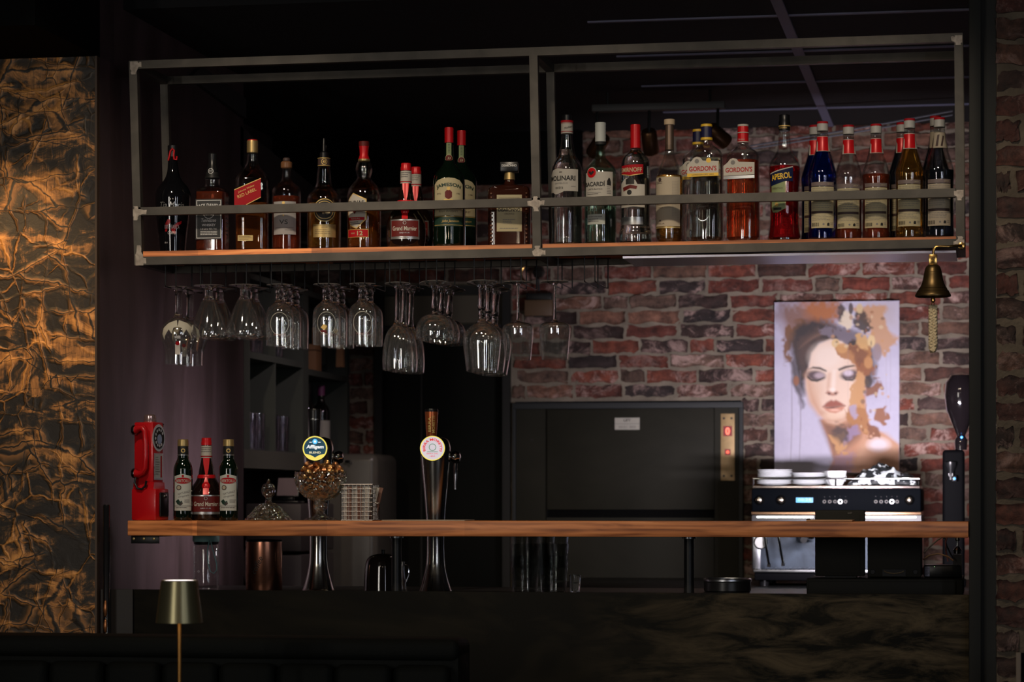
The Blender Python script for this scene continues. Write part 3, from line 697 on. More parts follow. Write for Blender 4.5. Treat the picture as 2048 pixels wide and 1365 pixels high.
weldT(1072, 407, [(17, -.4), (-17, .4), (1, 16), (-1, -14)], 13, 4)
weldT(1075, 506, [(16, -.3), (-10, .3), (0, -14)], 13, 5)
weldT(1920, 387, [(0, 14), (-12, 0)], 13, 6)
weldT(1921, 487, [(-14, 0), (0, -14)], 14, 7)
weldT(268, 131, [(16, -.4), (0, 18)], 15, 8)
weldT(1917, 78, [(-14, 0), (0, 12)], 14, 9)
# shelf boards
zsl = W(286, 503, .0).z; zsr = W(1912, 473, .0).z; xsl, xsr = W(286, 503, 0).x, W(1912, 473, 0).x
def zshelf(x): return zsl+(zsr-zsl)*(x-xsl)/(xsr-xsl)
def board(name, pa, pb, label):
    xa, xb = W(pa, 500, 0).x, W(pb, 500, 0).x; b = MB()
    za, zb = zshelf(xa), zshelf(xb); h = .0175
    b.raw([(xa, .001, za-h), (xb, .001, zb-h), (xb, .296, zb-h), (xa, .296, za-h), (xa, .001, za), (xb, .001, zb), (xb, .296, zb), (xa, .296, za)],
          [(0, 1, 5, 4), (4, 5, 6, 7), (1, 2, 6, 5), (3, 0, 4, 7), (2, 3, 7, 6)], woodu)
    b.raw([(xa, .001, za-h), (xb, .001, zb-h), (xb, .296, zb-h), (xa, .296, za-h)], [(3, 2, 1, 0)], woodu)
    return tag(b.build(name, smooth=False), label, 'shelf board', 'wooden boards of the bottle frame')
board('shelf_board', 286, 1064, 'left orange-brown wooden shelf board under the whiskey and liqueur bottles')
board('shelf_board', 1085, 1912, 'right wooden shelf board under the gin, vodka and syrup bottles')
# light laminate underside of the right bay
ub = M('underside_laminate', (.80, .76, .90), .32, .9)
xa, xb = W(1243, 510, .0).x, W(1912, 510, 0).x
b = MB(); za, zb = zshelf(xa)-.0405, zshelf(xb)-.0405; xm = W(1360, 510, 0).x
b.raw([(xa, .024, za), (xb, .024, zb), (xb, .272, zb), (xa, .272, za), (xa, .024, za+.006), (xb, .024, zb+.006), (xb, .272, zb+.006), (xa, .272, za+.006)], [(3, 2, 1, 0), (4, 5, 6, 7), (0, 1, 5, 4), (1, 2, 6, 5), (2, 3, 7, 6), (3, 0, 4, 7)], ub)
tag(b.build('underside_panel', smooth=False), 'pale laminate panel fixed under the right end of the bottle shelf', 'panel')

# ================================================================ bottles
BT = {}
class Bot:
    """one bottle: written with silhouette half-widths and heights read off the survey, turned into metres"""
    def __init__(s, name, label, cat, px, Y, rot, zb=None, group=None, off=0):
        s.px, s.Y = px, Y; s.s = PPM(px, Y); p = W(px, 500, Y); s.x = p.x
        s.zb = zshelf(p.x) if zb is None else zb
        face = math.atan2(CX-p.x, Y-CY)
        s.o = thing(name, label, cat, (p.x, Y, s.zb), face+math.radians(rot), group)
    def z(s, py): return W(s.px, py, s.Y).z-s.zb
    def P(s, prof, n=2):
        q = [(r/s.s, s.z(py)) for r, py in prof]; 
        q = chaikin(q, n) if n else q
        return [(r, max(z, 0)) for r, z in q]
    def body(s, prof, mat, wall=None, level=None, liq=None, n=2, sq=None, name='bottle_glass', foot=True):
        base = prof[0][0]
        pr = [(base*.86/s.s, 0.0), (base*.97/s.s, .0015), (base/s.s, .005)]+s.P([(prof[0][0], s.py0())]+prof, n)[1:]
        pr = [p for i, p in enumerate(pr) if i < 3 or p[1] > .005]
        s.prof = pr; s.sq = sq
        b = MB()
        if wall is None:
            b.lathe(pr, mat, sq=sq)
            return s._ret(b.build(name, s.o))
        inner = [(max(r-wall, .002), z) for r, z in pr if z > .0085]
        inner = [(inner[0][0]*.8, .0075)]+inner
        loop = [(0, 0)]+pr+[(inner[-1][0], pr[-1][1])]+inner[::-1][1:]+[(0, .0075)]
        b.lathe(loop, mat, close=False, sq=sq); g = s._ret(b.build(name, s.o))
        if level is not None:
            zl = s.z(level); k = [(r+.0004, z) for r, z in inner if z < zl]
            if len(k) > 1:
                b = MB(); b.lathe([(0, k[0][1]-.0004)]+k+[(k[-1][0], zl), (0, zl)], liq, close=False, sq=sq); s._ret(b.build('liquid', s.o))
        return g
    def _ret(s, o): return o
    def py0(s): # picture height of the base
        return HZ+(CZ-s.zb)*s.s
    def lathe(s, name, prof, mat, n=0, ribs=0, seg=32):
        b = MB(); q = s.P(prof, n)
        if ribs:
            o = []
            for i in range(ribs*2+1):
                t = i/(ribs*2); z = q[0][1]+(q[-1][1]-q[0][1])*t; r = q[0][0]+(q[-1][0]-q[0][0])*t
                o.append((r*(1 if i % 2 else .965), z))
            q = [(q[0][0]*.95, q[0][1])]+o+[(q[-1][0]*.9, q[-1][1]+.0006)]
        b.lathe(q, mat, seg); return b.build(name, s.o)
    def R(s, z):
        p = s.prof
        for a, c in zip(p, p[1:]):
            if a[1] <= z <= c[1] and c[1] > a[1]: return a[0]+(c[0]-a[0])*(z-a[1])/(c[1]-a[1])
        return p[-1][0] if z > p[-1][1] else p[0][0]
    def dec(s): return BD(s)
class BD(Decal):
    def __init__(s, b): super().__init__(); s.b = b; s.k = 1/b.s
    def r(s, u0, u1, p0, p1, m, lv=0): return s.rect(u0*s.k, u1*s.k, s.b.z(p1), s.b.z(p0), m, lv)
    def p(s, pts, m, lv=0): return s.poly([(u*s.k, s.b.z(py)) for u, py in pts], m, lv)
    def t(s, txt, u, py, w_, h, m, lv=1, **k):
        if 'arc' in k: k['arc'] = k['arc']*s.k
        return s.text(txt, u*s.k, s.b.z(py), w_*s.k, h*s.k, m, lv, **k)
    def d(s, u, py, r, m, lv=0, **k): return s.disc(u*s.k, s.b.z(py), r*s.k, m, lv, **k)
    def rg(s, u, py, r0, r1, m, lv=0): return s.ring(u*s.k, s.b.z(py), r0*s.k, r1*s.k, m, lv)
    def ln(s, u0, u1, p0, p1, n, m, lv=1, **k): return s.lines(u0*s.k, u1*s.k, s.b.z(p0), s.b.z(p1), n, m, lv, **k)
    def fr(s, u0, u1, p0, p1, t, m, lv=1): return s.frame(u0*s.k, u1*s.k, s.b.z(p1), s.b.z(p0), t*s.k, m, lv)
    def on(s, name='label', R=None, zstep=None, flat=None):
        b = s.b
        if flat is not None: return s.build(name, b.o, lambda u, z, e: (u, -flat*s.k-e, z))
        Rf = R or b.R
        if not callable(Rf): Rc = Rf*s.k; Rf = lambda z: Rc
        return s.build(name, b.o, lambda u, z, e: ((Rf(z)+e)*math.sin(u/Rf(z)), -(Rf(z)+e)*math.cos(u/Rf(z)), z), R=True, step=.0035, zstep=zstep)
UP = .10
CATB = 'bottle'
# 1 coffee liqueur, black
B = Bot('liqueur_bottle', 'black round-shouldered coffee liqueur bottle with red flourish on its neck', CATB, 346, UP, -4)
B.body([(26, 505), (28, 480), (33, 440), (36, 405), (36, 388), (30, 374), (18, 362), (12, 348), (10, 330), (9.5, 312)], glassB)
B.lathe('cap', [(10, 314), (10.5, 300), (10.5, 292), (9.5, 291)], blackp)
D = B.dec(); D.t('Tia Maria', 0, 414, 50, 13, silverp, 1, shear=.3); D.on('lettering', zstep=.006); D = B.dec(); D.t('100% ARABICA', 0, 457, 29, 8, whiteink, 2); D.t('COFFEE', 0, 469, 16, 6, whiteink, 2)
D.p([(-14, 466), (-13, 450), (-8, 442), (-3, 443), (-3, 448), (-8, 455), (-10, 466)], red, 1); D.p([(-2, 462), (3, 455), (10, 449), (20, 445), (19, 450), (12, 455), (6, 464), (8, 470), (2, 470)], red, 1); D.t('20 cl', -12, 488, 6, 3, whiteink, 1)
D.on('label', zstep=.006)
b = MB()
def onneck(B, pts, r, mat, name, flat=None, rr=12):
    b = MB(); P_ = []
    for u, py, lift in pts:
        R_ = (rr+lift)/B.s; a = u/rr; P_.append((R_*math.sin(a), -R_*math.cos(a), B.z(py)))
    b.tube(P_, r/B.s, mat, 6, flat=flat); return b.build(name, B.o)
onneck(B, [(-10, 322, 0), (-7, 314, 0), (-4, 304, 1), (0, 299, 1.5), (3, 303, 1), (2, 312, 0), (3, 320, 0), (8, 321, 0), (9, 314, 0)], 1.8, red, 'ribbon')
# 2 tennessee whiskey, square
B = Bot('whiskey_bottle', 'square whiskey bottle with black cap and black and white label', CATB, 425, UP, -14)
sqf = lambda z: 1 if z < B.z(384) else (max(0, 1-(z-B.z(384))/(B.z(368)-B.z(384))))
B.body([(30, 504), (30, 490), (30, 400), (30, 386), (28, 379), (17, 375), (14, 372), (15, 364), (15, 356), (12, 346), (10, 336)], glass, .0025, 386, redbr, n=1, sq=(7, 1, sqf))
B.lathe('cap', [(9, 345), (12, 344), (12, 338), (9.5, 334), (9.3, 318), (9.5, 309), (8, 307)], blackp)
B.lathe('neck_seal', [(15.4, 357), (13.4, 351), (12.6, 345)], blackpap)
D = B.dec(); D.t('JACK', 0, 344, 8, 4, whiteink, 1); D.rg(0, 344, 4.5, 5.3, whiteink, 1); D.on('neck_label', R=14)
D = B.dec(); D.r(-27, 27, 402, 482, blackpap, 0); D.fr(-25, 25, 404, 480, 1.2, whiteink, 1); D.t('JACK DANIELS', 0, 415, 46, 9, whiteink, 1, bold=.02, arc=90)
D.t('Old No.7', 0, 431, 24, 6, whiteink, 1); D.rg(0, 430, 10, 11, whiteink, 1); D.t('Tennessee', 0, 444, 30, 7, whiteink, 1, shear=.2); D.t('WHISKEY', 0, 453.5, 28, 5, whiteink, 1, bold=.02); D.t('1.0 Litre 40% Vol.', 0, 461, 33, 3.6, whiteink, 1)
D.ln(-17, 17, 466, 475, 3, whiteink, 1, ragged=False)
D.on('label', flat=30.4)
D = B.dec()
for k in range(9): D.r(-18, -2-k % 3*2, 405+k*8, 408+k*8, greyink, 0)
D.build('side_label', B.o, lambda u, z, e: (30.4/B.s+e, -u-.02, z))
# 3 red label whisky
B = Bot('whisky_bottle', 'tall squarish whisky bottle with slanted red label and gold cap', CATB, 505, UP, -6)
sqf3 = lambda z, B=B: 1 if z < B.z(352) else (max(0, 1-(z-B.z(352))/(B.z(335)-B.z(352))))
B.body([(32, 502), (33, 490), (33, 370), (32, 356), (24, 344), (15, 334), (11, 322), (10.5, 306)], glass, .0025, 408, amber, sq=(4.5, .95, sqf3))
B.lathe('cap', [(11.5, 306), (11.5, 282)], goldcap, ribs=4); B.lathe('cap_top', [(10.5, 282), (10, 280)], red)
D = B.dec(); D.p([(-33, 415), (-33, 383), (20, 360), (20, 398), (-9, 413)], redp, 0); D.p([(-33, 384.5), (-33, 383), (20, 360), (20, 361.5)], goldink, 1); D.p([(-9, 414), (-9, 412.5), (20, 397.5), (20, 399)], goldink, 1)
D.t('Johnnie Walker', -9, 382, 36, 4.5, goldink, 1, rot=.42, shear=.2); D.t('RED LABEL', -8, 390, 40, 6, goldink, 1, rot=.42); D.build('label', B.o, lambda u, z, e: (u, -33.2*.95/B.s-e, z))
D = B.dec(); D.r(-26, 4, 474, 485, goldcap, 0); D.ln(-24, 2, 476, 484, 3, brownink, 1); D.build('lower_label', B.o, lambda u, z, e: (u, -33.2*.95/B.s-e, z))
# 4 cognac VS
B = Bot('cognac_bottle', 'short round cognac bottle with plain white label and stopper', CATB, 573, UP, -8)
B.body([(29, 500), (29, 480), (29, 400), (29, 384), (26, 374), (15, 367), (9, 358), (8, 346), (8, 337)], glass, .003, 394, redbr)
B.lathe('collar', [(9, 338), (11.5, 336), (11.5, 326), (10, 324)], M('amber_stopper', (.35, .16, .07), .25, 0, .5)); B.lathe('stopper', [(6, 324), (7.5, 322), (7, 317), (5.5, 316)], brownink)
D = B.dec(); D.r(-26, 24, 406, 472, greyp, 0); D.t('VS', -2, 447, 17, 9, ink, 1); D.disc(-2/B.s, B.z(434), 1.8/B.s, goldink, 1); D.disc(-2/B.s, B.z(409), 3/B.s, goldink, 1); D.r(-20, 18, 458, 458.8, greyink, 1); D.t('Mondains', 10, 463, 18, 2.6, greyink, 1); D.on('label')
# 5 vanilla liqueur 43
B = Bot('liqueur_bottle', 'golden vanilla liqueur bottle with round black and gold label and pourer', CATB, 648, UP, 2)
B.body([(33, 500), (34, 480), (34, 410), (34, 398), (30, 388), (20, 379), (14.5, 368), (14, 352), (12, 335)], glass, .0025, 408, gold_l)
B.lathe('neck_label_band', [(12.6, 333), (12.2, 317)], brownink); D = B.dec(); D.rg(0, 325, 5, 6, goldink, 0); D.t('43', 0, 325, 6, 6, goldink, 0, bold=.03); D.r(-18, 18, 317, 318, goldink, 0); D.r(-18, 18, 332, 333, goldink, 0); D.on('neck_label', R=12.8)
b = MB(); b.lathe([(9/B.s, B.z(317)), (8.5/B.s, B.z(306)), (4/B.s, B.z(303)), (2.6/B.s, B.z(280)), (2/B.s, B.z(277))], blackp, 16); b.tube([(.004, 0, B.z(306)), (.006, 0, B.z(290))], .001, chrome); b.build('pourer', B.o)
D = B.dec(); D.d(0, 424, 23, goldink, 0); D.d(0, 424, 21.5, ink, 1); D.rg(0, 424, 17, 18, goldink, 2); D.t('43', 0, 424, 22, 17, cream, 2, bold=.05); D.t('CUARENTA Y TRES', 0, 441, 26, 2.4, cream, 2, arc=-30)
D.on('label'); D = B.dec(); D.r(-24, 24, 452, 478, goldcap, 0); D.t('LICOR', 0, 458, 12, 2.6, brownink, 1); D.ln(-20, 20, 463, 474, 3, brownink, 1, th=.2); D.on('label')
# 6 scotch 12
B = Bot('whisky_bottle', 'bulb-necked scotch bottle with shield label marked 12', CATB, 728, UP, -12)
B.body([(33, 500), (34, 485), (34, 420), (34, 395), (31, 378), (22, 367), (13, 357), (14, 352), (17, 342), (16, 332), (12, 322)], glass, .0025, 415, amber)
B.lathe('collar', [(11.5, 323), (12, 319)], goldcap); B.lathe('foil', [(11.5, 319), (8.5, 310), (9, 300), (10, 293)], red); B.lathe('stopper', [(10.5, 293), (10.5, 284), (9, 283)], dkred)
D = B.dec(); D.p([(-32, 432), (-30, 402), (-16, 389), (-4, 395), (12, 402), (12, 442), (-8, 461), (-24, 455)], goldink, 0); D.p([(-30, 432), (-28, 403), (-16, 391), (-4, 397), (10, 404), (10, 441), (-8, 459), (-23, 453)], paper, 1)
D.t('CHIVAS', -11, 409, 36, 8, ink, 2, bold=.03); D.r(-28, 8, 438, 444, redp, 2); D.t('REGAL', -10, 441, 20, 3, paper, 3); D.p([(-12, 432), (-17, 425), (-12, 418), (-7, 425)], dkred, 2); D.ln(-24, 2, 447, 454, 2, brownink, 2)
D.on('label'); D = B.dec(); D.r(-32, 16, 462, 478, redp, 0); D.fr(-32, 16, 462, 478, .8, goldink, 1); D.t('12', -1, 470, 11, 9, cream, 2, bold=.02); D.t('YEARS', -17, 470, 10, 3, cream, 1); D.on('age_label')
# 7 orange liqueur bottles (three: two here, one on the ledge)
def cordon(label, px, Y, rot, pyb=492, zb=None, sc=1.0):
    B = Bot('orange_liqueur_bottle', label, CATB, px, Y, rot, zb, 'squat orange liqueur bottles with red ribbons')
    h = lambda p: pyb-(492-p)*sc
    B.body([(w_*sc, h(p)) for w_, p in [(36, 500), (39, 485), (40, 465), (39, 447), (35, 435), (27, 422), (20, 412), (16.5, 402), (15, 390), (11.5, 375), (10.5, 365), (10.5, 342)]], glassBr)
    B.lathe('cap', [(10.8*sc, h(342)), (11*sc, h(336)), (10*sc, h(333)), (10*sc, h(328)), (9*sc, h(327))], red)
    B.lathe('neck_wrap', [(11.3*sc, h(368)), (11.1*sc, h(343))], paper)
    D = B.dec(); D.r(-30, 30, h(365.5), h(363.5), redp, 0); D.ln(-12, 12, h(346), h(358), 3, greyink, 0, th=.3); D.on('neck_label', R=11.5*sc)
    b = MB(); zz = lambda p: B.z(h(p)); rr = lambda p: B.R(zz(p))+.0011
    b.use(red); P_ = [(368, -7, 7), (380, -6, 6), (392, -3.5, 4.5), (403, -1.5, 2), (408, -2, 2), (418, -5, 5), (430, -6, 6), (442, -6, 6)]
    vs = []
    for p, a, c in P_:
        for u in (a, 0, c): R_ = rr(p); vs.append(b.bm.verts.new((R_*math.sin(u*sc/B.s/R_), -R_*math.cos(u*sc/B.s/R_), zz(p))))
    for i in range(len(P_)-1):
        for k in (0, 1): b.face([vs[i*3+k], vs[i*3+k+1], vs[i*3+k+4], vs[i*3+k+3]])
    b.lathe([(rr(407)*1.0, zz(409)), (rr(404)+.001, zz(405)), (rr(401), zz(402))], red, 32, close=False)
    b.lathe([(0, 0), (8.5*sc/B.s, 0), (8*sc/B.s, .002), (0, .003)], red, 20, T=Matrix.Translation((0, -rr(425)+.0005, zz(425))) @ Matrix.Rotation(PI/2-.25, 4, 'X'))
    b.build('ribbon', B.o, fix=False)
    D = B.dec(); k = sc; D.r(-31*k, 31*k, h(443), h(482), silverp, 0); D.r(-28.5*k, 28.5*k, h(445.5), h(477), dkred, 1); D.t('Grand Marnier', 0, h(461), 50*k, 9*k, paper, 2, bold=.02); D.t('LIQUEUR', 0, h(470), 20*k, 2.4*k, silverp, 2); D.rg(0, h(450), 2.5*k, 3.3*k, silverp, 2); D.r(-10*k, 10*k, h(479), h(480), greyink, 1); D.on('label', R=40.2*k)
    return B
cordon('squat dark orange liqueur bottle with red ribbon, front one on the top shelf', 812, .07, -4)
cordon('squat dark orange liqueur bottle half hidden behind its twin on the shelf', 832, .19, -4, sc=.955)
# 8 irish whiskey x2
def irish(label, px, Y, rot, sc=1):
    B = Bot('irish_whiskey_bottle', label, CATB, px, Y, rot, None, 'green irish whiskey bottles'); h = lambda p: 492-(492-p)*sc
    B.body([(w_*sc, h(p)) for w_, p in [(31, 500), (32, 485), (32.5, 380), (32, 362), (28, 348), (18, 336), (11, 326), (9, 312), (8.5, 290)]], glassG)
    B.lathe('cap', [(9*sc, h(286)), (9.2*sc, h(256))], red, ribs=5)
    D = B.dec(); D.r(-5, 5, h(287), h(318), greenlab, 0); D.ln(-1.5, 2, h(290), h(308), 6, dkgreen, 1, ragged=False); D.d(0, h(318), 7.5*sc, cream, 1); D.d(0, h(318), 6.5*sc, dkred, 2); D.t('JJ', 0, h(318), 6, 4, cream, 3); D.on('neck_label', R=9.6*sc, zstep=.01)
    D = B.dec(); D.p([(-33, h(435)), (-33, h(372)), (-24, h(364)), (-12, h(360)), (0, h(359)), (12, h(360)), (24, h(364)), (33, h(372)), (33, h(435))], cream, 0)
    D.t('JAMESON', 0, h(374), 54, 9*sc, dkgreen, 1, bold=.03, arc=70); D.p([(-7, h(398)), (-7, h(388)), (-3, h(384)), (3, h(384)), (7, h(388)), (7, h(398)), (0, h(403))], dkred, 1); D.disc(0, B.z(h(381)), 3.5/B.s, goldink, 1); D.r(-9, 9, h(402), h(404.5), goldink, 1); D.t('TRIPLE DISTILLED', 0, h(419), 36, 3, brownink, 1); D.t('IRISH WHISKEY', 0, h(426), 40, 4, brownink, 1); D.t('ESTD', -20, h(391), 9, 2.6, brownink, 1); D.t('1780', 20, h(391), 9, 2.6, brownink, 1)
    D.r(-33, 33, h(436), h(437), goldink, 0); D.r(-33, 33, h(437), h(456), dkgreen, 0); D.t('John Jameson', 4, h(446), 36, 6, goldink, 1, shear=.4); D.r(-33, 33, h(453), h(453.8), goldink, 1); D.on('label')
irish('green irish whiskey bottle with cream label, the one in front', 898, .075, -2)
irish('green irish whiskey bottle standing partly behind its taller-looking twin', 923, .20, -2, .975)
# 9 almond liqueur
B = Bot('almond_liqueur_bottle', 'wide square dark amaretto bottle with large black cap', CATB, 1019, UP, -3)
sqf9 = lambda z, B=B: 1 if z < B.z(378) else (max(0, 1-(z-B.z(378))/(B.z(369)-B.z(378))))
B.body([(42, 500), (42, 485), (43, 400), (42, 381), (38, 375), (14, 370), (10, 366), (9.5, 358), (9.5, 347)], M('dark_amber_glass', (.035, .010, .006), .08, coat=.8), .004, 400, redbr, n=1, sq=(7, .62, sqf9))
b = MB(); b.box(-18/B.s, 18/B.s, -14/B.s, 14/B.s, B.z(345), B.z(325), blackp, .002); b.build('cap', B.o); B.lathe('collar', [(11, 360), (10, 346)], goldcap)
D = B.dec(); D.t('DISARONNO', 0, 333, 30, 4.5, silverp, 0, bold=.03); D.on('cap_lettering', flat=14.2)
D = B.dec(); D.r(-24, 26, 393, 466, cream, 0); D.t('DISARONNO', 1, 423, 44, 7, ink, 1, bold=.03); D.t('ORIGINALE', 1, 431, 20, 3, brownink, 1); D.ln(-12, 14, 442, 452, 3, greyink, 1); D.r(-20, 22, 399, 399.8, brownink, 1); D.ln(-18, 20, 459, 463, 1, greyink, 1); D.on('label', flat=43.2*.62+.6)
b = MB()
for sx in (-1, 1):
    for k in range(13): b.lathe([(0, 0), (.0028, .001), (0, .0028)], M('stud_glass', (.12, .05, .03), .05, coat=1), 8, T=Matrix.Translation((sx*35/B.s, -27.2/B.s, B.z(390+k*8))) @ Matrix.Rotation(PI/2, 4, 'X'))
b.build('embossed_studs', B.o)
# 10 sambuca
B = Bot('sambuca_bottle', 'clear sambuca bottle with tall neck and cream arched label', CATB, 1134, UP, -22)
B.body([(31, 498), (31.5, 480), (31.5, 350), (30, 334), (24, 322), (17, 312), (14.5, 300), (11.5, 280), (10.5, 268)], glass, .0025, 300, clearl)
B.lathe('neck_wrap', [(12, 268), (12, 243)], paper); B.lathe('cap', [(9.5, 243), (9.5, 231), (8.5, 230)], blackp)
D = B.dec(); D.r(-36, 36, 242, 246, redp, 0); D.r(-36, 36, 247, 247.8, redp, 0); D.r(-36, 36, 264, 265, redp, 0); D.t('Molinari', 8, 256, 20, 4, ink, 0, shear=.5, rot=.3); D.on('neck_label', R=12.3)
D = B.dec(); D.p([(-30, 388), (-30, 352), (-22, 343), (-8, 340), (6, 342), (36, 342), (36, 386), (6, 386), (0, 389), (-12, 392), (-20, 388)], paper, 0); D.t('MOLINARI', 0, 360, 58, 10, ink, 1, bold=.03); D.t('SAMBUCA', 0, 370, 28, 3, greyink, 1); D.t('extra', -4, 379, 17, 5, ink, 1); D.ln(20, 32, 376, 379, 1, greyink); D.r(-4, 2, 347, 349, brownink, 1); D.on('label')
# 11 white rum
B = Bot('rum_bottle', 'clear green-tinted rum bottle with white cap and red round emblem', CATB, 1201, UP, -16)
B.body([(31, 496), (32.5, 480), (32.5, 360), (32, 345), (28, 334), (18, 324), (10.5, 316), (9, 305), (9, 290)], glassgr, .0028, 415, clearl)
B.lathe('cap', [(11, 284), (11.2, 246)], M('off_white_cap', (.50, .52, .48), .5), ribs=6); B.lathe('cap_band', [(11.2, 290), (11.2, 284)], ink)
D = B.dec(); D.p([(-26, 397), (-26, 349), (-6, 347), (36, 347), (36, 395), (-20, 398)], paper, 0); D.d(-10, 349, 11.5, paper, 1); D.d(-10, 349, 10, red, 2); D.p([(-17, 347), (-12, 345), (-10, 349), (-8, 345), (-3, 347), (-6, 351), (-10, 354), (-14, 351)], ink, 3)
D.t('BACARDÍ', -4, 371, 44, 11, ink, 1, bold=.03); D.t('CARTA BLANCA', -3, 382, 32, 3, ink, 1); D.p([(22, 374), (22, 366), (26, 359), (29, 361), (31, 368), (31, 375)], ink, 1); D.r(-22, 10, 388, 388.8, greyink, 1); D.ln(-20, 6, 391, 394, 1, ink, 1); D.ln(22, 32, 377, 393, 5, greyink, 1)
D.on('label'); D = B.dec(); D.r(-20, 18, 432, 452, M('pale_label', (.42, .44, .38), .6), 0); D.ln(-17, 14, 436, 450, 3, greyink, 1); D.on('lower_label')
# 12 vodka
B = Bot('vodka_bottle', 'clear vodka bottle with red cap and red banner label', CATB, 1271, UP, -20)
B.body([(33, 496), (33.5, 478), (33.5, 466), (31, 459), (29.5, 450), (30, 440), (30, 345), (29, 325), (25, 314), (15, 306), (11, 300), (10, 296)], glass, .0028, 300, clearl)
B.lathe('cap', [(10.5, 297), (10.3, 250)], red, ribs=7)
D = B.dec(); D.p([(-24, 350), (-24, 334), (26, 332), (26, 350), (0, 354)], redp, 0); D.p([(-24, 351.5), (-24, 350), (0, 354), (26, 350), (26, 351.5), (0, 355.5)], goldink, 0); D.t('SMIRNOFF', 0, 343, 46, 9, cream, 1, bold=.02)
D.on('banner_label'); D = B.dec(); D.p([(-25, 418), (-25, 370), (-12, 360), (0, 358), (10, 364), (14, 372), (30, 372), (30, 418)], paper, 0); D.p([(-10, 372), (-10, 362), (0, 357), (8, 362), (8, 372)], ink, 1); D.p([(-18, 378), (0, 373), (14, 376), (12, 382), (0, 380), (-16, 386)], dkred, 1); D.d(-2, 388, 5, ink, 1); D.t('No.21', 0, 400, 18, 6, ink, 1); D.ln(-18, 24, 406, 412, 2, greyink, 1)
D.on('label'); D = B.dec(); D.r(-24, 26, 437, 452, silverp, 0); D.on('silver_band')
# 13 grappa
B = Bot('grappa_bottle', 'slender long-necked bottle with tall beige label and cork-pale top', CATB, 1339, UP, -10)
B.body([(26, 494), (28, 480), (28, 370), (27, 352), (20, 334), (13, 318), (8.5, 304), (8, 250)], glass, .0028, 352, gold_l)
B.lathe('neck_capsule', [(8.6, 300), (8.4, 249)], M('bronze_capsule', (.16, .11, .08), .4, .6)); B.lathe('cap', [(10.5, 250), (11, 248), (11, 240), (10, 239)], M('pale_cork', (.55, .42, .27), .6))
D = B.dec(); D.r(-30, 28, 357, 455, beigep, 0); D.r(-30, 28, 355, 356.5, goldcap, 0); D.r(-30, 28, 456, 459, goldcap, 0); D.d(-16, 362, 4, brownink, 1); D.ln(-26, -6, 366, 372, 2, brownink, 1); D.t('MAZZETTI', -14, 411, 24, 4, brownink, 1); D.t('d Altavilla', -14, 418, 12, 2.5, brownink, 1); D.d(-15, 444, 1.8, brownink, 1); D.t('ITALIA', -14, 450, 18, 2.5, brownink, 1)
for k in range(5): D.ln(10+k*3, 11.2+k*3, 366, 440, 24, greyink, 1, ragged=False)
D.on('label')
# 14-16 gin
def gin(label, px, Y, rot, liq, capm, tint, sc=1, base=482, pink=False):
    B = Bot('gin_bottle', label, CATB, px, Y, rot, None, 'embossed gin bottles'); h = lambda p: base-(base-p)*sc
    B.body([(w_*sc, h(p)) for w_, p in [(33, 492), (34, 478), (33, 400), (32, 330), (32, 312), (29, 302), (20, 296), (12, 290), (11, 282)]], glass, .0028, 322 if pink else 318, liq, sq=(3.0, .9, lambda z: 1 if z < B.z(310) else max(0, 1-(z-B.z(310))/(B.z(298)-B.z(310)))))
    if pink: B.lathe('cap', [(11.5*sc, h(283)), (11.3*sc, h(250))], red, ribs=3); B.lathe('cap_top', [(11.3*sc, h(250)), (11, h(246))], paper); D = B.dec(); D.r(-40, 40, h(262), h(264), paper, 0); D.t("Gordon's", 0, h(277), 14, 4, paper, 0, shear=.3); D.r(-40, 40, h(281), h(283), paper, 0); D.on('cap_print', R=11.8*sc)
    else:
        B.lathe('cap', [(11.5*sc, h(276)), (11.2*sc, h(254))], M('navy_cap', (.012, .012, .05), .4), ribs=3); B.lathe('cap_top', [(11.6*sc, h(254)), (11.6*sc, h(250)), (11, h(249))], yellow); B.lathe('cap_ring', [(12*sc, h(281)), (12*sc, h(276))], yellow)
    D = B.dec(); D.p([(-32, h(352)), (-32, h(332)), (-24, h(326)), (-18, h(319)), (-12, h(317)), (-5, h(319)), (0, h(325)), (32, h(327)), (32, h(352))], paper, 0); D.d(-12, h(326), 4.5, greyink, 1)
    D.t("GORDON'S", 0, h(341), 56*sc, 10*sc, redp, 1, bold=.02)
    if pink: D.r(-32, 32, h(353), h(359), silverp, 0)
    else: D.r(-32, 32, h(350), h(356.5), yellow, 1); D.t('LONDON DRY GIN', 0, h(353), 44*sc, 3*sc, brownink, 2); D.d(12, h(325), 5, yellow, 1)
    D.build('label', B.o, lambda u, z, e: (u, -B.R(z)*.905-e-.0005-.002*(1-(u*B.s/33)**2), z), R=True, step=.006)
    b = MB()     # embossed leaves and berries on the lower half
    rd = random.Random(int(px))
    for sx in (-1, 1):
        for k in range(4):
            P0 = (sx*(6+k*4)/B.s, -33*sc*.93/B.s, B.z(h(382+k*20)));
            b.tube([P0, (P0[0]+sx*.007, P0[1]+.0004, P0[2]+.012), (P0[0]+sx*.012, P0[1]+.002, P0[2]+.026)], lambda t: .0016*(1-abs(t-.5)*1.2)+.0003, glass if not pink else glass, 6)
    b.tube([(x/B.s, -33.4*sc*.93/B.s, B.z(h(y))) for x, y in [(14*math.cos(a), 425+20*math.sin(a)) for a in [2*PI*k/20 for k in range(20)]]], .0012, glass, 6, closed=True)
    b.build('embossing', B.o); return B
gin("clear gin bottle with navy and yellow cap, the front one of the two", 1413, .085, -14, clearl, None, None)
gin("clear gin bottle with navy and yellow cap hidden behind its twin", 1396, .205, -14, clearl, None, None, sc=.955)
gin("coral pink gin bottle with red and white cap", 1486, UP, -16, pinkl, None, None, sc=.985, base=481, pink=True)
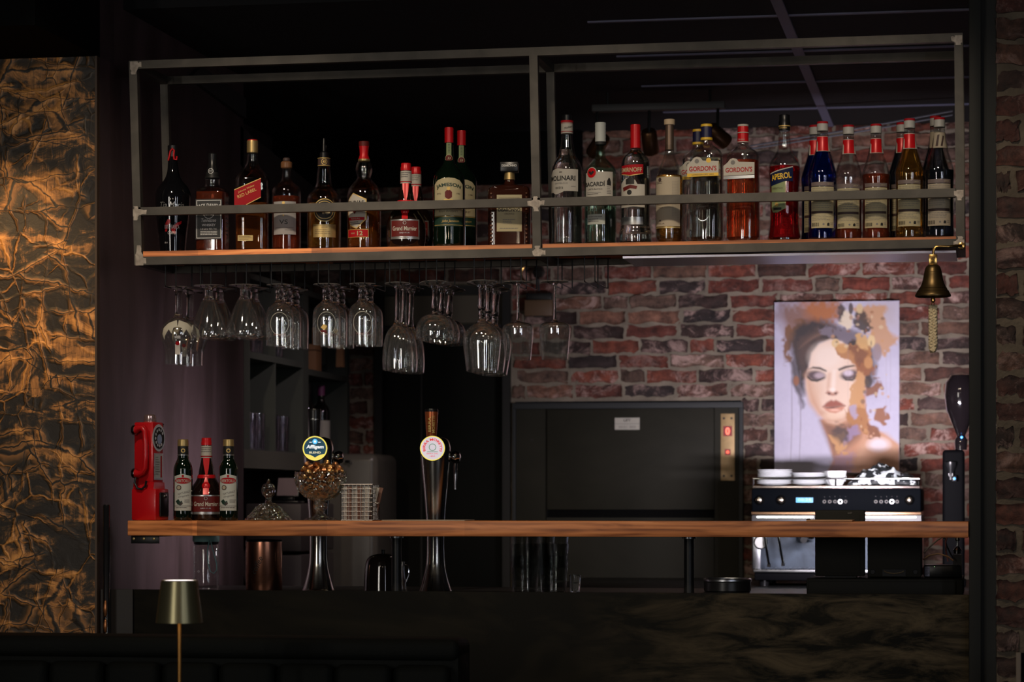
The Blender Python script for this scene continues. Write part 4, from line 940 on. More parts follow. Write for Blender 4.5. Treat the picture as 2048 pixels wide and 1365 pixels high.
# 17 aperitif
B = Bot('aperitif_bottle', 'bright red aperitif bottle with navy label and black cap', CATB, 1569, UP, -16)
B.body([(33, 492), (33.5, 475), (30, 455), (29, 425), (30, 370), (31.5, 345), (31, 330), (26, 318), (17, 308), (13.5, 296), (11.5, 275), (10.5, 262)], glass, .0028, 334, redl)
B.lathe('cap', [(11.5, 262), (11.5, 244), (10.5, 242), (10.5, 231), (9.5, 230)], blackp); D = B.dec(); D.r(-20, 20, 252, 254, goldink, 0); D.t('BARBIERI', 0, 257, 16, 3, goldink, 0); D.on('cap_print', R=11.8)
D = B.dec(); D.p([(-24, 375), (-24, 350), (-6, 344), (8, 340), (26, 337), (26, 366), (10, 366), (-6, 371)], bluep, 1); D.p([(-24, 351), (-24, 349), (26, 336), (26, 338)], paper, 2); D.t('APEROL', 1, 356, 42, 12, yellow, 2, bold=.03, rot=.12)
D.p([(-22, 420), (-22, 372), (10, 366), (10, 420), (-6, 428), (-18, 427)], greenlab, 0); D.r(9, 11, 366, 420, cream, 1); D.t('APERITIVO', -7, 380, 24, 4, brownink, 1); D.d(-8, 412, 4, goldink, 1); D.r(-16, 2, 418, 423, ink, 1); D.ln(-16, 4, 388, 404, 4, dkgreen, 1); D.on('label', zstep=.01)
# 18+ syrups
def syrup(label, px, Y, rot, top, liq, neck='red', sc=1, lev=300, capm=None, grp='syrup bottles with back labels showing', hw=28):
    B = Bot('syrup_bottle', label, CATB, px, Y, rot, None, grp); base = B.py0()-6*1; H = base-top; h = lambda p: base-(472-p)/(472-244)*H
    B.body([(hw*w_, h(p)) for w_, p in [(.98, 478), (1.0, 466), (1.02, 460), (.97, 455), (.97, 362), (1.02, 352), (1.0, 342), (.90, 334), (.72, 318), (.52, 300), (.40, 282), (.38, 262)]], glass, .0026, h(lev), liq)
    B.lathe('cap', [(11.5, h(262)), (11.4, h(248))], M('syrup_cap', (.42, .41, .38), .5), ribs=4); B.lathe('cap_top', [(11.4, h(248)), (11, h(244))], redp)
    D = B.dec()
    if neck == 'red': D.r(-14, 34, h(303), h(273), paper, 0); D.p([(-10, h(302)), (-10, h(285)), (-14, h(280)), (-14, h(274)), (12, h(274)), (12, h(302))], red, 1)
    else: D.r(-14, 34, h(303), h(273), beigep, 0); D.p([(-8, h(300)), (-4, h(278)), (0, h(277)), (-3, h(300))], brownink, 1); D.p([(2, h(300)), (6, h(279)), (9, h(280)), (6, h(300))], brownink, 1)
    D.on('neck_label', zstep=.003)
    D = B.dec(); D.r(-26, 24, h(453), h(373), cream if neck == 'red' else beigep, 0); D.r(-26, 24, h(371.5), h(364), M('syrup_name_strip', (.16, .12, .11), .5), 0); D.t('SIROP', 14, h(368), 10, 2.4, cream, 1)
    D.ln(-23, 21, h(376), h(383), 2, greyink, 1, th=.25, ragged=False); D.ln(-23, 21, h(398), h(417), 5, greyink, 1, th=.25); D.r(-25, 21, h(425), h(420), brownink, 1); D.ln(-23, 20, h(428), h(440), 4, greyink, 1, th=.25)
    u = -24
    while u < -9: wv = random.uniform(.4, 1.2); D.r(u, u+wv, h(450), h(443), ink, 1); u += wv+random.uniform(.5, 1)
    D.p([(8, h(449)), (8, h(445)), (10, h(443)), (13, h(444)), (13, h(449))], ink, 1); D.d(1, h(446), 2, greyink, 1); D.ln(15, 22, h(443), h(449), 2, greyink, 1); D.on('label', zstep=.02)
    return B
syrup('syrup bottle half hidden behind the deep blue one', 1630, .205, 4, 251, bluel)
syrup('deep blue syrup bottle with red neck band, first of the syrups', 1645, .085, 2, 244, bluel, hw=28.5)
syrup('nearly clear syrup bottle right of the deep blue one', 1697, .10, 2, 251, redbr, lev=376, hw=27.5)
syrup('dark reddish syrup bottle in the middle of the syrup row', 1752, .10, 2, 249, redbr, lev=345, hw=28)
syrup('syrup bottle half hidden behind the golden amber one', 1804, .205, 3, 246, darkl)
syrup('golden amber syrup bottle with red neck band', 1819, .085, 0, 238, gold_l, lev=300, hw=28.5)
syrup('syrup bottle with pale cap behind the last one on the right', 1871, .205, 4, 233, darkl, neck='tan')
syrup('dark clear syrup bottle with tan neck label at the right end', 1879, .085, 0, 236, darkl, neck='tan', lev=345, hw=29)

# ================================================================ glass racks and hanging glasses
GR = 'wire glass racks under the bottle shelf'
rows = [329, 399, 470, 541, 635, 707, 778, 851, 947, 1020, 1094, 1168]
def hookpy(px): return 573-(px-329)/(1168-329)*10
ringz = {}
for r in range(3):
    grp = rows[r*4:r*4+4]; xm = W(grp[1]+30, 550, .05).x
    zt = zshelf(xm)-.0405
    rk = thing('glass_rack', ['black wire glass rack under the left end of the bottle shelf', 'black wire glass rack in the middle holding goblets', 'black wire glass rack under the centre post with an empty last lane'][r], 'glass rack', (xm, .14, zt), 0, GR)
    for p in grp:
        q = MB()
        for dpx in (0, 21):
            x = W(p+dpx, 560, .02).x; zb = W(p+dpx, hookpy(p), .02).z; zt2 = zshelf(x)-.0172
            side = -1 if dpx == 0 else 1
            q.tube([(x, .028, zt2), (x, .028, zb+.003), (x, .031, zb), (x, .27, zb), (x, .273, zb+.003), (x, .273, zt2)], .0017, blackm, 8)
            if dpx == 0: ringz[p] = zb
        loc(q.build('lane'), rk)
    xa, xb = W(grp[0], 560, .02).x, W(grp[-1]+21, 560, .02).x
    q = MB()
    for yy in (.06, .24): q.tube([(xa-.012, yy, zshelf(xa)-.0195), (xb+.012, yy, zshelf(xb)-.0195)], .0017, blackm, 6)
    loc(q.build('cross_wire'), rk)
# silhouettes: (half width px, py) from foot down to rim, at the front glass of each lane
GL = {
 'balloon': [(30, 570), (29.5, 571.5), (10, 574), (8.5, 577), (6.5, 590), (7, 622), (11, 629), (27, 640), (36, 654), (36.5, 668), (31, 684), (27, 696), (27, 722)],
 'cone': [(31, 569), (30.5, 570.5), (11, 573), (8, 576), (8, 589), (10, 592), (16, 602), (27, 629), (35, 654), (36, 664), (34.5, 669), (32, 672)],
 'stub': [(27, 568), (26.5, 569.5), (11, 571.5), (7, 574), (9.5, 581), (7, 588), (9, 592), (7, 598), (14, 604), (24, 613), (27.5, 625), (28, 650), (27, 688)],
 'flute': [(26, 562), (25.5, 563.5), (8, 566.5), (5, 572), (5, 600), (5.5, 635), (10, 645), (20, 655), (27, 672), (31, 705), (31, 724), (30, 734)],
 'coupe': [(31, 557), (30.5, 558.5), (9, 562), (5.5, 568), (5, 585), (8, 605), (5, 612), (6, 618), (22, 622), (33, 632), (38.5, 648), (38.5, 660), (37, 668)],
 'goblet': [(31, 556), (30.5, 557.5), (10, 561), (7.5, 567), (7, 590), (9, 607), (6, 612), (8, 618), (6, 626), (9, 634), (22, 642), (34, 654), (38.5, 668), (37, 690), (32, 733)],
 'slim': [(29, 558), (28.5, 559.2), (6, 560.5), (2.6, 565), (2.3, 600), (3, 628), (5, 637), (24, 639), (31, 646), (31.5, 655), (29, 680), (26, 713)]}
lanes = [('balloon', 329, 357, 2, 'balloon beer glass with frosted crest'), ('cone', 399, 417, 2, 'cone-shaped beer glass'), ('cone', 470, 489, 2, 'cone-shaped beer glass'),
 ('stub', 541, 557, 3, 'short-stemmed tulip beer glass'), ('stub', 635, 653, 3, 'short-stemmed tulip beer glass'), ('stub', 707, 728, 2, 'short-stemmed tulip beer glass'),
 ('flute', 778, 795, 3, 'long-stemmed wine glass'), ('coupe', 851, 868, 3, 'shallow cocktail coupe'), ('goblet', 947, 961, 3, 'ribbed water goblet'), ('slim', 1020, 1038, 1, 'thin-stemmed tapered gin glass'), ('slim', 1094, 1112, 1, 'thin-stemmed tapered gin glass')]
lane_word = ['leftmost', 'second', 'third', 'fourth', 'fifth', 'sixth', 'seventh', 'eighth', 'ninth', 'tenth', 'eleventh']
pos_word = {1: ['only glass'], 2: ['front glass', 'rear glass'], 3: ['front glass', 'middle glass', 'rear glass'], 4: ['front glass', 'second glass', 'third glass', 'rearmost glass']}
frost = M('frosted_print', (.50, .47, .38), .7)
tilt = {'coupe': .13, 'goblet': .10, 'flute': .05}
for li, (kind, rp, pc, n, desc) in enumerate(lanes):
    Yg = {'balloon': .10, 'cone': .058, 'coupe': .07}.get(kind, .062); s_ = PPM(pc, Yg); prof = GL[kind]; rimy = prof[-1][1]; footy = prof[0][1]
    xg = W(rp+10.5, 560, .02).x; zf = ringz[rp]+.0019
    # (r, z) with z = 0 under the foot, negative towards the rim
    q = [(r/s_, -(py-footy)/s_-.0) for r, py in prof]
    rest = [q[2]]+chaikin(q[3:], 2)
    outer = [(q[0][0]*.97, .0022), (q[0][0], .0012), (q[0][0]*.98, 0)]+[(q[1][0]*.75, -.0013)]+rest
    st_i = [i for i, (r, py) in enumerate(prof)]
    # inner cavity starts at the bowl
    bowl = {'balloon': 629, 'cone': 594, 'stub': 603, 'flute': 644, 'coupe': 622, 'goblet': 635, 'slim': 638}[kind]
    zb = -(bowl-footy)/s_
    t_ = .0014
    inner = [(max(r-t_, .0005), z) for r, z in outer if z < zb-.003]
    inner = [(inner[0][0]*.55, zb-.004)]+inner
    loop = [(0, .0022)]+outer+[(outer[-1][0]-t_*.5, outer[-1][1]-.0006)]+inner[::-1]+[(0, zb-.0035)]
    cg = 'hanging '+{'balloon': 'balloon glasses', 'cone': 'cone glasses', 'stub': 'tulip glasses', 'flute': 'wine glasses', 'coupe': 'coupes', 'goblet': 'goblets', 'slim': 'gin glasses'}[kind]
    lab0 = None
    for k in range(n):
        y = Yg+k*max(2*max(r for r, p_ in prof)/s_+.002, .082)
        lab = '%s, %s of the %s lane of hanging glassware' % (desc, pos_word[n][k], lane_word[li])
        if k == 0:
            root = thing('hanging_glass', lab, 'glass', (xg, y, zf), 0, cg)
            cut = zb-.004
            bo = [p for p in outer if p[1] <= cut+.004]; b = MB(); b.lathe(bo+[(outer[-1][0]-t_*.5, outer[-1][1]-.0006)]+inner[::-1], glassbowl, 56, close=False); b.build('bowl', root)
            so = [p for p in outer if cut-.0005 <= p[1] <= -.0032]; b = MB(); b.lathe([(0, so[0][1])]+so+[(so[-1][0], cut), (0, cut)], glassf, 40, close=False); b.build('stem', root)
            fo = [p for p in outer if p[1] > -.0032]; b = MB(); b.lathe([(0, .0022)]+fo+[(so[0][0], so[0][1])], footglass, 48, close=False); b.build('foot', root)
            if kind in ('balloon', 'stub'):
                D = Decal(); fz = lambda py: -(py-footy)/s_
                R0 = lambda z: max([.002]+[r for r, zz in outer if abs(zz-z) < .004])
                def Rp(z):
                    pr = sorted(outer, key=lambda p: p[1])
                    for a, c in zip(pr, pr[1:]):
                        if a[1] <= z <= c[1] and c[1] > a[1]: return a[0]+(c[0]-a[0])*(z-a[1])/(c[1]-a[1])
                    return pr[0][0]
                if kind == 'balloon':
                    for sg in (-1, 1):
                        D.poly([(sg*x/s_, fz(y_)) for x, y_ in [(2, 636), (20, 642), (33, 652), (36, 664), (30, 676), (28, 668), (22, 660), (18, 655), (12, 664), (8, 652), (0, 650)]], frost, 0)
                    D.rect(-5/s_, 5/s_, fz(705), fz(685), M('pale_print', (.6, .55, .5), .6), 0); D.disc(0, fz(683), 4/s_, redp, 1); D.text('WEISS', 0, fz(671), 12/s_, 5/s_, white, 0, .03)
                else:
                    if li == 4: D.poly([(x/s_, fz(y_)) for x, y_ in [(-12, 655), (-6, 648), (2, 652), (-4, 660)]], goldink, 0); D.rect(-12/s_, 0, fz(665), fz(660), dkred, 0)
                    D.ring(0, fz(646), 19/s_, 19.7/s_, frost, 0, sy=1.15)
                    D.text(['AFFLIGEM', 'HERTOG JAN', 'MORETTI'][li-3], 0, fz(668), 26/s_, 4/s_, M('faint_red_print', (.20, .06, .05), .6), 0)
                D.build('print', root, lambda u, z, e: ((Rp(z)+e)*math.sin(u/Rp(z)), -(Rp(z)+e)*math.cos(u/Rp(z)), z), R=True, step=.004, zstep=.004, eps=.0003)
            if kind == 'goblet':
                pass
            first = root
        else:
            root = copy_tree(first); root.location = (xg, y, zf); root['label'] = lab
        root.rotation_euler = (tilt.get(kind, 0)*-1 if kind in tilt else 0, 0, math.radians(random.uniform(-30, 5)) if k else math.radians(14))
        if kind in tilt: root.location.z -= (q[0][0])*math.sin(tilt[kind])*0

# ================================================================ on the wooden ledge
ZL = zw1
def zl(px, py, Y, z0=ZL): return W(px, py, Y).z-z0
# red toy pay phone
s_ = PPM(300, .05); pc = W(300, 1000, .05); fac = math.atan2(CX-pc.x, .05-CY)
ph = thing('pay_phone', 'small red pay telephone ornament at the left end of the ledge', 'telephone', (pc.x, .05, ZL), fac+math.radians(62))
phr = M('glossy_red_enamel', (.50, .006, .010), .28, coat=.3)
z_ = lambda py: (1041-py)/s_
b = MB(); b.box(-.042, .036, -.040, .036, 0, z_(978), phr, .004); b.prism([(-.036, z_(979)), (.032, z_(979)), (.028, z_(965)), (-.032, z_(965))], -.030, .034, phr); b.build('base', ph, ang=30)
b = MB(); b.box(-.032, .030, -.026, .033, z_(966), z_(845), phr, .004); b.build('case', ph, ang=30)
b = MB(); b.lathe([(.016, z_(846)), (.018, z_(843)), (.017, z_(832)), (.011, z_(829)), (0, z_(828))], M('silvered_pink', (.6, .42, .4), .2, .8), 24, c=(0, 0, 0)); b.build('bell_cap', ph)
D = Decal(); dzc = z_(876); D.disc(0, dzc, .0375, M('dial_white', (.55, .57, .6), .3), 0, 36); D.disc(0, dzc, .0305, ink, 1, 32)
D.disc(.001, dzc-.004, .014, M('dial_blue_face', (.25, .33, .5), .3), 2, 24)
for k in range(10): a = 2*PI*k/12+.6; D.disc(.0225*math.cos(a), dzc+.0225*math.sin(a), .0042, M('dial_white', (0, 0, 0)), 2, 12)
plab(D.build('dial', ph, lambda u, z, e: (u, -.0262-e*2.2, z)), 'white rotary dial with finger holes')
D = Decal(); D.rect(-.027, .027, z_(960), z_(907), silverp, 0); D.rect(-.022, .022, z_(957), z_(910), M('card_cream', (.45, .47, .44), .4), 1); D.rect(.010, .018, z_(955), z_(912), redp, 2); D.lines(-.019, .006, z_(914), z_(952), 8, greyink, 2)
plab(D.build('notice_card', ph, lambda u, z, e: (u, -.0262-e, z)), 'framed instruction card with a red stripe')
b = MB(); b.box(-.024, .026, -.046, -.0405, .010, z_(985), blackp, .003); b.lathe([(.005, 0), (.005, .004), (0, .005)], chrome, 12, T=Matrix.Translation((.0, -.0462, z_(993))) @ Matrix.Rotation(PI/2, 4, 'X')); b.build('coin_box_door', ph)
hs = [(-.046, .022, z_(861)), (-.047, .010, z_(857)), (-.048, -.002, z_(857)), (-.049, -.010, z_(864)), (-.050, -.013, z_(885)), (-.050, -.013, z_(915)), (-.049, -.011, z_(936)), (-.048, -.002, z_(946)), (-.047, .010, z_(949)), (-.046, .022, z_(947))]
b = MB(); b.tube(chaikin3 := [Vector(p) for p in hs], lambda t: .0078+.0035*(abs(t-.5)*2)**3, phr, 14); h_ = b.build('handset', ph)
for (p, n_) in ((hs[0], 'earpiece'), (hs[-1], 'mouthpiece')):
    b = MB(); b.lathe([(.0135, 0), (.0145, .004), (.0135, .008)], chrome, 20, T=Matrix.Translation((p[0], p[1]+.006, p[2])) @ Matrix.Rotation(PI/2, 4, 'X')); b.build(n_, h_)
b = MB(); b.tube([(-.047, .019+.0, z_(955)), (-.048, .022, z_(966)), (-.047, .014, z_(977)), (-.046, .002, z_(979)), (-.045, -.009, z_(973)), (-.045, -.013, z_(962))], .0032, blackp, 8); b.build('cord', ph)
b = MB(); b.lathe([(.004, 0), (.006, .002), (.004, .006), (0, .0065)], chrome, 12, T=Matrix.Translation((.031, -.02, z_(850))) @ Matrix.Rotation(PI/2, 4, 'Y')); b.build('side_knob', ph)

# oil bottles
def oil(label, px, rot):
    B = Bot('oil_bottle', label, CATB, px, .03, rot, ZL, 'dark olive oil bottles')
    B.body([(18.8, 1045), (19.2, 1030), (19.2, 945), (18.8, 935), (15, 926), (11.5, 920), (11, 914), (10.8, 905)], glassG)
    B.lathe('neck_sleeve', [(11, 912), (10.6, 893)], blackpap); B.lathe('cap', [(11.4, 893), (11.4, 881), (10.8, 880)], goldcap, ribs=3)
    D = B.dec(); D.d(1, 902, 4.2, goldink, 0); D.d(1, 902, 2.4, ink, 1); D.r(-18, 18, 910, 911.5, silverp, 0); D.on('neck_label', R=11.2)
    D = B.dec(); D.p([(-18, 1022), (-18, 953), (-8, 951), (-3, 949), (0, 948.5), (3, 949), (8, 951), (20, 953), (20, 1022)], M('pale_green_paper', (.48, .50, .45), .6), 0)
    D.d(1, 962, 17, redp, 1, ry=6.2/B.s); D.t('BERTOLLI', 1, 962.5, 27, 6, paper, 2, bold=.02); D.disc(1/B.s, B.z(953), 2.4/B.s, redp, 1); D.d(-7, 976, 5.2, brownink, 1); D.d(-7, 976, 3.6, beigep, 2)
    D.t('NATURALE', 3, 986, 26, 4, greyink, 1, shear=.4, rot=.25); D.t('Originale', 3, 993, 22, 4, greyink, 1, shear=.4, rot=.2); D.p([(-14, 1003), (-8, 999), (-4, 1004), (-1, 1002), (1, 1008), (-4, 1012), (-10, 1009)], dkgreen, 1); D.d(-3, 1008, 3, brownink, 1); D.ln(4, 18, 1000, 1008, 3, greyink, 1); D.r(-18, 20, 1012, 1013, greyink, 1); D.ln(-14, 16, 1015, 1019, 1, greyink, 1); D.on('label')
oil('dark oil bottle with gold cap beside the red telephone', 366, -4)
oil('dark oil bottle with gold cap right of the ribboned liqueur bottle', 457, -6)
cordon('squat dark orange liqueur bottle with red ribbon, on the ledge between oil bottles', 413, .095, -2, pyb=1039, zb=ZL, sc=.985)

# glass lid
xl_ = W(537, 1000, .07).x; s_ = PPM(537, .07); zz = lambda py: (1041-py)/s_
cg = thin_glass('cut_glass', (.88, .92, .86), .06, .16, 2.4, .8, bump=.8, bs=90)
lid = thing('cut_glass_cover', 'loose cut glass lid with faceted knob lying on the ledge', 'lid', (xl_, .07, ZL))
b = MB(); b.lathe([(46/s_, 0), (48/s_, .001), (47/s_, .006), (44/s_, .0075), (34/s_, zz(1024)), (20/s_, zz(1013)), (12/s_, zz(1007)), (7/s_, zz(1005)), (6/s_, zz(1000)), (0, zz(1000)), (0, zz(1004)-.004), (9/s_, zz(1009)-.004), (20/s_, zz(1016)-.004), (33/s_, zz(1026)-.004), (43/s_, .002)], cg, 48, close=False)
for k in range(20):
    a = 2*PI*k/20; q = Matrix.Rotation(a, 4, 'Z'); b.tube([q @ Vector((r/s_, 0, z)) for r, z in [(12, zz(1006.5)), (24, zz(1015)), (42, .0095)]], lambda t: .0012+.0022*t, cg, 6)
b.build('lid_dome', lid)
b = MB(); b.lathe([(6/s_, zz(1000)), (7/s_, zz(994)), (12/s_, zz(990)), (14.5/s_, zz(984)), (14.5/s_, zz(976)), (11/s_, zz(969)), (4/s_, zz(966)), (2.6/s_, zz(960)), (0, zz(957))], cg, 8)
b.build('knob', lid, ang=5)
# candy bowl and sweets
xb_, Yb = W(641, 1000, .075).x, .075; s_ = PPM(641, Yb)
bw = thing('candy_bowl', 'footed cut glass bowl heaped with gold-wrapped sweets', 'bowl', (xb_, Yb, ZL))
b = MB()
outer = [(31/s_, 0), (33/s_, .002), (31/s_, .006), (18/s_, .0095), (10/s_, zz(1028)), (9/s_, zz(1022)), (14/s_, zz(1016)), (15/s_, zz(1009)), (10/s_, zz(1004)), (16/s_, zz(1001)), (30/s_, zz(994)), (44/s_, zz(980)), (50/s_, zz(962)), (52/s_, zz(950)), (51/s_, zz(944))]
inner = [(49.5/s_, zz(944)), (49/s_, zz(952)), (46/s_, zz(964)), (40/s_, zz(980)), (27/s_, zz(990)), (12/s_, zz(996)), (0, zz(997))]
b.lathe([(0, .003)]+outer+inner, cg, 56, close=False)
for k in range(14):
    a = 2*PI*k/14; q = Matrix.Rotation(a, 4, 'Z'); b.tube([q @ Vector((r/s_, 0, zz(p))) for r, p in [(17, 1000), (31, 993), (45, 979), (51, 962), (53, 947)]], lambda t: .0012+.0022*math.sin(PI*t), cg, 6)
    b.lathe([(0, 0), (.0028, .001), (.0028, .004), (0, .005)], cg, 8, T=q @ Matrix.Translation((50.5/s_, 0, zz(945)-.001)))
b.build('bowl_glass', bw)
gw = M('gold_wrapper', (.62, .33, .12), .22, .9, bump=.4, bscale=120); gw2 = M('copper_wrapper', (.50, .22, .09), .25, .9, bump=.4, bscale=120)
def sweet(m):
    t = MB(); t.lathe([(0, -.012), (.006, -.010), (.0085, -.004), (.009, 0), (.0085, .004), (.006, .010), (0, .012)], m, 10); t.lathe([(.0025, .011), (.008, .017), (.0095, .020), (.007, .018), (.001, .013)], m, 8, close=False); t.lathe([(.0025, -.011), (.008, -.017), (.0095, -.020), (.007, -.018), (.001, -.013)], m, 8, close=False)
    return t
protos = []
pts = []
rd = random.Random(11)
for lvl, (R_, n_, py) in enumerate([(.018, 4, 985), (.036, 8, 972), (.016, 3, 968), (.047, 9, 957), (.026, 6, 954), (.047, 9, 944), (.028, 6, 940), (.008, 2, 936), (.035, 5, 934)]):
    for k in range(n_): a = 2*PI*(k+.4*lvl)/n_; pts.append((R_*math.cos(a), R_*math.sin(a), zz(py)+rd.uniform(-.002, .002)))
for i, p in enumerate(pts):
    if i < 2:
        o = sweet([gw, gw2][i]).build('wrapped_sweet'); protos.append(o)
    else: o = protos[i % 2].copy(); COL.objects.link(o)
    o.location = (xb_+p[0], Yb+p[1], ZL+p[2]); o.rotation_euler = (rd.uniform(1.0, 2.2), rd.uniform(-.5, .5), rd.uniform(0, 6))
    tag(o, 'gold-wrapped sweet heaped in the footed glass bowl', 'sweet', 'gold-wrapped sweets in the glass bowl')
# wire basket with sugar sticks
xk, Yk_ = W(721, 1000, .10).x, .10; s_ = PPM(716, Yk_); hw = 32/s_; hh = zz(969)
bk = thing('wire_basket', 'square chromed wire basket of sugar sticks on the ledge', 'basket', (xk, Yk_, ZL))
wm = M('basket_wire', (.22, .21, .20), .35, .9)
b = MB()
for i in range(9):
    u = -hw+2*hw*i/8
    for (x0, y0) in ((u, -hw), (u, hw), (-hw, u), (hw, u)): b.tube([(x0, y0, .001), (x0, y0, hh)], .0008, wm, 6)
for j in range(9):
    z = .001+(hh-.001)*j/8; r = .0008 if j not in (0, 8) else .0014
    b.tube([(-hw, -hw, z), (hw, -hw, z), (hw, hw, z), (-hw, hw, z)], r, wm, 6, closed=True)
for i in range(9): u = -hw+2*hw*i/8; b.tube([(u, -hw, .001), (u, hw, .001)], .0008, wm, 5)
b.build('wire_mesh', bk)
b = MB(); b.tube([(hw, -.012, zz(1005)), (hw+.006, -.012, zz(1007)), (hw+.008, 0, zz(1009)), (hw+.006, .012, zz(1007)), (hw, .012, zz(1005))], .0012, wm, 6); b.build('handle', bk)
stm = [M('white_sugar_paper', (.38, .36, .32), .6), M('brown_sugar_paper', (.16, .08, .055), .6), M('grey_sugar_paper', (.22, .21, .19), .6)]
sp = []
for i, m in enumerate(stm):
    b = MB(); b.box(-.0062, .0062, -.0018, .0018, 0, .088, m, .0015, 2); b.box(-.0065, .0065, -.0005, .0005, .083, .091, m); sp.append(b.build('sugar_stick'))
for i in range(17):
    o = sp[i] if i < 3 else sp[i % 3].copy()
    if i >= 3: COL.objects.link(o)
    lean = i >= 14; cx_ = -.034+(i % 7)*.0098; cy2 = -.030+(i//7)*.026
    if lean: cx_, cy2 = .020+(i-14)*.0075, -.01+(i-14)*.013
    o.location = (xk+cx_, Yk_+cy2, ZL+.003); o.rotation_euler = (rd.uniform(-.03, .03), (.24 if lean else rd.uniform(-.03, .05)), rd.uniform(-.25, .25))
    tag(o, ['white', 'brown', 'greyish'][i % 3]+(' paper sugar stick leaning out over the right rim of the basket, %s' % ['the lowest one', 'middle one', 'the outermost'][i-14] if lean else ' paper sugar stick in the wire basket, %s in the %s row' % (['leftmost', 'second from the left', 'third from the left', 'middle one', 'third from the right', 'second from the right', 'rightmost'][i % 7], ['front', 'rear'][min(i//7, 1)])), 'sugar stick', 'sugar sticks in the wire basket')
# thin mat under the second tap and a slim clipboard at the right
b = MB(); pa, pb = W(770, 1040, .02).x, W(935, 1040, .02).x; b.box(pa, pb, -.02, .12, ZL+.0004, ZL+.0026, M('beige_mat', (.30, .26, .2), .6), .0008)
tag(b.build('drip_mat', ang=30), 'thin beige mat lying on the ledge before the second beer tap', 'mat')
b = MB(); pa, pb = W(1613, 1040, -.01).x, W(1705, 1040, -.01).x; b.box(pa, pb, -.02, .10, ZL+.0004, ZL+.0045, M('kraft_board', (.36, .20, .10), .5), .001)
cb = tag(b.build('clipboard', ang=30), 'thin clipboard lying flat on the right half of the ledge', 'clipboard')
b = MB(); b.box(pa-.001, pa+.008, -.021, .03, ZL+.0046, ZL+.0075, blackp, .001); k_ = b.build('clip'); k_.parent = cb

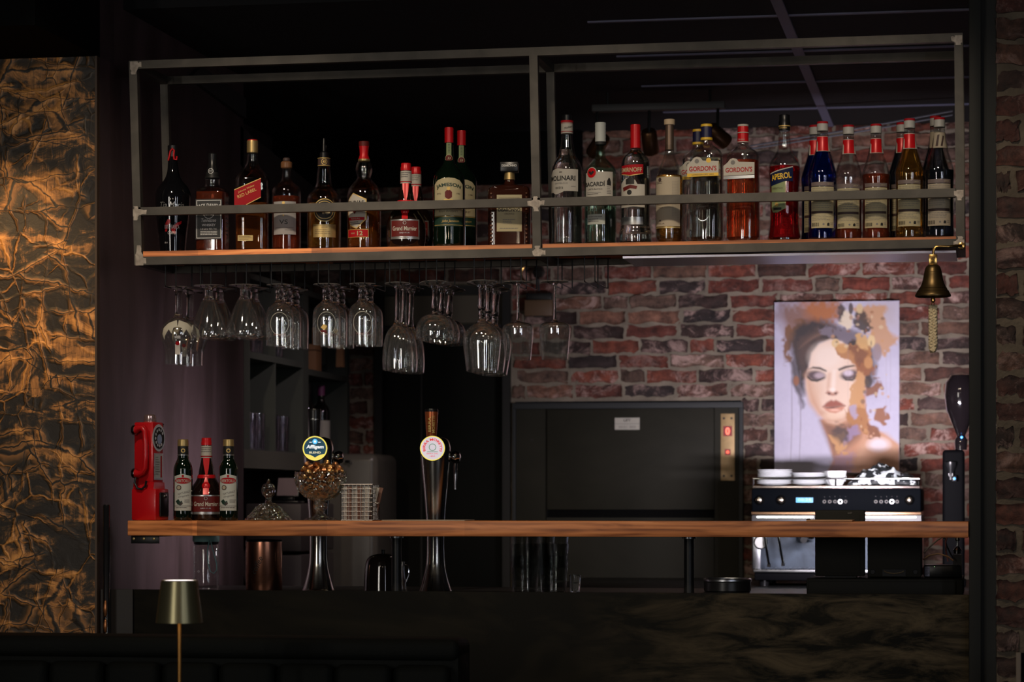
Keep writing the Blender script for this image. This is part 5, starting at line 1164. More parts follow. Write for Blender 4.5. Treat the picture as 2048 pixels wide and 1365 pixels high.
# ================================================================ beer taps
dchrome = M('smoked_chrome', (.42, .41, .38), .17, 1)
def tap(px, lens_px, label, grp, kind):
    Y = .33; s_ = PPM(px, Y); x = W(px, 1000, Y).x; z_ = lambda py: W(px, py, Y).z-ZW
    t = thing('beer_tap', label, 'beer tap', (x, Y, ZW), 0, grp)
    t.rotation_euler[2] = math.atan2(CX-x, Y-CY)
    pr = [(33, 1187), (32, 1180), (27, 1165), (22, 1145), (18.5, 1125), (17.5, 1090), (18.5, 1050), (20.5, 1020), (24, 980), (28, 940), (31, 905), (30, 888), (24, 878), (12, 875)]
    q = chaikin([(r/s_, max(0, z_(py))) for r, py in pr], 2); q = [(q[0][0], 0)]+[p for p in q if p[1] > .001]+[(0, z_(875))]
    b = MB(); b.lathe(q, dchrome, 48); b.build('column', t)
    lx = (lens_px-px)/s_; R = 25.5/s_; zc = z_(898); yf = -33/s_
    T = Matrix.Translation((lx, yf, zc)) @ Matrix.Rotation(PI/2-.05, 4, 'X')
    b = MB(); b.lathe([(R*.9, -.03), (R, -.012), (R, 0), (R*.96, .003)], blackp, 48, T=T); b.build('lens_housing', t)
    ring = M('lit_yellow_rim', (.7, .6, .1), .4, emis=(.85, .72, .14), es=.75)
    D = Decal()
    if kind == 'a':
        nv = M('lit_navy', (.01, .04, .07), .3, emis=(.02, .09, .14), es=.45); wt = M('lit_white', (.7, .7, .7), .3, emis=(.85, .88, .9), es=.85); bl = M('lit_blue', (.1, .4, .7), .3, emis=(.10, .52, .95), es=.9)
        D.disc(0, 0, R*.96, ring, 0, 40); sh = []
        for k in range(25): a = -.55+(PI+1.1)*k/24; sh.append((R*.86*math.cos(a), R*.86*math.sin(a)))
        D.poly(sh[:]+[(-R*.35, -R*.52), (0, -R*.72), (R*.35, -R*.52)], nv, 1)
        D.disc(0, R*.52, R*.2, bl, 2); D.disc(0, R*.52, R*.09, wt, 3); D.rect(-R*.44, -R*.24, R*.44, R*.50, wt, 2); D.rect(R*.24, R*.44, R*.44, R*.50, wt, 2)
        D.text('Affligem', 0, R*.08, R*1.36, R*.36, wt, 2, .03, .15); D.text('BLEND', 0, -R*.33, R*.9, R*.16, M('lit_cream', (.7, .66, .5), .3, emis=(.8, .74, .45), es=.6), 2, .03)
    else:
        wt2 = M('lit_lilac_white', (.6, .58, .62), .3, emis=(.66, .62, .72), es=.62); rl = M('lit_red', (.6, .02, .03), .3, emis=(.75, .05, .06), es=.6); gl = M('lit_green', (.02, .2, .05), .3, emis=(.03, .22, .06), es=.5)
        D.disc(0, 0, R*.97, ring, 0, 40); D.disc(0, 0, R*.9, wt2, 1, 40); D.text('BIRRA MORETTI', 0, R*.68, R*2.6, R*.20, rl, 2, .03, 0, arc=R*.66)
        D.text('BIRRA DAL', 0, -R*.42, R*.9, R*.10, rl, 2); D.text('1859', 0, -R*.62, R*.4, R*.1, rl, 2); D.rect(-R*.42, R*.42, -R*.3, -R*.26, gl, 2); D.ring(0, R*.08, R*.24, R*.28, gl, 2)
    plab(D.build('lit_badge', t, lambda u, z, e: tuple(T @ Vector((u, z, .0033+e)))), 'glowing round badge')
    hx = (lens_px-px-(1 if kind == 'a' else 2))/s_
    T2 = Matrix.Translation((hx, -.012, z_(880)))
    hm = blackp if kind == 'a' else M('copper_lacquer', (.42, .11, .035), .3, .6)
    b = MB(); b.lathe([(9/s_, 0), (10.5/s_, .01), (12.5/s_, (880-842)/s_), (13.5/s_, (880-824)/s_), (12.5/s_, (880-819.5)/s_), (0, (880-819)/s_)], hm, 24, T=T2); b.build('handle', t)
    b = MB(); b.lathe([(13.6/s_, (880-824.5)/s_), (13.7/s_, (880-822)/s_), (12.5/s_, (880-818.8)/s_), (0, (880-818.2)/s_)], blackp, 24, T=T2); b.build('handle_cap', t)
    D = Decal(); hr = 13/s_
    if kind == 'a': D.text('Affligem', 0, (880-840)/s_, 16/s_, 5/s_, silverp, 0)
    else: D.text('BIRRA', -4/s_, (880-850)/s_, 30/s_, 6/s_, goldink, 0, .02, rot=PI/2); D.text('MORETTI', 4/s_, (880-850)/s_, 34/s_, 6/s_, goldink, 0, .02, rot=PI/2)
    D.build('handle_lettering', t, lambda u, z, e: (hx+(hr+e)*math.sin(u/hr), -.012-(hr+e)*math.cos(u/hr), z_(880)+z), R=True, step=.003)
    b = MB(); b.lathe([(.010, 0), (.016, .006), (.019, .016), (.015, .026), (.006, .03)], chrome, 24, T=Matrix.Translation((30/s_, .01, z_(915))) @ Matrix.Rotation(PI/2, 4, 'Y'))
    b.tube([(36/s_, .01, z_(915)), (40/s_, .012, z_(925)), (40/s_, .012, z_(950)), (40/s_, .012, z_(980))], lambda t_: .007-.003*t_, chrome, 12); b.build('spout', t)
tap(637, 630, 'beer tap with black handle and glowing navy and yellow badge', 'beer taps on the bar', 'a')
tap(871, 865, 'beer tap with copper handle and glowing white badge', 'beer taps on the bar', 'm')

# ================================================================ on the steel worktop, below the ledge
# sports bottle
x = W(412, 1100, .22).x; s_ = PPM(412, .22); z_ = lambda py: max(0, W(412, py, .22).z-ZW)
sb = thing('sports_bottle', 'clear drinking bottle with teal lid and strap below the ledge', 'water bottle', (x, .22, ZW))
teal = M('teal_plastic', (.30, .56, .54), .5)
b = MB(); q = [(23/s_, .0), (26/s_, .003), (26/s_, z_(1110)), (26.5/s_, z_(1095)), (24/s_, z_(1088)), (22.5/s_, z_(1088)), (25/s_, z_(1096)), (24.5/s_, .006), (0, .006)]
b.lathe([(0, .0)]+q, glass, 40, close=False); b.build('bottle_body', sb)
b = MB(); b.lathe([(24/s_, z_(1090)), (25/s_, z_(1086)), (25/s_, z_(1078))], blackp, 32); b.build('seal', sb)
b = MB(); b.lathe([(26.5/s_, z_(1084)), (27/s_, z_(1079)), (26.5/s_, z_(1064)), (20/s_, z_(1060)), (0, z_(1060))], teal, 32); b.build('lid', sb)
b = MB(); pp_ = [(16, 1080), (12, 1100), (13, 1125), (18, 1143), (25, 1147), (31, 1140), (31, 1128), (26, 1110), (21, 1093), (18, 1080)]
b.tube([(u/s_, -27.5/s_-.002, z_(p)) for u, p in pp_], .0042, teal, 8, flat=(.3, 1)); b.build('strap', sb)
D = Decal()
for p in (1105, 1125, 1144): D.disc(-.026, z_(p), .0017, whiteink, 0, 10)
D.ring(-.011, z_(1143), .0025, .004, whiteink, 0, 4); D.build('print', sb, lambda u, z, e: ((26.2/s_+e)*math.sin(u*s_/26.2), -(26.2/s_+e)*math.cos(u*s_/26.2), z))
# copper canister
x = W(528, 1100, .13).x; s_ = PPM(528, .13); z_ = lambda py: max(0, W(528, py, .13).z-ZW)
cc = thing('copper_canister', 'shiny copper canister with dark rim standing below the ledge', 'canister', (x, .13, ZW))
b = MB(); b.lathe([(35.5/s_, 0), (36.5/s_, .003), (36.5/s_, z_(1083)), (34.8/s_, z_(1083)), (34.8/s_, .004), (0, .004)], M('polished_copper', (.62, .27, .17), .24, 1), 56); b.build('cylinder', cc)
b = MB(); b.lathe([(36.6/s_, z_(1084)), (36.8/s_, z_(1082)), (35/s_, z_(1080)), (33/s_, z_(1081)), (33/s_, z_(1086))], blackp, 48); b.build('rim', cc)
D = Decal(); D.text('coffee', -.006, z_(1130), .052, .016, ink, 0, 0, .2, rot=1.1); D.build('lettering', cc, lambda u, z, e: ((36.6/s_+e)*math.sin(u*s_/36.6), -(36.6/s_+e)*math.cos(u*s_/36.6), z), R=True)
# dark ice scoop tub and steel milk jug behind the support post
x = W(766, 1100, .16).x; s_ = PPM(766, .16); z_ = lambda py: max(0, W(766, py, .16).z-ZW)
b = MB(); q = [(39, 1190), (38, 1160), (36, 1130), (32, 1118), (24, 1111), (10, 1108)]
b.lathe([(0, 0)]+[(r/s_, z_(p)) for r, p in chaikin(q, 2)]+[(0, z_(1108))], M('smoked_acrylic', (.014, .010, .008), .1, coat=.8), 40)
b.tube([(0, 0, z_(1110)), (0, 0, z_(1104)), (0, 0, z_(1100))], .005, blackp)
dcl = b.build('smoked_dome_cover'); dcl.location = (x, .16, ZW); tag(dcl, 'smoky black domed cover standing behind the first support post', 'cover')
x = W(798, 1100, .34).x; s_ = PPM(798, .34); z_ = lambda py: max(0, W(798, py, .34).z-ZW)
b = MB(); b.lathe([(15/s_, 0), (15.5/s_, .004), (14/s_, .02), (11/s_, z_(1140)), (12/s_, z_(1124)), (11/s_, z_(1124)), (9.8/s_, z_(1140)), (13/s_, .006), (0, .006)], chrome, 32)
mj = b.build('milk_jug'); tag(mj, 'small steel milk jug half hidden behind the first support post', 'jug'); mj.location = (x+.0, .34, ZW)
b = MB(); b.tube([(11/s_, 0, z_(1130)), (19/s_, 0, z_(1132)), (20/s_, 0, z_(1150)), (14/s_, 0, z_(1165))], .002, chrome, 8); h_ = b.build('handle'); h_.parent = mj
# ribbed tumblers, nested in stacks
def tumbler_proto():
    s_ = 740; b = MB(); seg = 40
    pr = [(24/s_, 0), (25/s_, .003), (29/s_, 58/s_), (31/s_, 105/s_*.72)]
    def ring(r, z, rib): return [b.bm.verts.new(((r+(.0009 if (k % 2 and rib) else 0))*math.cos(2*PI*k/(seg*2)), (r+(.0009 if (k % 2 and rib) else 0))*math.sin(2*PI*k/(seg*2)), z)) for k in range(seg*2)]
    b.use(thin_glass('grey_drinking_glass', (.86, .87, .86))); R_ = [ring(r, z, i < 3) for i, (r, z) in enumerate(pr)]+[ring(r-.0022, z, False) for r, z in pr[::-1][:-1]]+[ring(23/s_-.001, .006, False)]
    for a, c in zip(R_, R_[1:]):
        for k in range(seg*2): b.face([a[k], a[(k+1) % (seg*2)], c[(k+1) % (seg*2)], c[k]])
    b.face(R_[0][::-1]); b.face(R_[-1]); return b.build('ribbed_tumbler', ang=60)
t0 = None
for i, (px, Y, n_, w1) in enumerate([(1050, .215, 3, 'left'), (1107, .215, 3, 'right'), (1080, .30, 3, 'rear')]):
    x = W(px, 1100, Y).x
    for k in range(n_):
        o = tumbler_proto() if t0 is None else t0.copy()
        if t0 is None: t0 = o
        else: COL.objects.link(o)
        o.location = (x, Y, ZW+.0005+k*.034); tag(o, 'ribbed clear tumbler, %s of the %s stack below the ledge' % (['lowest', 'middle one', 'topmost'][k], w1), 'glass', 'ribbed tumblers stacked on the worktop')
x = W(1150, 1150, .12).x; b = MB(); s_ = 745; b.lathe([(0, 0), (9/s_, 0), (10/s_, .002), (12/s_, 40/s_), (10.8/s_, 40/s_), (8.6/s_, .009), (0, .009)], glassf, 32, close=False)
o = b.build('shot_glass'); o.location = (x, .12, ZW); tag(o, 'small shot glass right of the ribbed tumbler stacks', 'glass')
# knock box / round tub
x = W(1455, 1170, .42).x; s_ = PPM(1455, .42)
kb = thing('round_tub', 'low round black tub with a steel rim below the ledge', 'tub', (x, .42, ZW)); z_ = lambda py: max(0, W(1455, py, .42).z-ZW)
b = MB(); b.lathe([(44/s_, 0), (47/s_, .003), (47/s_, z_(1164)), (45/s_, z_(1164)), (44/s_, .005), (0, .005)], blackp, 48); b.build('tub', kb)
b = MB(); b.lathe([(47/s_, z_(1165)), (48.5/s_, z_(1163)), (48.5/s_, z_(1159)), (45/s_, z_(1157)), (44/s_, z_(1160)), (44.5/s_, z_(1166))], brushed, 48, close=False); b.build('rim', kb)
# till hardware: cash drawer, two terminals seen from behind, router, cables, small lamp glint
def PX(px, Y): return W(px, 1100, Y).x
Yd = .10; zd = W(1700, 1158, Yd).z
dt = thing('cash_drawer', 'low wide dark cash drawer box at the right below the ledge', 'cash drawer', (PX(1768, Yd), Yd+.2, ZW))
dm = M('dark_grey_steel', (.014, .013, .010), .6, spec=.2); dm2 = M('dark_brown_plastic', (.014, .013, .010), .65, spec=.2)
b = MB(); b.box(PX(1613, Yd), PX(1926, Yd), Yd, Yd+.40, ZW+.0005, zd, dm, .003); loc(b.build('housing', ang=30), dt)
b = MB(); b.box(PX(1617, Yd), PX(1912, Yd), Yd-.004, Yd-.0002, ZW+.004, zd-.007, dm, .0015); loc(b.build('drawer_front', ang=30), dt)
Ya = .18
t1 = thing('till_screen', 'black square till screen seen from behind, left of the pair', 'till screen', (PX(1681, Ya), Ya+.03, zd))
b = MB(); b.box(PX(1630, Ya), PX(1729, Ya), Ya, Ya+.05, zd+.004, W(1681, 1021, Ya).z, dm2, .004); loc(b.build('screen_housing', ang=30), t1)
b = MB(); b.box(PX(1650, Ya), PX(1712, Ya), Ya+.01, Ya+.04, zd, zd+.004, blackp); b.box(PX(1640, Ya), PX(1720, Ya), Ya-.0012, Ya-.0001, zd+.012, W(1681, 1030, Ya).z, dm2, .0004); loc(b.build('back_cover', ang=30), t1)
D = Decal(); c = W(1700, 1027, Ya); D.text('SHIFT', 0, 0, .012, .004, greyink, 0); q = D.build('lettering', None, lambda u, z, e: (c.x+u, Ya-.0014-e, c.z+z)); loc(q, t1)
t2 = thing('till_printer', 'dark boxy till printer with a curved handle, right of the till screen', 'printer', (PX(1788, Ya), Ya+.08, zd))
b = MB(); b.box(PX(1735, Ya), PX(1842, Ya), Ya, Ya+.16, zd+.002, W(1788, 1062, Ya).z, dm2, .004); loc(b.build('housing', ang=30), t2)
c = W(1788, 1146, Ya); b = MB(); b.tube([(c.x-.026, Ya-.002, c.z+.004), (c.x-.018, Ya-.006, c.z), (c.x, Ya-.008, c.z-.0025), (c.x+.018, Ya-.006, c.z), (c.x+.026, Ya-.002, c.z+.004)], .0016, M('worn_handle', (.16, .11, .06), .35, .3), 8); b.box(c.x-.031, c.x+.031, Ya-.0015, Ya-.0002, c.z-.010, c.z+.008, blackp); loc(b.build('handle'), t2)
for sx in (-1, 1):
    b = MB(); b.lathe([(.007, 0), (.006, .002), (0, .002)], blackp, 16, T=Matrix.Translation((c.x+sx*.057, Ya-.0002, c.z+.002)) @ Matrix.Rotation(PI/2, 4, 'X')); loc(b.build('screw_cover'), t2)
rt = thing('router', 'small black network box with a pale label and green light', 'router', (PX(1886, Ya+.04), Ya+.1, zd))
b = MB(); b.box(PX(1848, Ya+.04), PX(1922, Ya+.04), Ya+.04, Ya+.14, zd+.001, W(1886, 1131, Ya+.04).z, blackp, .003); loc(b.build('housing', ang=30), rt)
c = W(1854, 1143, Ya+.04); D = Decal(); D.rect(-.006, .007, -.014, .012, M('blue_grey_label', (.2, .2, .28), .5), 0); D.lines(-.005, .006, .010, -.012, 7, ink, 1); D.disc(.020, .012, .0011, M('green_led', (.1, .4, .1), .4, emis=(.5, 1, .4), es=.8), 1, 8)
q = D.build('label', None, lambda u, z, e: (c.x+u, Ya+.0395-e, c.z+z)); loc(q, rt)
for i, (cm, pts_) in enumerate([(M('tan_cable', (.20, .11, .05), .5), [(1846, 1120), (1858, 1112), (1876, 1108), (1896, 1114), (1906, 1122)]), (M('grey_cable', (.14, .12, .10), .5), [(1848, 1106), (1862, 1092), (1876, 1080), (1890, 1072)]), (M('dark_red_cable', (.10, .03, .03), .5), [(1896, 1124), (1892, 1104), (1891, 1085), (1896, 1070)]), (blackp, [(1912, 1126), (1902, 1110), (1894, 1094), (1888, 1074)])]):
    b = MB(); b.tube([tuple(W(px, py, .26+i*.03+.006*math.sin(k*2))) for k, (px, py) in enumerate(pts_)], .0022, cm, 8)
    tag(b.build('cable'), ['tan looping cable above the router', 'grey cable rising to the left of the router', 'dark red cable rising behind the router', 'black cable rising at the right end of the ledge'][i], 'cable', 'cables behind the till')
b = MB(); c = W(1915, 1095, .3); b.lathe([(0, 0), (.010, .002), (.012, .012), (.006, .020), (.003, .022), (.003, .036), (.008, .040), (.004, .048), (0, .05)], chrome, 16)
o = b.build('tap_connector'); o.location = (c.x, .3, ZW+.0005+.0); 
b = MB(); b.box(-.012, .012, -.012, .012, -(c.z-.02-ZW), 0, blackp); k_ = b.build('stand'); k_.parent = o; o.location.z = c.z-.02
tag(o, 'small shiny metal fitting beside the cables at the right end', 'fitting')

# black post with copper clips left of the bar
x = W(213, 1100, -.04).x; b = MB(); zt_ = W(213, 1010, -.04).z; b.lathe([(.010, 0), (.010, zt_-.004), (.008, zt_), (0, zt_)], M('gloss_black', (.008, .008, .009), .15, coat=.6), 20)
o = b.build('black_pole'); o.location = (x, -.04, .0); tag(o, 'slim glossy black pole standing at the foot of the plum wall', 'pole')
for (pya, pyb) in ((1200, 1236), (1238, 1268)):
    za, zb_ = W(213, pyb, -.055).z, W(213, pya, -.055).z; b = MB(); b.lathe([(0, za), (.0035, za+.006), (.0055, (za+zb_)/2), (.0035, zb_-.006), (0, zb_)], M('copper_clip_metal', (.5, .2, .08), .3, .8), 12, c=(.002, -.0145, 0)); k_ = b.build('clip'); k_.parent = o; plab(k_, 'copper coloured clip')

# ================================================================ brass bell
x, Yb2 = W(1866, 560, -.03).x, -.03; s_ = PPM(1866, -.03); ztop = W(1866, 508, -.03).z
bl = thing('brass_bell', 'brass bar bell hanging from a curved bracket at the frame corner', 'bell', (x, Yb2, ztop)); z_ = lambda py: W(1866, py, Yb2).z-ztop
b = MB(); xe = W(1922, 491, -.01).x-x; b.tube([(xe, .025, z_(491)), (xe-.012, .012, z_(491.5)), (xe-.03, .002, z_(494)), (.018, 0, z_(493.5)), (.008, 0, z_(494)), (.002, 0, z_(499)), (0, 0, z_(511))], lambda t: .0034+.001*abs(t-.5), brass, 12)
b.lathe([(.010, 0), (.009, .003), (.006, .004)], brass, 20, T=Matrix.Translation((xe+.001, .028, z_(491))) @ Matrix.Rotation(PI/2, 4, 'X')); b.build('bracket', bl)
b = MB(); b.box(-8.5/s_, 8.5/s_, -.004, .004, z_(530), z_(509), brass, .0025); b.lathe([(.004, 0), (.003, .002), (0, .002)], brassd, 12, T=Matrix.Translation((0, -.0042, z_(518))) @ Matrix.Rotation(PI/2, 4, 'X')); b.build('clamp', bl)
b = MB(); pr = [(34, 592), (35.5, 594), (36, 591), (33, 586), (29, 580), (24, 572), (20, 560), (18, 548), (16, 538), (12, 531), (4, 528)]
q = [(r/s_, z_(p)) for r, p in chaikin(pr, 1)]; inn = [(max(r-.002, 0.001), z-.001) for r, z in q][::-1]
b.lathe([(0, q[-1][1])]+q[::-1]+inn[::-1]+[(0, q[-1][1]-.003)], brassd, 48, close=False)
for p in (583, 577, 545): b.tube([((r_ := np.interp(p, [531, 548, 572, 586], [12, 18, 24.3, 33.2]))/s_*math.cos(a), r_/s_*math.sin(a), z_(p)) for a in [2*PI*k/32 for k in range(32)]], .0009, brassd, 6, closed=True)
b.build('bell_body', bl)
b = MB(); b.tube([(0, 0, z_(540)), (0, 0, z_(596))], .0018, brassd, 8); b.lathe([(0, z_(606)), (.005, z_(604)), (.006, z_(600)), (.004, z_(594)), (0, z_(592))], brass, 16); b.tube([(0.004*math.cos(a), 0, z_(609)+.005*math.sin(a)) for a in [2*PI*k/14 for k in range(14)]], .0011, brass, 6, closed=True); b.build('clapper', bl)
b = MB(); rp = M('cotton_rope', (.66, .54, .34), .8, bump=.4, bscale=200)
for ph_ in (0, 1, 2):
    b.tube([(.0068*math.cos(k*.55+ph_*2*PI/3)*(1 if k < 56 else .6), .0045*math.sin(k*1.1+ph_*4*PI/3), z_(613)+(z_(703)-z_(613))*k/60) for k in range(61)], .0056, rp, 8)
b.build('rope', bl)

# ================================================================ side wall cabinet with niches (faces +X)
Yc0 = Y1+.005; Yc1 = YonX(704, WX)
zb0 = W(500, 900, YonX(500, WX)).z; zb1 = W(500, 937, YonX(500, WX)).z
ztopc = 2.0
cabt = thing('niche_cabinet', 'grey-green painted cabinet with open niches beside the plum wall', 'cabinet', (WX-.14, (Yc0+Yc1)/2, zb1))
yA, yB, yC, yD, yE = YonX(500, WX), YonX(553, WX), YonX(606, WX), YonX(617, WX), YonX(692, WX)
b = MB(); b.box(WX-.29, WX-.28, Yc0, Yc1, zb1, ztopc, greymdf); loc(b.build('back_panel', smooth=False), cabt)
b = MB(); b.box(WX-.28, WX, Yc0, yA, zb0, ztopc, greymdf); loc(b.build('side_panel', smooth=False), cabt)
b = MB(); b.box(WX-.28, WX, yE+.02, Yc1, zb0, ztopc, greymdf); loc(b.build('side_panel', smooth=False), cabt)
b = MB(); b.box(WX-.28, WX, Yc0, Yc1, zb1, zb0, M('olive_grey_board', (.10, .098, .078), .5)); loc(b.build('bottom_board', smooth=False), cabt)
b = MB(); b.box(WX-.28, WX, yC, yD, zb0, ztopc, greymdf); loc(b.build('divider', smooth=False), cabt)
b = MB(); b.box(WX-.28, WX-.004, yB-.006, yB+.006, zb0, ztopc, greymdf); loc(b.build('divider', smooth=False), cabt)
z1 = W(500, 703, yA).z; z2 = W(617, 738, yD).z
b = MB(); b.box(WX-.28, WX-.002, yA, yC, z1-.022, z1, greymdf); loc(b.build('shelf', smooth=False), cabt)
b = MB(); b.box(WX-.28, WX-.002, yD, yE+.02, z2-.022, z2, greymdf); loc(b.build('shelf', smooth=False), cabt)
b = MB(); b.box(WX-.28, WX, Yc0, Yc1, ztopc, ztopc+.02, greymdf); loc(b.build('top_board', smooth=False), cabt)
# glasses and wine bottles in it
hg = thin_glass('ribbed_tall_glass', (.93, .90, .93), .05, .12)
def highball(h, r):
    b = MB(); seg = 32
    prof = [(0, 0), (r*.85, 0), (r*.9, .003), (r, h), (r-.0022, h), (r*.82, .008), (0, .008)]
    b.lathe(prof, hg, seg, close=False)
    for k in range(16): a = 2*PI*k/16; b.tube([(r*.9*math.cos(a), r*.9*math.sin(a), .004), (r*math.cos(a), r*math.sin(a), h*.97)], .0014, hg, 5)
    return b.build('highball_glass')
hp = highball(.128, .022); i = 0
lw = ['nearest the plum wall', 'second along', 'third along', 'fourth along', 'fifth along', 'farthest of the bay']
for (zz_, ylist, bay) in ((zb0, [YonX(p, WX) for p in (508, 522, 535, 566, 583)], 'lower'), (z1, [YonX(p, WX) for p in (516, 532, 572)], 'upper')):
    for j, yy in enumerate(ylist):
        o = hp if i == 0 else hp.copy()
        if i: COL.objects.link(o)
        i += 1; o.location = (WX-.032-.0*j, yy, zz_+.0005); tag(o, 'tall ribbed glass in the %s cabinet niche, %s' % (bay, lw[j]), 'glass', 'tall glasses in the side cabinet')
wineg = M('wine_bottle_glass', (.008, .007, .006), .08, coat=.5)
def wine(h, capm):
    r = .034*h/.27; b = MB(); q = chaikin([(r, 0), (r, .16*h/.27), (r, .172*h/.27), (r*.8, .19*h/.27), (r*.4, .205*h/.27), (r*.38, .25*h/.27), (r*.4, h)], 2)
    b.lathe([(0, 0)]+q+[(0, h)], wineg, 32); o = b.build('wine_bottle')
    b = MB(); b.lathe([(r*.42, h*.86), (r*.43, h), (r*.38, h+.002), (0, h+.002)], capm, 20); k = b.build('capsule'); k.parent = o
    b = MB(); b.lathe([(r+.0006, h*.14), (r+.0006, h*.5)], paper, 32, close=False); k = b.build('label_band'); k.parent = o
    return o
wl = [wine(.262, M('plum_capsule', (.20, .05, .14), .4)), wine(.262, blackp), wine(.262, M('grey_capsule', (.2, .2, .2), .4))]
for j, (o, dx_, dy_) in enumerate([(wl[0], -.05, YonX(668, WX)-yD), (wl[1], -.05, YonX(640, WX)-yD), (wl[2], -.14, YonX(645, WX)-yD)]):
    o.location = (WX+dx_, yD+dy_, zb0+.0005); tag(o, ['dark wine bottle with plum capsule in the side cabinet', 'dark wine bottle with black capsule in the side cabinet', 'dark wine bottle with grey capsule at the back of the side cabinet'][j], 'bottle', 'wine bottles in the side cabinet')
b = MB(); b.box(-.07, .07, -.045, .045, 0, .10, M('tan_wood_box', (.34, .17, .08), .6), .004); b.box(-.071, .071, -.046, .046, .075, .08, M('tan_dark', (.16, .08, .04), .6)); b.box(.055, .069, -.043, .043, .1, .16, M('tan_wood_box', (0, 0, 0)), .002)
o = b.build('wooden_box', ang=30); o.location = (WX-.09, YonX(648, WX), z2+.001); tag(o, 'small tan wooden box on the upper shelf of the side cabinet', 'box')
b = MB(); q = W(660, 700, yE-.03); b.prism([(-.0, 0), (.028, 0), (.026, .085), (.002, .085)], -.012, .012, M('tan_cloth', (.42, .21, .10), .8)); o = b.build('hanging_cloth', smooth=False); o.location = (WX+.004, yE-.16, W(665, 735, yE-.16).z); tag(o, 'tan cloth strip hanging over the edge of the cabinet shelf', 'cloth')

# under the cabinet: steel ice machine, tilted tablet, cream boiler with rounded edge
Yi = 1.75
im0, im1 = W(492, 1000, Yi).x, W(603, 1000, Yi).x
ic = thing('ice_machine', 'dull steel ice machine at the rear left behind the ledge', 'ice machine', ((im0+im1)/2, Yi+.2, 0))
b = MB(); b.box(im0, im1, Yi, Yi+.45, .1, W(540, 1110, Yi).z, M('warm_dull_steel', (.075, .062, .058), .5, .3, var=.1), .006); loc(b.build('bin', ang=30), ic)
b = MB(); b.box(im0, im1, Yi-.006, Yi+.45, W(540, 1104, Yi).z, W(540, 1008, Yi).z, M('warm_dull_steel', (0, 0, 0)), .006); loc(b.build('hood', ang=30), ic)
b = MB(); b.box(im0+.01, im1-.01, Yi+.01, Yi+.44, 0, .1, blackp); loc(b.build('plinth'), ic)
zt_ = W(570, 1006, Yi).z
tb = thing('order_tablet', 'tilted order tablet on a black foot on the ice machine', 'tablet', (W(577, 1000, Yi+.12).x, Yi+.12, W(540, 1008, Yi).z+.0005))
b = MB(); b.box(-.045, .045, -.04, .05, 0, .009, blackp, .003); b.box(-.022, .018, -.01, .02, .009, .022, blackp, .003); b.build('foot', tb, ang=30)
b = MB(); T = Matrix.Translation((-.0, .0, .055)) @ Matrix.Rotation(-.35, 4, 'X'); b.box(-.042, .040, -.004, .004, -.035, .038, blackp, .003, T=T); b.box(-.038, .036, -.0048, -.0042, -.031, .034, M('pinkish_screen', (.20, .15, .15), .25), T=T); b.build('screen', tb, ang=30)
Yf = 2.35; f0, f1 = W(640, 1000, Yf).x, W(753, 1000, Yf).x
cr_ = M('cream_enamel', (.105, .095, .078), .3, var=.1)
fg = thing('boiler', 'cream enamelled appliance with rounded edge and small tap behind the taps', 'boiler', ((f0+f1)/2, Yf+.15, 0))
b = MB(); b.box(f0, f1, Yf, Yf+.35, .3, W(700, 908, Yf).z, cr_, .03, 5); loc(b.build('body', ang=50), fg)
b = MB(); b.box(f0+.03, f1-.03, Yf+.03, Yf+.32, 0, .3, blackp); loc(b.build('base'), fg)
c = W(697, 925, Yf-.01); b = MB(); b.tube([(c.x-.012, Yf-.01, c.z+.004), (c.x+.006, Yf-.012, c.z+.004), (c.x+.010, Yf-.012, c.z-.006)], .004, blackp, 8); b.tube([(c.x-.002, Yf+.002, c.z+.004), (c.x-.002, Yf-.01, c.z+.004)], .004, blackp, 8); loc(b.build('tap'), fg)

# ================================================================ coffee machine
Ym = 1.95; sm = PPM(1672, Ym)
mx0, mx1 = W(1503, 1000, Ym).x, W(1842, 1000, Ym).x; mz = lambda py: W(1672, py, Ym).z
cm_ = thing('coffee_machine', 'two-group black and steel coffee machine with lit panel behind the ledge', 'coffee machine', ((mx0+mx1)/2, Ym+.22, ZR))
MX = lambda px: W(px, 1000, Ym).x
pan = M('gloss_navy_black', (.0006, .0012, .0024), .7, spec=.05)
b = MB(); b.box(mx0, mx1, Ym, Ym+.42, mz(1024), mz(978), pan, .006); loc(b.build('control_hood', ang=30), cm_)
b = MB(); b.box(mx0+.004, mx1-.004, Ym-.004, Ym+.41, mz(978), mz(972), M('warm_chrome', (.55, .46, .42), .2, 1), .0015)
for zz_ in (mz(958), ): b.tube([(mx0+.006, Ym, zz_), (mx1-.006, Ym, zz_), (mx1-.006, Ym+.40, zz_), (mx0+.006, Ym+.40, zz_)], .003, chrome, 8, closed=True)
for xx in (mx0+.006, (mx0+mx1)/2, mx1-.006): b.tube([(xx, Ym, mz(972)), (xx, Ym, mz(958))], .0028, chrome, 8)
loc(b.build('cup_rail', ang=40), cm_)
b = MB(); b.box(mx0, mx1, Ym-.005, Ym+.4, mz(1031), mz(1024.5), M('bronze_trim', (.50, .30, .18), .25, 1), .001); loc(b.build('bronze_trim', ang=30), cm_)
ledw = M('white_led', (.8, .85, .9), .4, emis=(.93, .97, .86), es=5)
for (a_, c_) in ((1513, 1626), (1730, 1832)):
    b = MB(); b.box(MX(a_), MX(c_), Ym+.012, Ym+.016, mz(1036.5), mz(1033.5), ledw); q = loc(b.build('led_strip', smooth=False), cm_); plab(q, 'glowing white light strip')
b = MB(); b.box(mx0, mx1, Ym+.016, Ym+.42, mz(1046), mz(1031), blackm); loc(b.build('lower_hood', smooth=False), cm_)
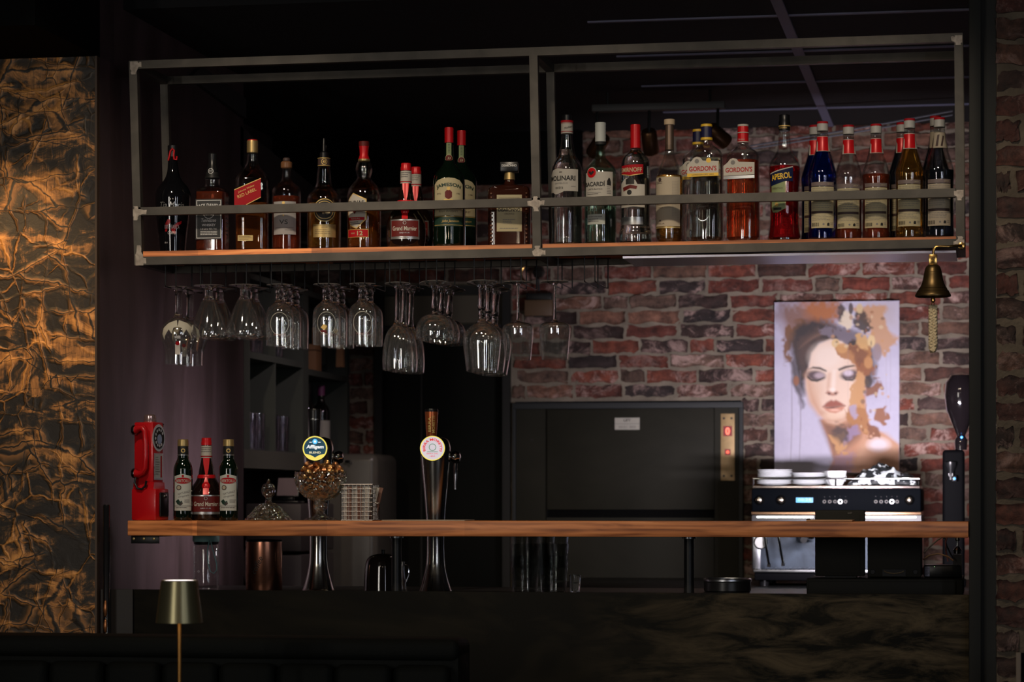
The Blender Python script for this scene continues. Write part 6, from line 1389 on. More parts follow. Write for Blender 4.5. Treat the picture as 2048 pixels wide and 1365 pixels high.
b = MB(); b.box(mx0+.012, mx1-.012, Ym+.20, Ym+.215, mz(1140), mz(1046), M('misty_steel', (.030, .040, .055), .5, .6, var=.6, vscale=12)); loc(b.build('backsplash', smooth=False), cm_)
for xx, w_ in ((mx0, .030), (mx1-.030, .030)):
    b = MB(); b.box(xx, xx+w_, Ym+.02, Ym+.40, mz(1140), mz(1046), brushed, .004); loc(b.build('side_panel', ang=30), cm_)
b = MB(); b.box(mx0+.008, mx1-.008, Ym-.02, Ym+.24, mz(1146), mz(1140), brushed, .002)
for k in range(34): xx = mx0+.02+(mx1-mx0-.04)*k/33; b.box(xx-.002, xx+.002, Ym-.018, Ym+.2, mz(1140), mz(1139), chrome)
loc(b.build('drip_tray', ang=30), cm_)
mbk = M('machine_black', (.002, .002, .003), .7, spec=.08); b = MB(); b.box(mx0+.01, mx1-.01, Ym, Ym+.40, ZR+.02, mz(1146), mbk, .004); loc(b.build('lower_body', ang=30), cm_)
for xx in (mx0+.04, mx1-.04):
    for yy in (Ym+.04, Ym+.36): b = MB(); b.lathe([(.015, 0), (.018, .021)], blackp, 20, c=(xx, yy, ZR)); loc(b.build('foot'), cm_)
for px in (1519, 1562, 1819):
    b = MB(); b.lathe([(.016, 0), (.017, .004), (.013, .010), (.012, .022), (.009, .024), (0, .024)], M('warm_knob', (.58, .50, .42), .15, 1), 24, T=Matrix.Translation((MX(px), Ym-.0, mz(1001))) @ Matrix.Rotation(PI/2, 4, 'X')); loc(b.build('knob'), cm_)
D = Decal(); c = Vector((MX(1609), Ym, mz(1001))); scr = M('blue_display', (.02, .2, .4), .3, emis=(.02, .30, .62), es=.55); scd = M('blue_display_bright', (.1, .4, .7), .3, emis=(.16, .62, .95), es=.9)
D.rect(-17/sm, 17/sm, -5/sm, 5/sm, scr, 0); D.text('08:34', 0, 1/sm, 26/sm, 5/sm, scd, 1, .02); q = D.build('display', None, lambda u, z, e: (c.x+u, Ym-.0005-e, c.z+z)); loc(q, cm_); plab(q, 'small glowing blue display')
btw = M('button_ring_lit', (.7, .7, .7), .3, emis=(.8, .85, .9), es=.9); btd = M('button_dim', (.03, .026, .022), .5)
for cx0, lit in ((1671, 1681), (1774, 1784)):
    D = Decal()
    for k in range(5):
        px = cx0-22+k*10.5
        if abs(px-lit) < 6: D.ring((px-cx0)/sm, 0, 2.6/sm, 4.8/sm, btw, 0, 20)
        else: D.ring((px-cx0)/sm, 0, 1.8/sm, 3.6/sm, btd, 0, 16)
        D.disc((px-cx0)/sm, 10/sm, .6/sm, btd, 0, 8)
    c = Vector((MX(cx0), Ym, mz(1004))); q = D.build('button_row', None, lambda u, z, e, c=c: (c.x+u, Ym-.0005-e, c.z+z)); loc(q, cm_)
b = MB(); b.lathe([(.024, 0), (.024, .008), (.021, .010), (0, .010)], chrome, 32, T=Matrix.Translation((MX(1521), Ym+.02, mz(1086))) @ Matrix.Rotation(PI/2, 4, 'X')); b.lathe([(.020, .0102), (0, .0103)], M('gauge_white', (.6, .6, .58), .4), 32, T=Matrix.Translation((MX(1521), Ym+.02, mz(1086))) @ Matrix.Rotation(PI/2, 4, 'X'))
loc(b.build('pressure_gauge', ang=30), cm_)
for (a0, a1) in (((1524, 1046), (1540, 1130)), ((1551, 1046), (1568, 1128))):
    b = MB(); p0 = (MX(a0[0]), Ym+.03, mz(a0[1])); p1 = (MX(a1[0]), Ym-.04, mz(a1[1])); b.tube([p0, tuple(p0[i]*.5+p1[i]*.5-(.012 if i == 1 else 0) for i in range(3)), p1], .0045, chrome, 12); b.lathe([(.0065, 0), (.0065, .010), (.0045, .012)], chrome, 12, c=(p1[0], p1[1], p1[2]-.008)); loc(b.build('steam_wand'), cm_)
for px in (1610, 1756):
    b = MB(); xx = MX(px); b.lathe([(.030, 0), (.032, .012), (.032, .030), (.026, .034)], chrome, 32, c=(xx, Ym+.09, mz(1062)-.01)); loc(b.build('group_head'), cm_)
    b = MB(); b.lathe([(.020, -.02), (.029, -.018), (.030, 0)], chrome, 28, c=(xx, Ym+.09, mz(1062)-.012)); b.tube([(xx, Ym+.06, mz(1062)-.020), (xx, Ym+.0, mz(1062)-.024), (xx, Ym-.06, mz(1062)-.03)], lambda t: .006+.006*t, blackp, 12); loc(b.build('portafilter'), cm_)
# saucers, cups and towel on top of it
ztop_m = mz(972)+.0003
wp = M('white_porcelain', (.72, .74, .76), .2, coat=.3)
def saucer():
    b = MB(); b.lathe([(0, .001), (.024, .001), (.026, 0), (.028, .001), (.056, .0075), (.060, .0095), (.0605, .0105), (.059, .011), (.030, .0045), (.012, .0035), (0, .0035)], wp, 40, close=False); return b.build('saucer')
s0 = saucer(); first_ = True
ordw = ['lowest', 'second lowest', 'third from the bottom', 'fourth from the bottom', 'fifth from the bottom', 'sixth from the bottom', 'seventh from the bottom', 'eighth from the bottom', 'topmost']
for st_, (px, n_, dy_) in enumerate([(1549, 9, .12), (1619, 7, .13)]):
    for k in range(n_):
        o = s0 if first_ else s0.copy()
        if not first_: COL.objects.link(o)
        first_ = False
        o.location = (W(px, 950, Ym+dy_).x+rd.uniform(-.002, .002), Ym+dy_, ztop_m+k*.0056); tag(o, 'white saucer, %s of the %s stack on the coffee machine' % (ordw[k] if k < n_-1 else 'topmost', ['left', 'right'][st_]), 'saucer', 'white saucers on the coffee machine')
def cup():
    b = MB(); b.lathe([(0, .002), (.018, .002), (.020, 0), (.022, .003), (.030, .020), (.034, .044), (.0348, .050), (.0325, .050), (.029, .022), (.020, .006), (0, .006)], wp, 36, close=False)
    b.tube([(.033, 0, .040), (.046, 0, .040), (.050, 0, .030), (.046, 0, .018), (.031, 0, .014)], .0034, wp, 8); return b.build('cup')
c0 = cup(); cupdesc = ['white cup between saucers and towel, the front one', 'white cup between saucers and towel, the middle one', 'white cup between saucers and towel, the rear one', 'white cup at the right end of the coffee machine', 'white cup at the rear behind the saucers', 'white cup at the rear behind the towel']
for k, (px, dy_, rz) in enumerate([(1673, .05, 1.9), (1668, .135, 2.4), (1664, .22, .3)]):
    o = c0 if k == 0 else c0.copy()
    if k: COL.objects.link(o)
    o.location = (W(px, 950, Ym+dy_).x, Ym+dy_, ztop_m); o.rotation_euler[2] = rz; tag(o, cupdesc[k], 'cup', 'white cups on the coffee machine')
# crumpled black and white towel
tm = bpy.data.materials.new('black_white_towel'); tm.use_nodes = True; n, l = nt(tm); bs = n['Principled BSDF']; bs.inputs['Roughness'].default_value = .6
tc = n.new('ShaderNodeTexCoord'); v = n.new('ShaderNodeTexVoronoi'); v.inputs['Scale'].default_value = 42; v.feature = 'SMOOTH_F1'; ns = n.new('ShaderNodeTexNoise'); ns.inputs['Scale'].default_value = 24; ns.inputs['Distortion'].default_value = 2
l.new(tc.outputs['Object'], v.inputs['Vector']); l.new(tc.outputs['Object'], ns.inputs['Vector']); ad = n.new('ShaderNodeMath'); ad.operation = 'ADD'; l.new(v.outputs['Distance'], ad.inputs[0]); l.new(ns.outputs[0], ad.inputs[1])
cr = n.new('ShaderNodeValToRGB'); cr.color_ramp.elements[0].position = .98; cr.color_ramp.elements[0].color = (.015, .018, .02, 1); cr.color_ramp.elements[1].position = 1.03; cr.color_ramp.elements[1].color = (.62, .68, .70, 1); l.new(ad.outputs[0], cr.inputs[0]); l.new(cr.outputs[0], bs.inputs['Base Color'])
b = MB(); b.use(tm); NX, NY = 64, 40; G = {}
tw0, tw1 = MX(1694), MX(1834)
from mathutils import noise as mn
for i in range(NX+1):
    for j in range(NY+1):
        u, v_ = i/NX, j/NY; e = min(1, 6*min(u, 1-u))*min(1, 5*min(v_, 1-v_))
        hgt = .050+.026*math.exp(-((u-.48)/.16)**2)-.012*math.exp(-((u-.8)/.1)**2)-.022*math.exp(-((u-.05)/.12)**2)
        nz_ = mn.fractal(Vector((u*7, v_*5, 3.1)), .9, 2.1, 4); f = mn.noise(Vector((u*13+5, v_*9, 1.2)))
        z = hgt*(e**.5)*(.86+.22*nz_+.14*f)
        G[i, j] = b.bm.verts.new((tw0+(tw1-tw0)*u+.006*mn.noise(Vector((u*6, v_*6, 9))), Ym+.02+.26*v_+.008*mn.noise(Vector((u*9, v_*4, 4))), ztop_m+max(z, .0)+.004))
for i in range(NX):
    for j in range(NY): b.face([G[i, j], G[i+1, j], G[i+1, j+1], G[i, j+1]])
tw = b.build('tea_towel', fix=False, ang=80); m_ = tw.modifiers.new('thickness', 'SOLIDIFY'); m_.thickness = .003; tag(tw, 'crumpled black and white patterned towel on top of the coffee machine', 'towel')

# coffee grinder at the far right
Yg2 = 2.0; sg = PPM(1903, Yg2); x = W(1905, 950, Yg2).x; gz = lambda py: W(1905, py, Yg2).z-ZR
gr = thing('coffee_grinder', 'tall black coffee grinder with blue lights at the far right', 'coffee grinder', (x, Yg2+.05, ZR))
gbk = M('grinder_black', (.0015, .0015, .002), .7, spec=.06); b = MB(); b.box(-.045, .045, -.07, .10, 0, .025, gbk, .006); b.box(-.034, .040, -.03, .08, .025, gz(900), gbk, .012, 3); b.build('body', gr, ang=40)
b = MB(); b.lathe([(0, gz(900)), (.020, gz(900)), (.022, gz(880)), (.014, gz(872)), (.018, gz(866)), (.05, gz(820)), (.056, gz(790)), (.052, gz(765)), (.035, gz(750)), (0, gz(744))], M('smoked_hopper', (.008, .006, .007), .08, coat=1), 40, c=(.028, 0, 0)); b.build('hopper', gr)
b = MB(); b.lathe([(.010, 0), (.012, .03), (.020, .05), (.020, .06)], blackp, 20, c=(-.006, -.045, gz(960))); b.tube([(-.006, -.02, gz(950)), (-.006, -.055, gz(950))], .008, blackp, 10); b.build('spout', gr)
bled = M('blue_led', (.05, .2, .6), .3, emis=(.05, .35, 1), es=3)
for (px, py) in ((1923, 875), (1909, 958)):
    b = MB(); b.lathe([(.0042, 0), (.003, .002), (0, .0026)], bled, 12, T=Matrix.Translation(((px-1905)/sg, -.071 if py > 900 else -.031, gz(py))) @ Matrix.Rotation(PI/2, 4, 'X')); 
    if py > 900: b.box((px-1905)/sg-.008, (px-1905)/sg+.008, -.070, -.029, gz(py)-.01, gz(py)+.01, blackp, .003)
    b.build('light', gr)

# ================================================================ canvas picture: a woman with closed eyes among ochre brush marks
def painting():
    X0, X1, Y0, Y1_ = 235., 1088., 150., 1320.; st = 5.0
    xs = np.arange(X0, X1+st, st); ys = np.arange(Y0, Y1_+st, st); GX, GY = np.meshgrid(xs, ys)
    img = np.zeros(GX.shape+(3,)); lc = lambda *c: np.array(lin(c))
    nz = np.zeros(GX.shape); r_ = np.random.default_rng(3)
    def vnoise(cell, seed):
        q = np.random.default_rng(seed); gw_, gh = int((X1-X0)/cell)+3, int((Y1_-Y0)/cell)+3; g = q.random((gh, gw_))
        fx = (GX-X0)/cell; fy = (GY-Y0)/cell; ix = fx.astype(int); iy = fy.astype(int); tx = fx-ix; ty = fy-iy; tx = tx*tx*(3-2*tx); ty = ty*ty*(3-2*ty)
        return (g[iy, ix]*(1-tx)+g[iy, ix+1]*tx)*(1-ty)+(g[iy+1, ix]*(1-tx)+g[iy+1, ix+1]*tx)*ty
    n1, n2, n3 = vnoise(160, 1), vnoise(50, 2), vnoise(20, 4)
    img[:] = lc(196, 190, 214); img += ((n1-.5)*.10+(n3-.5)*.03)[..., None]
    def blend(m, c, a=1.): 
        nonlocal img; m = np.clip(m*a, 0, 1)[..., None]; img = img*(1-m)+lc(*c)*m
    def poly(p, c, soft=8, a=1., rough=0):
        P = np.array(p, float); xx = GX+(rough*(n2-.5)*2+rough*(n3-.5) if rough else 0); yy = GY+(rough*(n3-.5)*2 if rough else 0)
        ins = np.zeros(GX.shape, bool); d = np.full(GX.shape, 1e9)
        for i in range(len(P)):
            ax, ay = P[i]; bx, by = P[(i+1) % len(P)]
            cnd = ((ay > yy) != (by > yy)); tt = (yy-ay)/((by-ay) if by != ay else 1e-9); ins ^= cnd & (xx < ax+tt*(bx-ax))
            ex, ey = bx-ax, by-ay; L2 = ex*ex+ey*ey+1e-9; t = np.clip(((xx-ax)*ex+(yy-ay)*ey)/L2, 0, 1); d = np.minimum(d, np.hypot(xx-ax-t*ex, yy-ay-t*ey))
        sd = np.where(ins, d, -d); blend(np.clip(sd/soft*.5+.5, 0, 1), c, a)
    def ell(cx, cy, rx, ry, c, soft=.3, a=1., rot=0):
        dx_, dy_ = GX-cx, GY-cy; u = (dx_*math.cos(rot)+dy_*math.sin(rot))/rx; v = (-dx_*math.sin(rot)+dy_*math.cos(rot))/ry
        blend(np.clip((1-np.hypot(u, v))/soft+.5, 0, 1), c, a)
    # washes of the ground
    poly([(280, 150), (700, 150), (640, 320), (420, 360), (300, 340), (260, 210)], (128, 84, 62), 60, .9, 30); poly([(420, 150), (680, 150), (650, 270), (500, 310)], (176, 104, 54), 40, .95, 30)
    poly([(235, 150), (330, 150), (300, 240), (235, 300)], (120, 100, 110), 60, .6, 20)
    poly([(880, 150), (1088, 150), (1088, 330), (1000, 340), (880, 300)], (186, 170, 172), 60, .6)
    poly([(270, 480), (320, 330), (420, 260), (480, 330), (380, 420), (330, 560), (300, 560)], (120, 74, 32), 16, .95, 30)
    poly([(770, 190), (1000, 180), (1010, 340), (1075, 410), (1020, 500), (960, 520), (900, 420), (860, 300)], (200, 146, 92), 12, .85, 22)
    # hair
    poly([(345, 420), (390, 310), (500, 270), (600, 290), (700, 330), (800, 360), (900, 420), (930, 560), (910, 700), (860, 720), (800, 560), (700, 420), (560, 440), (500, 560), (455, 700), (440, 790), (400, 740), (370, 620)], (46, 34, 36), 26, 1, 8)
    poly([(380, 420), (520, 330), (640, 330), (560, 400), (460, 500), (420, 640), (400, 560)], (92, 64, 54), 30, .6, 20)
    poly([(335, 560), (370, 540), (395, 680), (420, 780), (440, 880), (425, 880), (380, 760)], (56, 42, 44), 12, .8, 12)
    for k in range(9): poly([(400+k*14, 470-k*16), (408+k*14, 470-k*16), (520+k*18, 380-k*4), (516+k*18, 374-k*4)], (122, 90, 74), 8, .4)
    # neck and shoulder
    poly([(550, 960), (600, 1080), (640, 1230), (600, 1320), (1088, 1320), (1088, 1130), (980, 1050), (900, 1010), (860, 930), (860, 780), (700, 900)], (196, 138, 104), 10)
    poly([(860, 1060), (1000, 1060), (1088, 1150), (1088, 1320), (760, 1320), (800, 1180)], (214, 164, 132), 30, .9)
    ell(950, 1130, 70, 45, (240, 226, 236), .8, .85); poly([(550, 965), (700, 1000), (860, 930), (820, 1080), (700, 1180), (640, 1200), (590, 1070)], (120, 76, 56), 26, .85)
    poly([(800, 1250), (900, 1190), (1088, 1180), (1088, 1320), (780, 1320)], (160, 100, 60), 40, .6)
    # face
    poly([(470, 600), (490, 500), (540, 440), (620, 405), (700, 420), (780, 480), (830, 590), (830, 760), (790, 880), (730, 960), (660, 990), (600, 975), (530, 910), (480, 830), (452, 740), (448, 650)], (236, 206, 186), 9)
    ell(600, 530, 110, 90, (246, 226, 212), .9, .8); poly([(448, 650), (470, 620), (500, 760), (560, 890), (610, 965), (540, 930), (480, 840)], (196, 140, 108), 26, .8)
    poly([(560, 900), (700, 940), (800, 860), (740, 960), (660, 995), (590, 970)], (200, 150, 120), 20, .8); ell(640, 930, 60, 26, (238, 206, 180), .8, .7)
    ell(510, 770, 50, 90, (214, 170, 140), 1, .5); poly([(760, 470), (840, 600), (840, 860), (780, 900), (790, 700)], (196, 140, 100), 20, .7)
    # brows, lids, lashes
    poly([(468, 612), (500, 594), (550, 598), (596, 622), (590, 630), (545, 612), (500, 606)], (54, 34, 30), 5); poly([(672, 612), (720, 592), (780, 584), (792, 592), (730, 606), (680, 624)], (54, 34, 30), 5)
    ell(520, 655, 62, 34, (70, 50, 62), .6, .95, .12); ell(752, 652, 62, 34, (78, 56, 66), .6, .95, -.15); ell(545, 655, 34, 20, (190, 168, 176), .8, .9); ell(742, 640, 32, 20, (224, 206, 220), .7, .9)
    poly([(462, 655), (490, 680), (530, 684), (580, 664), (582, 672), (530, 698), (486, 692), (460, 668)], (26, 18, 22), 4); poly([(694, 658), (730, 680), (770, 682), (812, 640), (830, 628), (812, 662), (772, 694), (724, 690)], (26, 18, 22), 4)
    # nose and mouth
    poly([(640, 620), (655, 620), (650, 720), (640, 750), (630, 720)], (250, 234, 224), 14, .8); poly([(608, 640), (620, 640), (612, 730), (600, 756), (596, 740)], (206, 158, 130), 12, .7)
    poly([(586, 776), (600, 760), (616, 764), (636, 776), (662, 762), (676, 772), (660, 790), (636, 794), (612, 790)], (170, 106, 84), 8, .9); ell(611, 780, 11, 6, (84, 44, 38), .5); ell(656, 779, 10, 6, (84, 44, 38), .5); ell(636, 752, 18, 14, (252, 238, 230), .8, .8)
    poly([(566, 868), (596, 838), (626, 822), (642, 830), (658, 822), (690, 840), (724, 862), (680, 868), (640, 872), (600, 874)], (158, 84, 66), 7); poly([(566, 870), (600, 876), (640, 874), (690, 868), (724, 864), (700, 896), (656, 914), (614, 908), (586, 892)], (206, 136, 108), 7)
    poly([(566, 869), (600, 873), (640, 869), (724, 863), (640, 879), (600, 880)], (88, 40, 34), 4); ell(650, 892, 34, 9, (238, 190, 168), .9, .8)
    # ochre brush marks over the right of the face and the crown of blooms
    oc = [(176, 116, 62), (150, 88, 46), (204, 150, 96), (134, 76, 40), (218, 172, 124)]
    for i, p in enumerate([[(650, 470), (700, 440), (770, 450), (860, 440), (900, 500), (910, 580), (860, 620), (800, 600), (740, 540), (680, 520)], [(780, 560), (900, 540), (905, 660), (850, 660), (800, 640)], [(745, 740), (800, 640), (860, 650), (865, 780), (840, 900), (770, 940), (730, 880)],
        [(860, 740), (920, 690), (960, 690), (980, 740), (920, 790), (880, 800)], [(720, 900), (860, 860), (890, 1000), (850, 1060), (760, 1010)], [(920, 885), (1010, 885), (1020, 920), (980, 1000), (930, 960)], [(620, 1060), (700, 1040), (740, 1120), (700, 1200), (640, 1170)], [(880, 980), (960, 1020), (980, 1060), (860, 1080)]]): poly(p, oc[i % 4], 7, .95, 24)
    poly([(760, 470), (830, 440), (870, 500), (830, 600), (780, 560)], (120, 68, 40), 8, .8, 30)
    poly([(740, 870), (800, 860), (810, 920), (770, 950)], (176, 160, 186), 7, .9, 16); poly([(700, 1090), (760, 1010), (800, 1000), (820, 1050), (760, 1090), (710, 1130)], (150, 126, 160), 10, .9, 16); poly([(640, 1230), (740, 1180), (790, 1190), (740, 1320), (600, 1320)], (176, 140, 158), 20, .8, 20)
    poly([(650, 1000), (720, 1000), (740, 1100), (680, 1130), (640, 1060)], (66, 44, 42), 14, .85, 26)
    poly([(520, 350), (580, 310), (640, 340), (760, 330), (800, 400), (740, 440), (680, 400), (600, 390)], (120, 108, 122), 9, .9, 20)
    poly([(660, 200), (700, 170), (720, 240), (690, 300), (650, 260)], (60, 46, 42), 10, .9, 26); poly([(790, 260), (850, 200), (895, 250), (890, 330), (850, 370), (800, 340)], (62, 46, 38), 10, .95, 30)
    poly([(680, 300), (710, 220), (760, 230), (790, 270), (770, 330), (720, 330)], (232, 214, 186), 8, .9, 24); poly([(780, 390), (850, 380), (920, 400), (930, 450), (860, 470), (800, 440)], (214, 168, 108), 8, .9, 24)
    for (cx, cy, rx, ry, c) in [(655, 435, 28, 30, (226, 190, 132)), (900, 425, 26, 44, (228, 198, 146)), (820, 200, 22, 34, (214, 186, 140)), (700, 470, 40, 34, (206, 152, 92)), (880, 570, 30, 40, (196, 138, 82)), (385, 690, 20, 34, (150, 92, 60)), (760, 200, 16, 40, (70, 50, 44)), (880, 700, 26, 44, (56, 38, 38)), (940, 500, 30, 60, (150, 130, 136))]: ell(cx, cy, rx, ry, c, .35, .92)
    for k in range(60):
        cx, cy = r_.uniform(600, 1030), r_.uniform(180, 1060); 
        if 560 < cx < 800 and 480 < cy < 1000: continue
        ell(cx, cy, r_.uniform(5, 16), r_.uniform(5, 18), [oc[2], oc[1], (90, 64, 52), (220, 196, 160)][k % 4], .5, .6)
    for px_ in (352, 412): poly([(px_, 620), (px_+4, 620), (px_+6, 1000), (px_-4, 1240), (px_-7, 1240), (px_, 1000)], (120, 104, 126), 4, .7)
    for px_ in (740, 1030, 1000): poly([(px_, 480), (px_+3, 480), (px_+2, 900), (px_, 900)], (150, 130, 140), 3, .4)
    return xs, ys, np.clip(img*.86, 0, 1)
Yp = YB-.024
pxs, pys, img = painting()
pl, pr_, pt_, pb_ = W(1549, 700, Yp).x, W(1798.5, 700, Yp).x, W(1672, 603.5, Yp).z, W(1672, 946, Yp).z
ca = thing('canvas_print', 'tall canvas print of a woman with closed eyes and ochre brush marks', 'picture', ((pl+pr_)/2, YB, pb_))
b = MB(); b.box(pl, pr_, Yp+.0008, YB-.003, pb_, pt_, M('canvas_edge', (.55, .52, .55), .7)); loc(b.build('stretcher', smooth=False), ca)
pm = bpy.data.materials.new('printed_canvas'); pm.use_nodes = True; n, l = nt(pm); at = n.new('ShaderNodeAttribute'); at.attribute_name = 'paint'; l.new(at.outputs[0], n['Principled BSDF'].inputs['Base Color']); n['Principled BSDF'].inputs['Roughness'].default_value = .6
nx_, ny_ = len(pxs), len(pys); fx = (pxs-pxs[0])/(pxs[-1]-pxs[0]); fy = (pys-pys[0])/(pys[-1]-pys[0])
vv = [(pl+(pr_-pl)*fx[i], Yp, pt_+(pb_-pt_)*fy[j]) for j in range(ny_) for i in range(nx_)]
ff = [(j*nx_+i, (j+1)*nx_+i, (j+1)*nx_+i+1, j*nx_+i+1) for j in range(ny_-1) for i in range(nx_-1)]
me = bpy.data.meshes.new('canvas'); me.from_pydata(vv, [], ff); me.materials.append(pm)
al = me.color_attributes.new('paint', 'FLOAT_COLOR', 'POINT'); al.data.foreach_set('color', np.concatenate([img.reshape(-1, 3), np.ones((nx_*ny_, 1))], 1).astype(np.float32).ravel())
o = bpy.data.objects.new('painted_face', me); COL.objects.link(o); o.name = 'printed_canvas'; loc(o, ca)

# ================================================================ track with spot heads under the kitchen ceiling
Yt = 1.95; tz = W(1320, 214, Yt).z
tr = thing('track_rail', 'grey ceiling track rail above the right bay of bottles', 'light track', ((W(1185, 214, Yt).x+W(1450, 210, Yt).x)/2, Yt, tz))
b = MB(); b.box(W(1185, 214, Yt).x, W(1450, 210, Yt).x, Yt-.018, Yt+.018, tz-.012, tz+.012, M('track_grey', (.06, .06, .06), .5), .002); loc(b.build('rail', ang=30), tr)
for px in (1215, 1420): b = MB(); x = W(px, 214, Yt).x; b.tube([(x, Yt, tz+.012), (x, Yt, ZC)], .005, blackm, 8); loc(b.build('ceiling_rod'), tr)
bz = M('bronze_head', (.16, .075, .03), .35, .7)
for i, (px, py, dx_, dz_, lab) in enumerate([(1196, 292, -.05, -.06, 'bronze spotlight head behind the rum bottle'), (1300, 285, .005, -.075, 'bronze spotlight head right of the red-capped vodka bottle'), (1437, 272, .06, -.05, 'bronze spotlight head behind the gin bottles')]):
    c = W(px, py, Yt+.02); d = Vector((dx_, .05, dz_)).normalized()
    sp_ = thing('spotlight_head', lab, 'spotlight', (c.x, c.y, c.z), 0, 'bronze spotlight heads on the track'); T = d.to_track_quat('Z', 'Y').to_matrix().to_4x4()
    b = MB(); b.lathe([(0, -.045), (.022, -.045), (.027, -.038), (.028, .035), (.026, .040), (.024, .036), (.022, -.03), (0, -.03)], bz, 32, T=T, close=False); b.build('can', sp_)
    b = MB(); b.lathe([(.0235, .030), (0, .031)], M('lamp_glass', (.5, .45, .4), .2), 24, T=T, close=False); b.build('lens', sp_)
    b = MB(); b.tube([(0, -.02, -.0), (0, -.03, .03), (.0, -.02, tz-.012-c.z)], .005, blackm, 8); b.build('arm', sp_)
# two loose cables along the top of the rear wall
for i, (a, c) in enumerate([((1500, 292), (1905, 222)), ((1500, 298), (1905, 230))]):
    b = MB(); b.tube([tuple(W(a[0]+(c[0]-a[0])*k/8, a[1]+(c[1]-a[1])*k/8+2*math.sin(PI*k/8), 2.2)) for k in range(9)], .0035, M('lilac_grey_cable', (.14, .14, .17), .5), 6); o = b.build('ceiling_cable'); tag(o, ['upper grey cable strung below the kitchen ceiling, behind the syrups', 'lower grey cable strung below the kitchen ceiling, behind the syrups'][i], 'cable', 'cables below the kitchen ceiling')
# wall lamp on the brick behind the last glasses
c = W(1082, 600, YB)
wl_ = thing('wall_lamp', 'brass and wood wall lamp on the brick behind the gin glasses', 'wall lamp', (c.x, YB-.02, c.z)); s_ = PPM(1082, YB)
b = MB(); b.box(-29/s_, 27/s_, -.03, .012, -34/s_, -2/s_, M('brown_wood_block', (.13, .075, .04), .5), .003); b.build('wooden_block', wl_, ang=30)
b = MB(); b.box(-27/s_, 25/s_, -.02, .012, -2/s_, 12/s_, blackm, .002); b.box(-.02, .02, -.028, .0, -36/s_, -33/s_, blackm); b.build('bracket', wl_, ang=30)
b = MB(); b.tube([(-.035+.028*math.cos(a), -.05, .095+.033*math.sin(a)) for a in [PI*.5+PI*k/12 for k in range(13)]], .0035, brass, 8); b.build('brass_arc', wl_)
b = MB(); b.lathe([(0, -.026), (.018, -.02), (.026, 0), (.018, .02), (0, .026)], M('smoked_globe', (.02, .018, .016), .05, coat=1), 24, c=(.003, -.05, .10)); b.tube([(0, -.05, .075), (0, -.03, .03)], .005, blackm); b.build('globe', wl_)

# ================================================================ guest side: banquette, table, table lamp, sign post
Yq = -.78; zq = W(400, 1275, Yq).z
xq0, xq1 = -3.0, W(918, 1300, Yq).x
bq = thing('banquette', 'dark channel-tufted leather banquette in front of the bar', 'banquette', ((xq0+xq1)/2, Yq+.1, 0))
b = MB(); b.box(xq0, xq1, Yq, Yq+.14, .42, zq-.03, leather, .01); b.box(xq0, xq1, Yq-.01, Yq+.15, zq-.055, zq, leather, .02, 4); loc(b.build('backrest_frame', ang=40), bq)
pw = 118/PPM(400, Yq); x = xq1-.012; k = 0
while x-pw > xq0 and k < 12:
    b = MB(); b.box(x-pw+.002, x-.002, Yq-.055, Yq-.001, .44, zq-.06, leather, .022, 5); loc(b.build('channel_cushion', ang=50), bq); x -= pw; k += 1
b = MB(); b.box(xq0, xq1, Yq-.40, Yq-.056, .34, .46, leather, .03, 4); loc(b.build('seat_cushion', ang=40), bq)
b = MB(); b.box(xq0, xq1, Yq-.38, Yq+.12, 0, .34, blackmatte); loc(b.build('plinth', smooth=False), bq)
Yl = -1.32; c = W(359, 1245, Yl); s_ = PPM(359, Yl); ztab = .70
ta = thing('bistro_table', 'dark round-cornered table carrying the olive table lamp', 'table', (c.x+.1, Yl-.25, 0))
b = MB(); b.box(-.4, .4, -.3, .28, ztab-.03, ztab, M('dark_table_wood', (.03, .02, .014), .4), .008); b.build('table_top', ta, ang=30)
b = MB(); b.lathe([(.03, .012), (.03, ztab-.03)], blackm, 20); b.build('pedestal', ta); b = MB(); b.lathe([(.17, 0), (.17, .01), (.05, .02), (.03, .03)], blackm, 40); b.build('foot', ta)
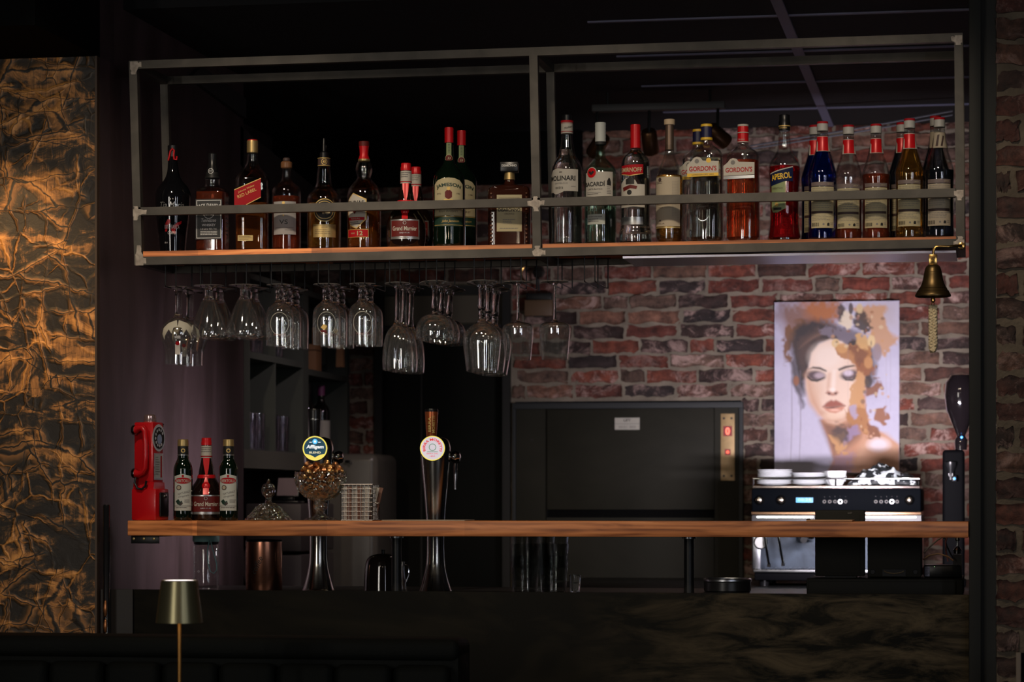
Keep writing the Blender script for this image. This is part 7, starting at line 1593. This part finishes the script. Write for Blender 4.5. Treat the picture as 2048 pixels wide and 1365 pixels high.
lp = thing('table_lamp', 'cordless table lamp with olive metal shade and brass stem', 'lamp', (c.x, Yl, ztab)); z_ = lambda py: W(359, py, Yl).z-ztab
ol = M('olive_bronze_shade', (.20, .18, .10), .32, .75)
b = MB(); b.lathe([(47.5/s_, z_(1246)), (37/s_, z_(1163)), (35/s_, z_(1161)), (33.5/s_, z_(1161)), (33.5/s_, z_(1164)), (45.8/s_, z_(1245)), (47.5/s_, z_(1246))], ol, 64, close=False); b.build('lamp_shade', lp)
b = MB(); b.lathe([(0, z_(1166)), (33/s_, z_(1166)), (33/s_, z_(1162.5)), (29/s_, z_(1161.5)), (0, z_(1161.8))], M('lit_diffuser', (.8, .8, .8), .4, emis=(1, .86, .84), es=2.6), 48); q = b.build('diffuser', lp); plab(q, 'glowing white diffuser')
b = MB(); b.lathe([(4.2/s_, .012), (4.2/s_, z_(1240)), (9/s_, z_(1235)), (9/s_, z_(1200)), (0, z_(1200))], M('warm_brass_stem', (.46, .24, .07), .3, .9), 20); b.build('stem', lp)
b = MB(); b.lathe([(0, 0), (.05, 0), (.052, .004), (.05, .011), (.008, .014)], ol, 40, close=False); b.build('base', lp)
ll = bpy.data.lights.new('lamp_bulb', 'SPOT'); ll.energy = .5; ll.color = (1, .6, .25); ll.spot_size = 1.9; ll.shadow_soft_size = .02; lo = bpy.data.objects.new('lamp_bulb', ll); COL.objects.link(lo); lo.location = (c.x, Yl-.03, ztab+z_(1210)); 
Ys = -.6; b = MB(); x0_, x1_ = W(2032, 1340, Ys).x, W(2042, 1340, Ys).x; zt_ = W(2037, 1306, Ys).z
b.box(x0_, x1_, Ys, Ys+.012, .02, zt_, M('pale_wood_post', (.16, .12, .085), .6), .001); b.box(x1_, x1_+.28, Ys, Ys+.012, zt_-.4, zt_-.001, blackmatte); b.box(x0_-.05, x1_+.3, Ys-.12, Ys+.12, 0, .02, blackmatte)
tag(b.build('menu_board', ang=30), 'black standing menu board with pale wooden edge at the lower right', 'sign')
print("ok")
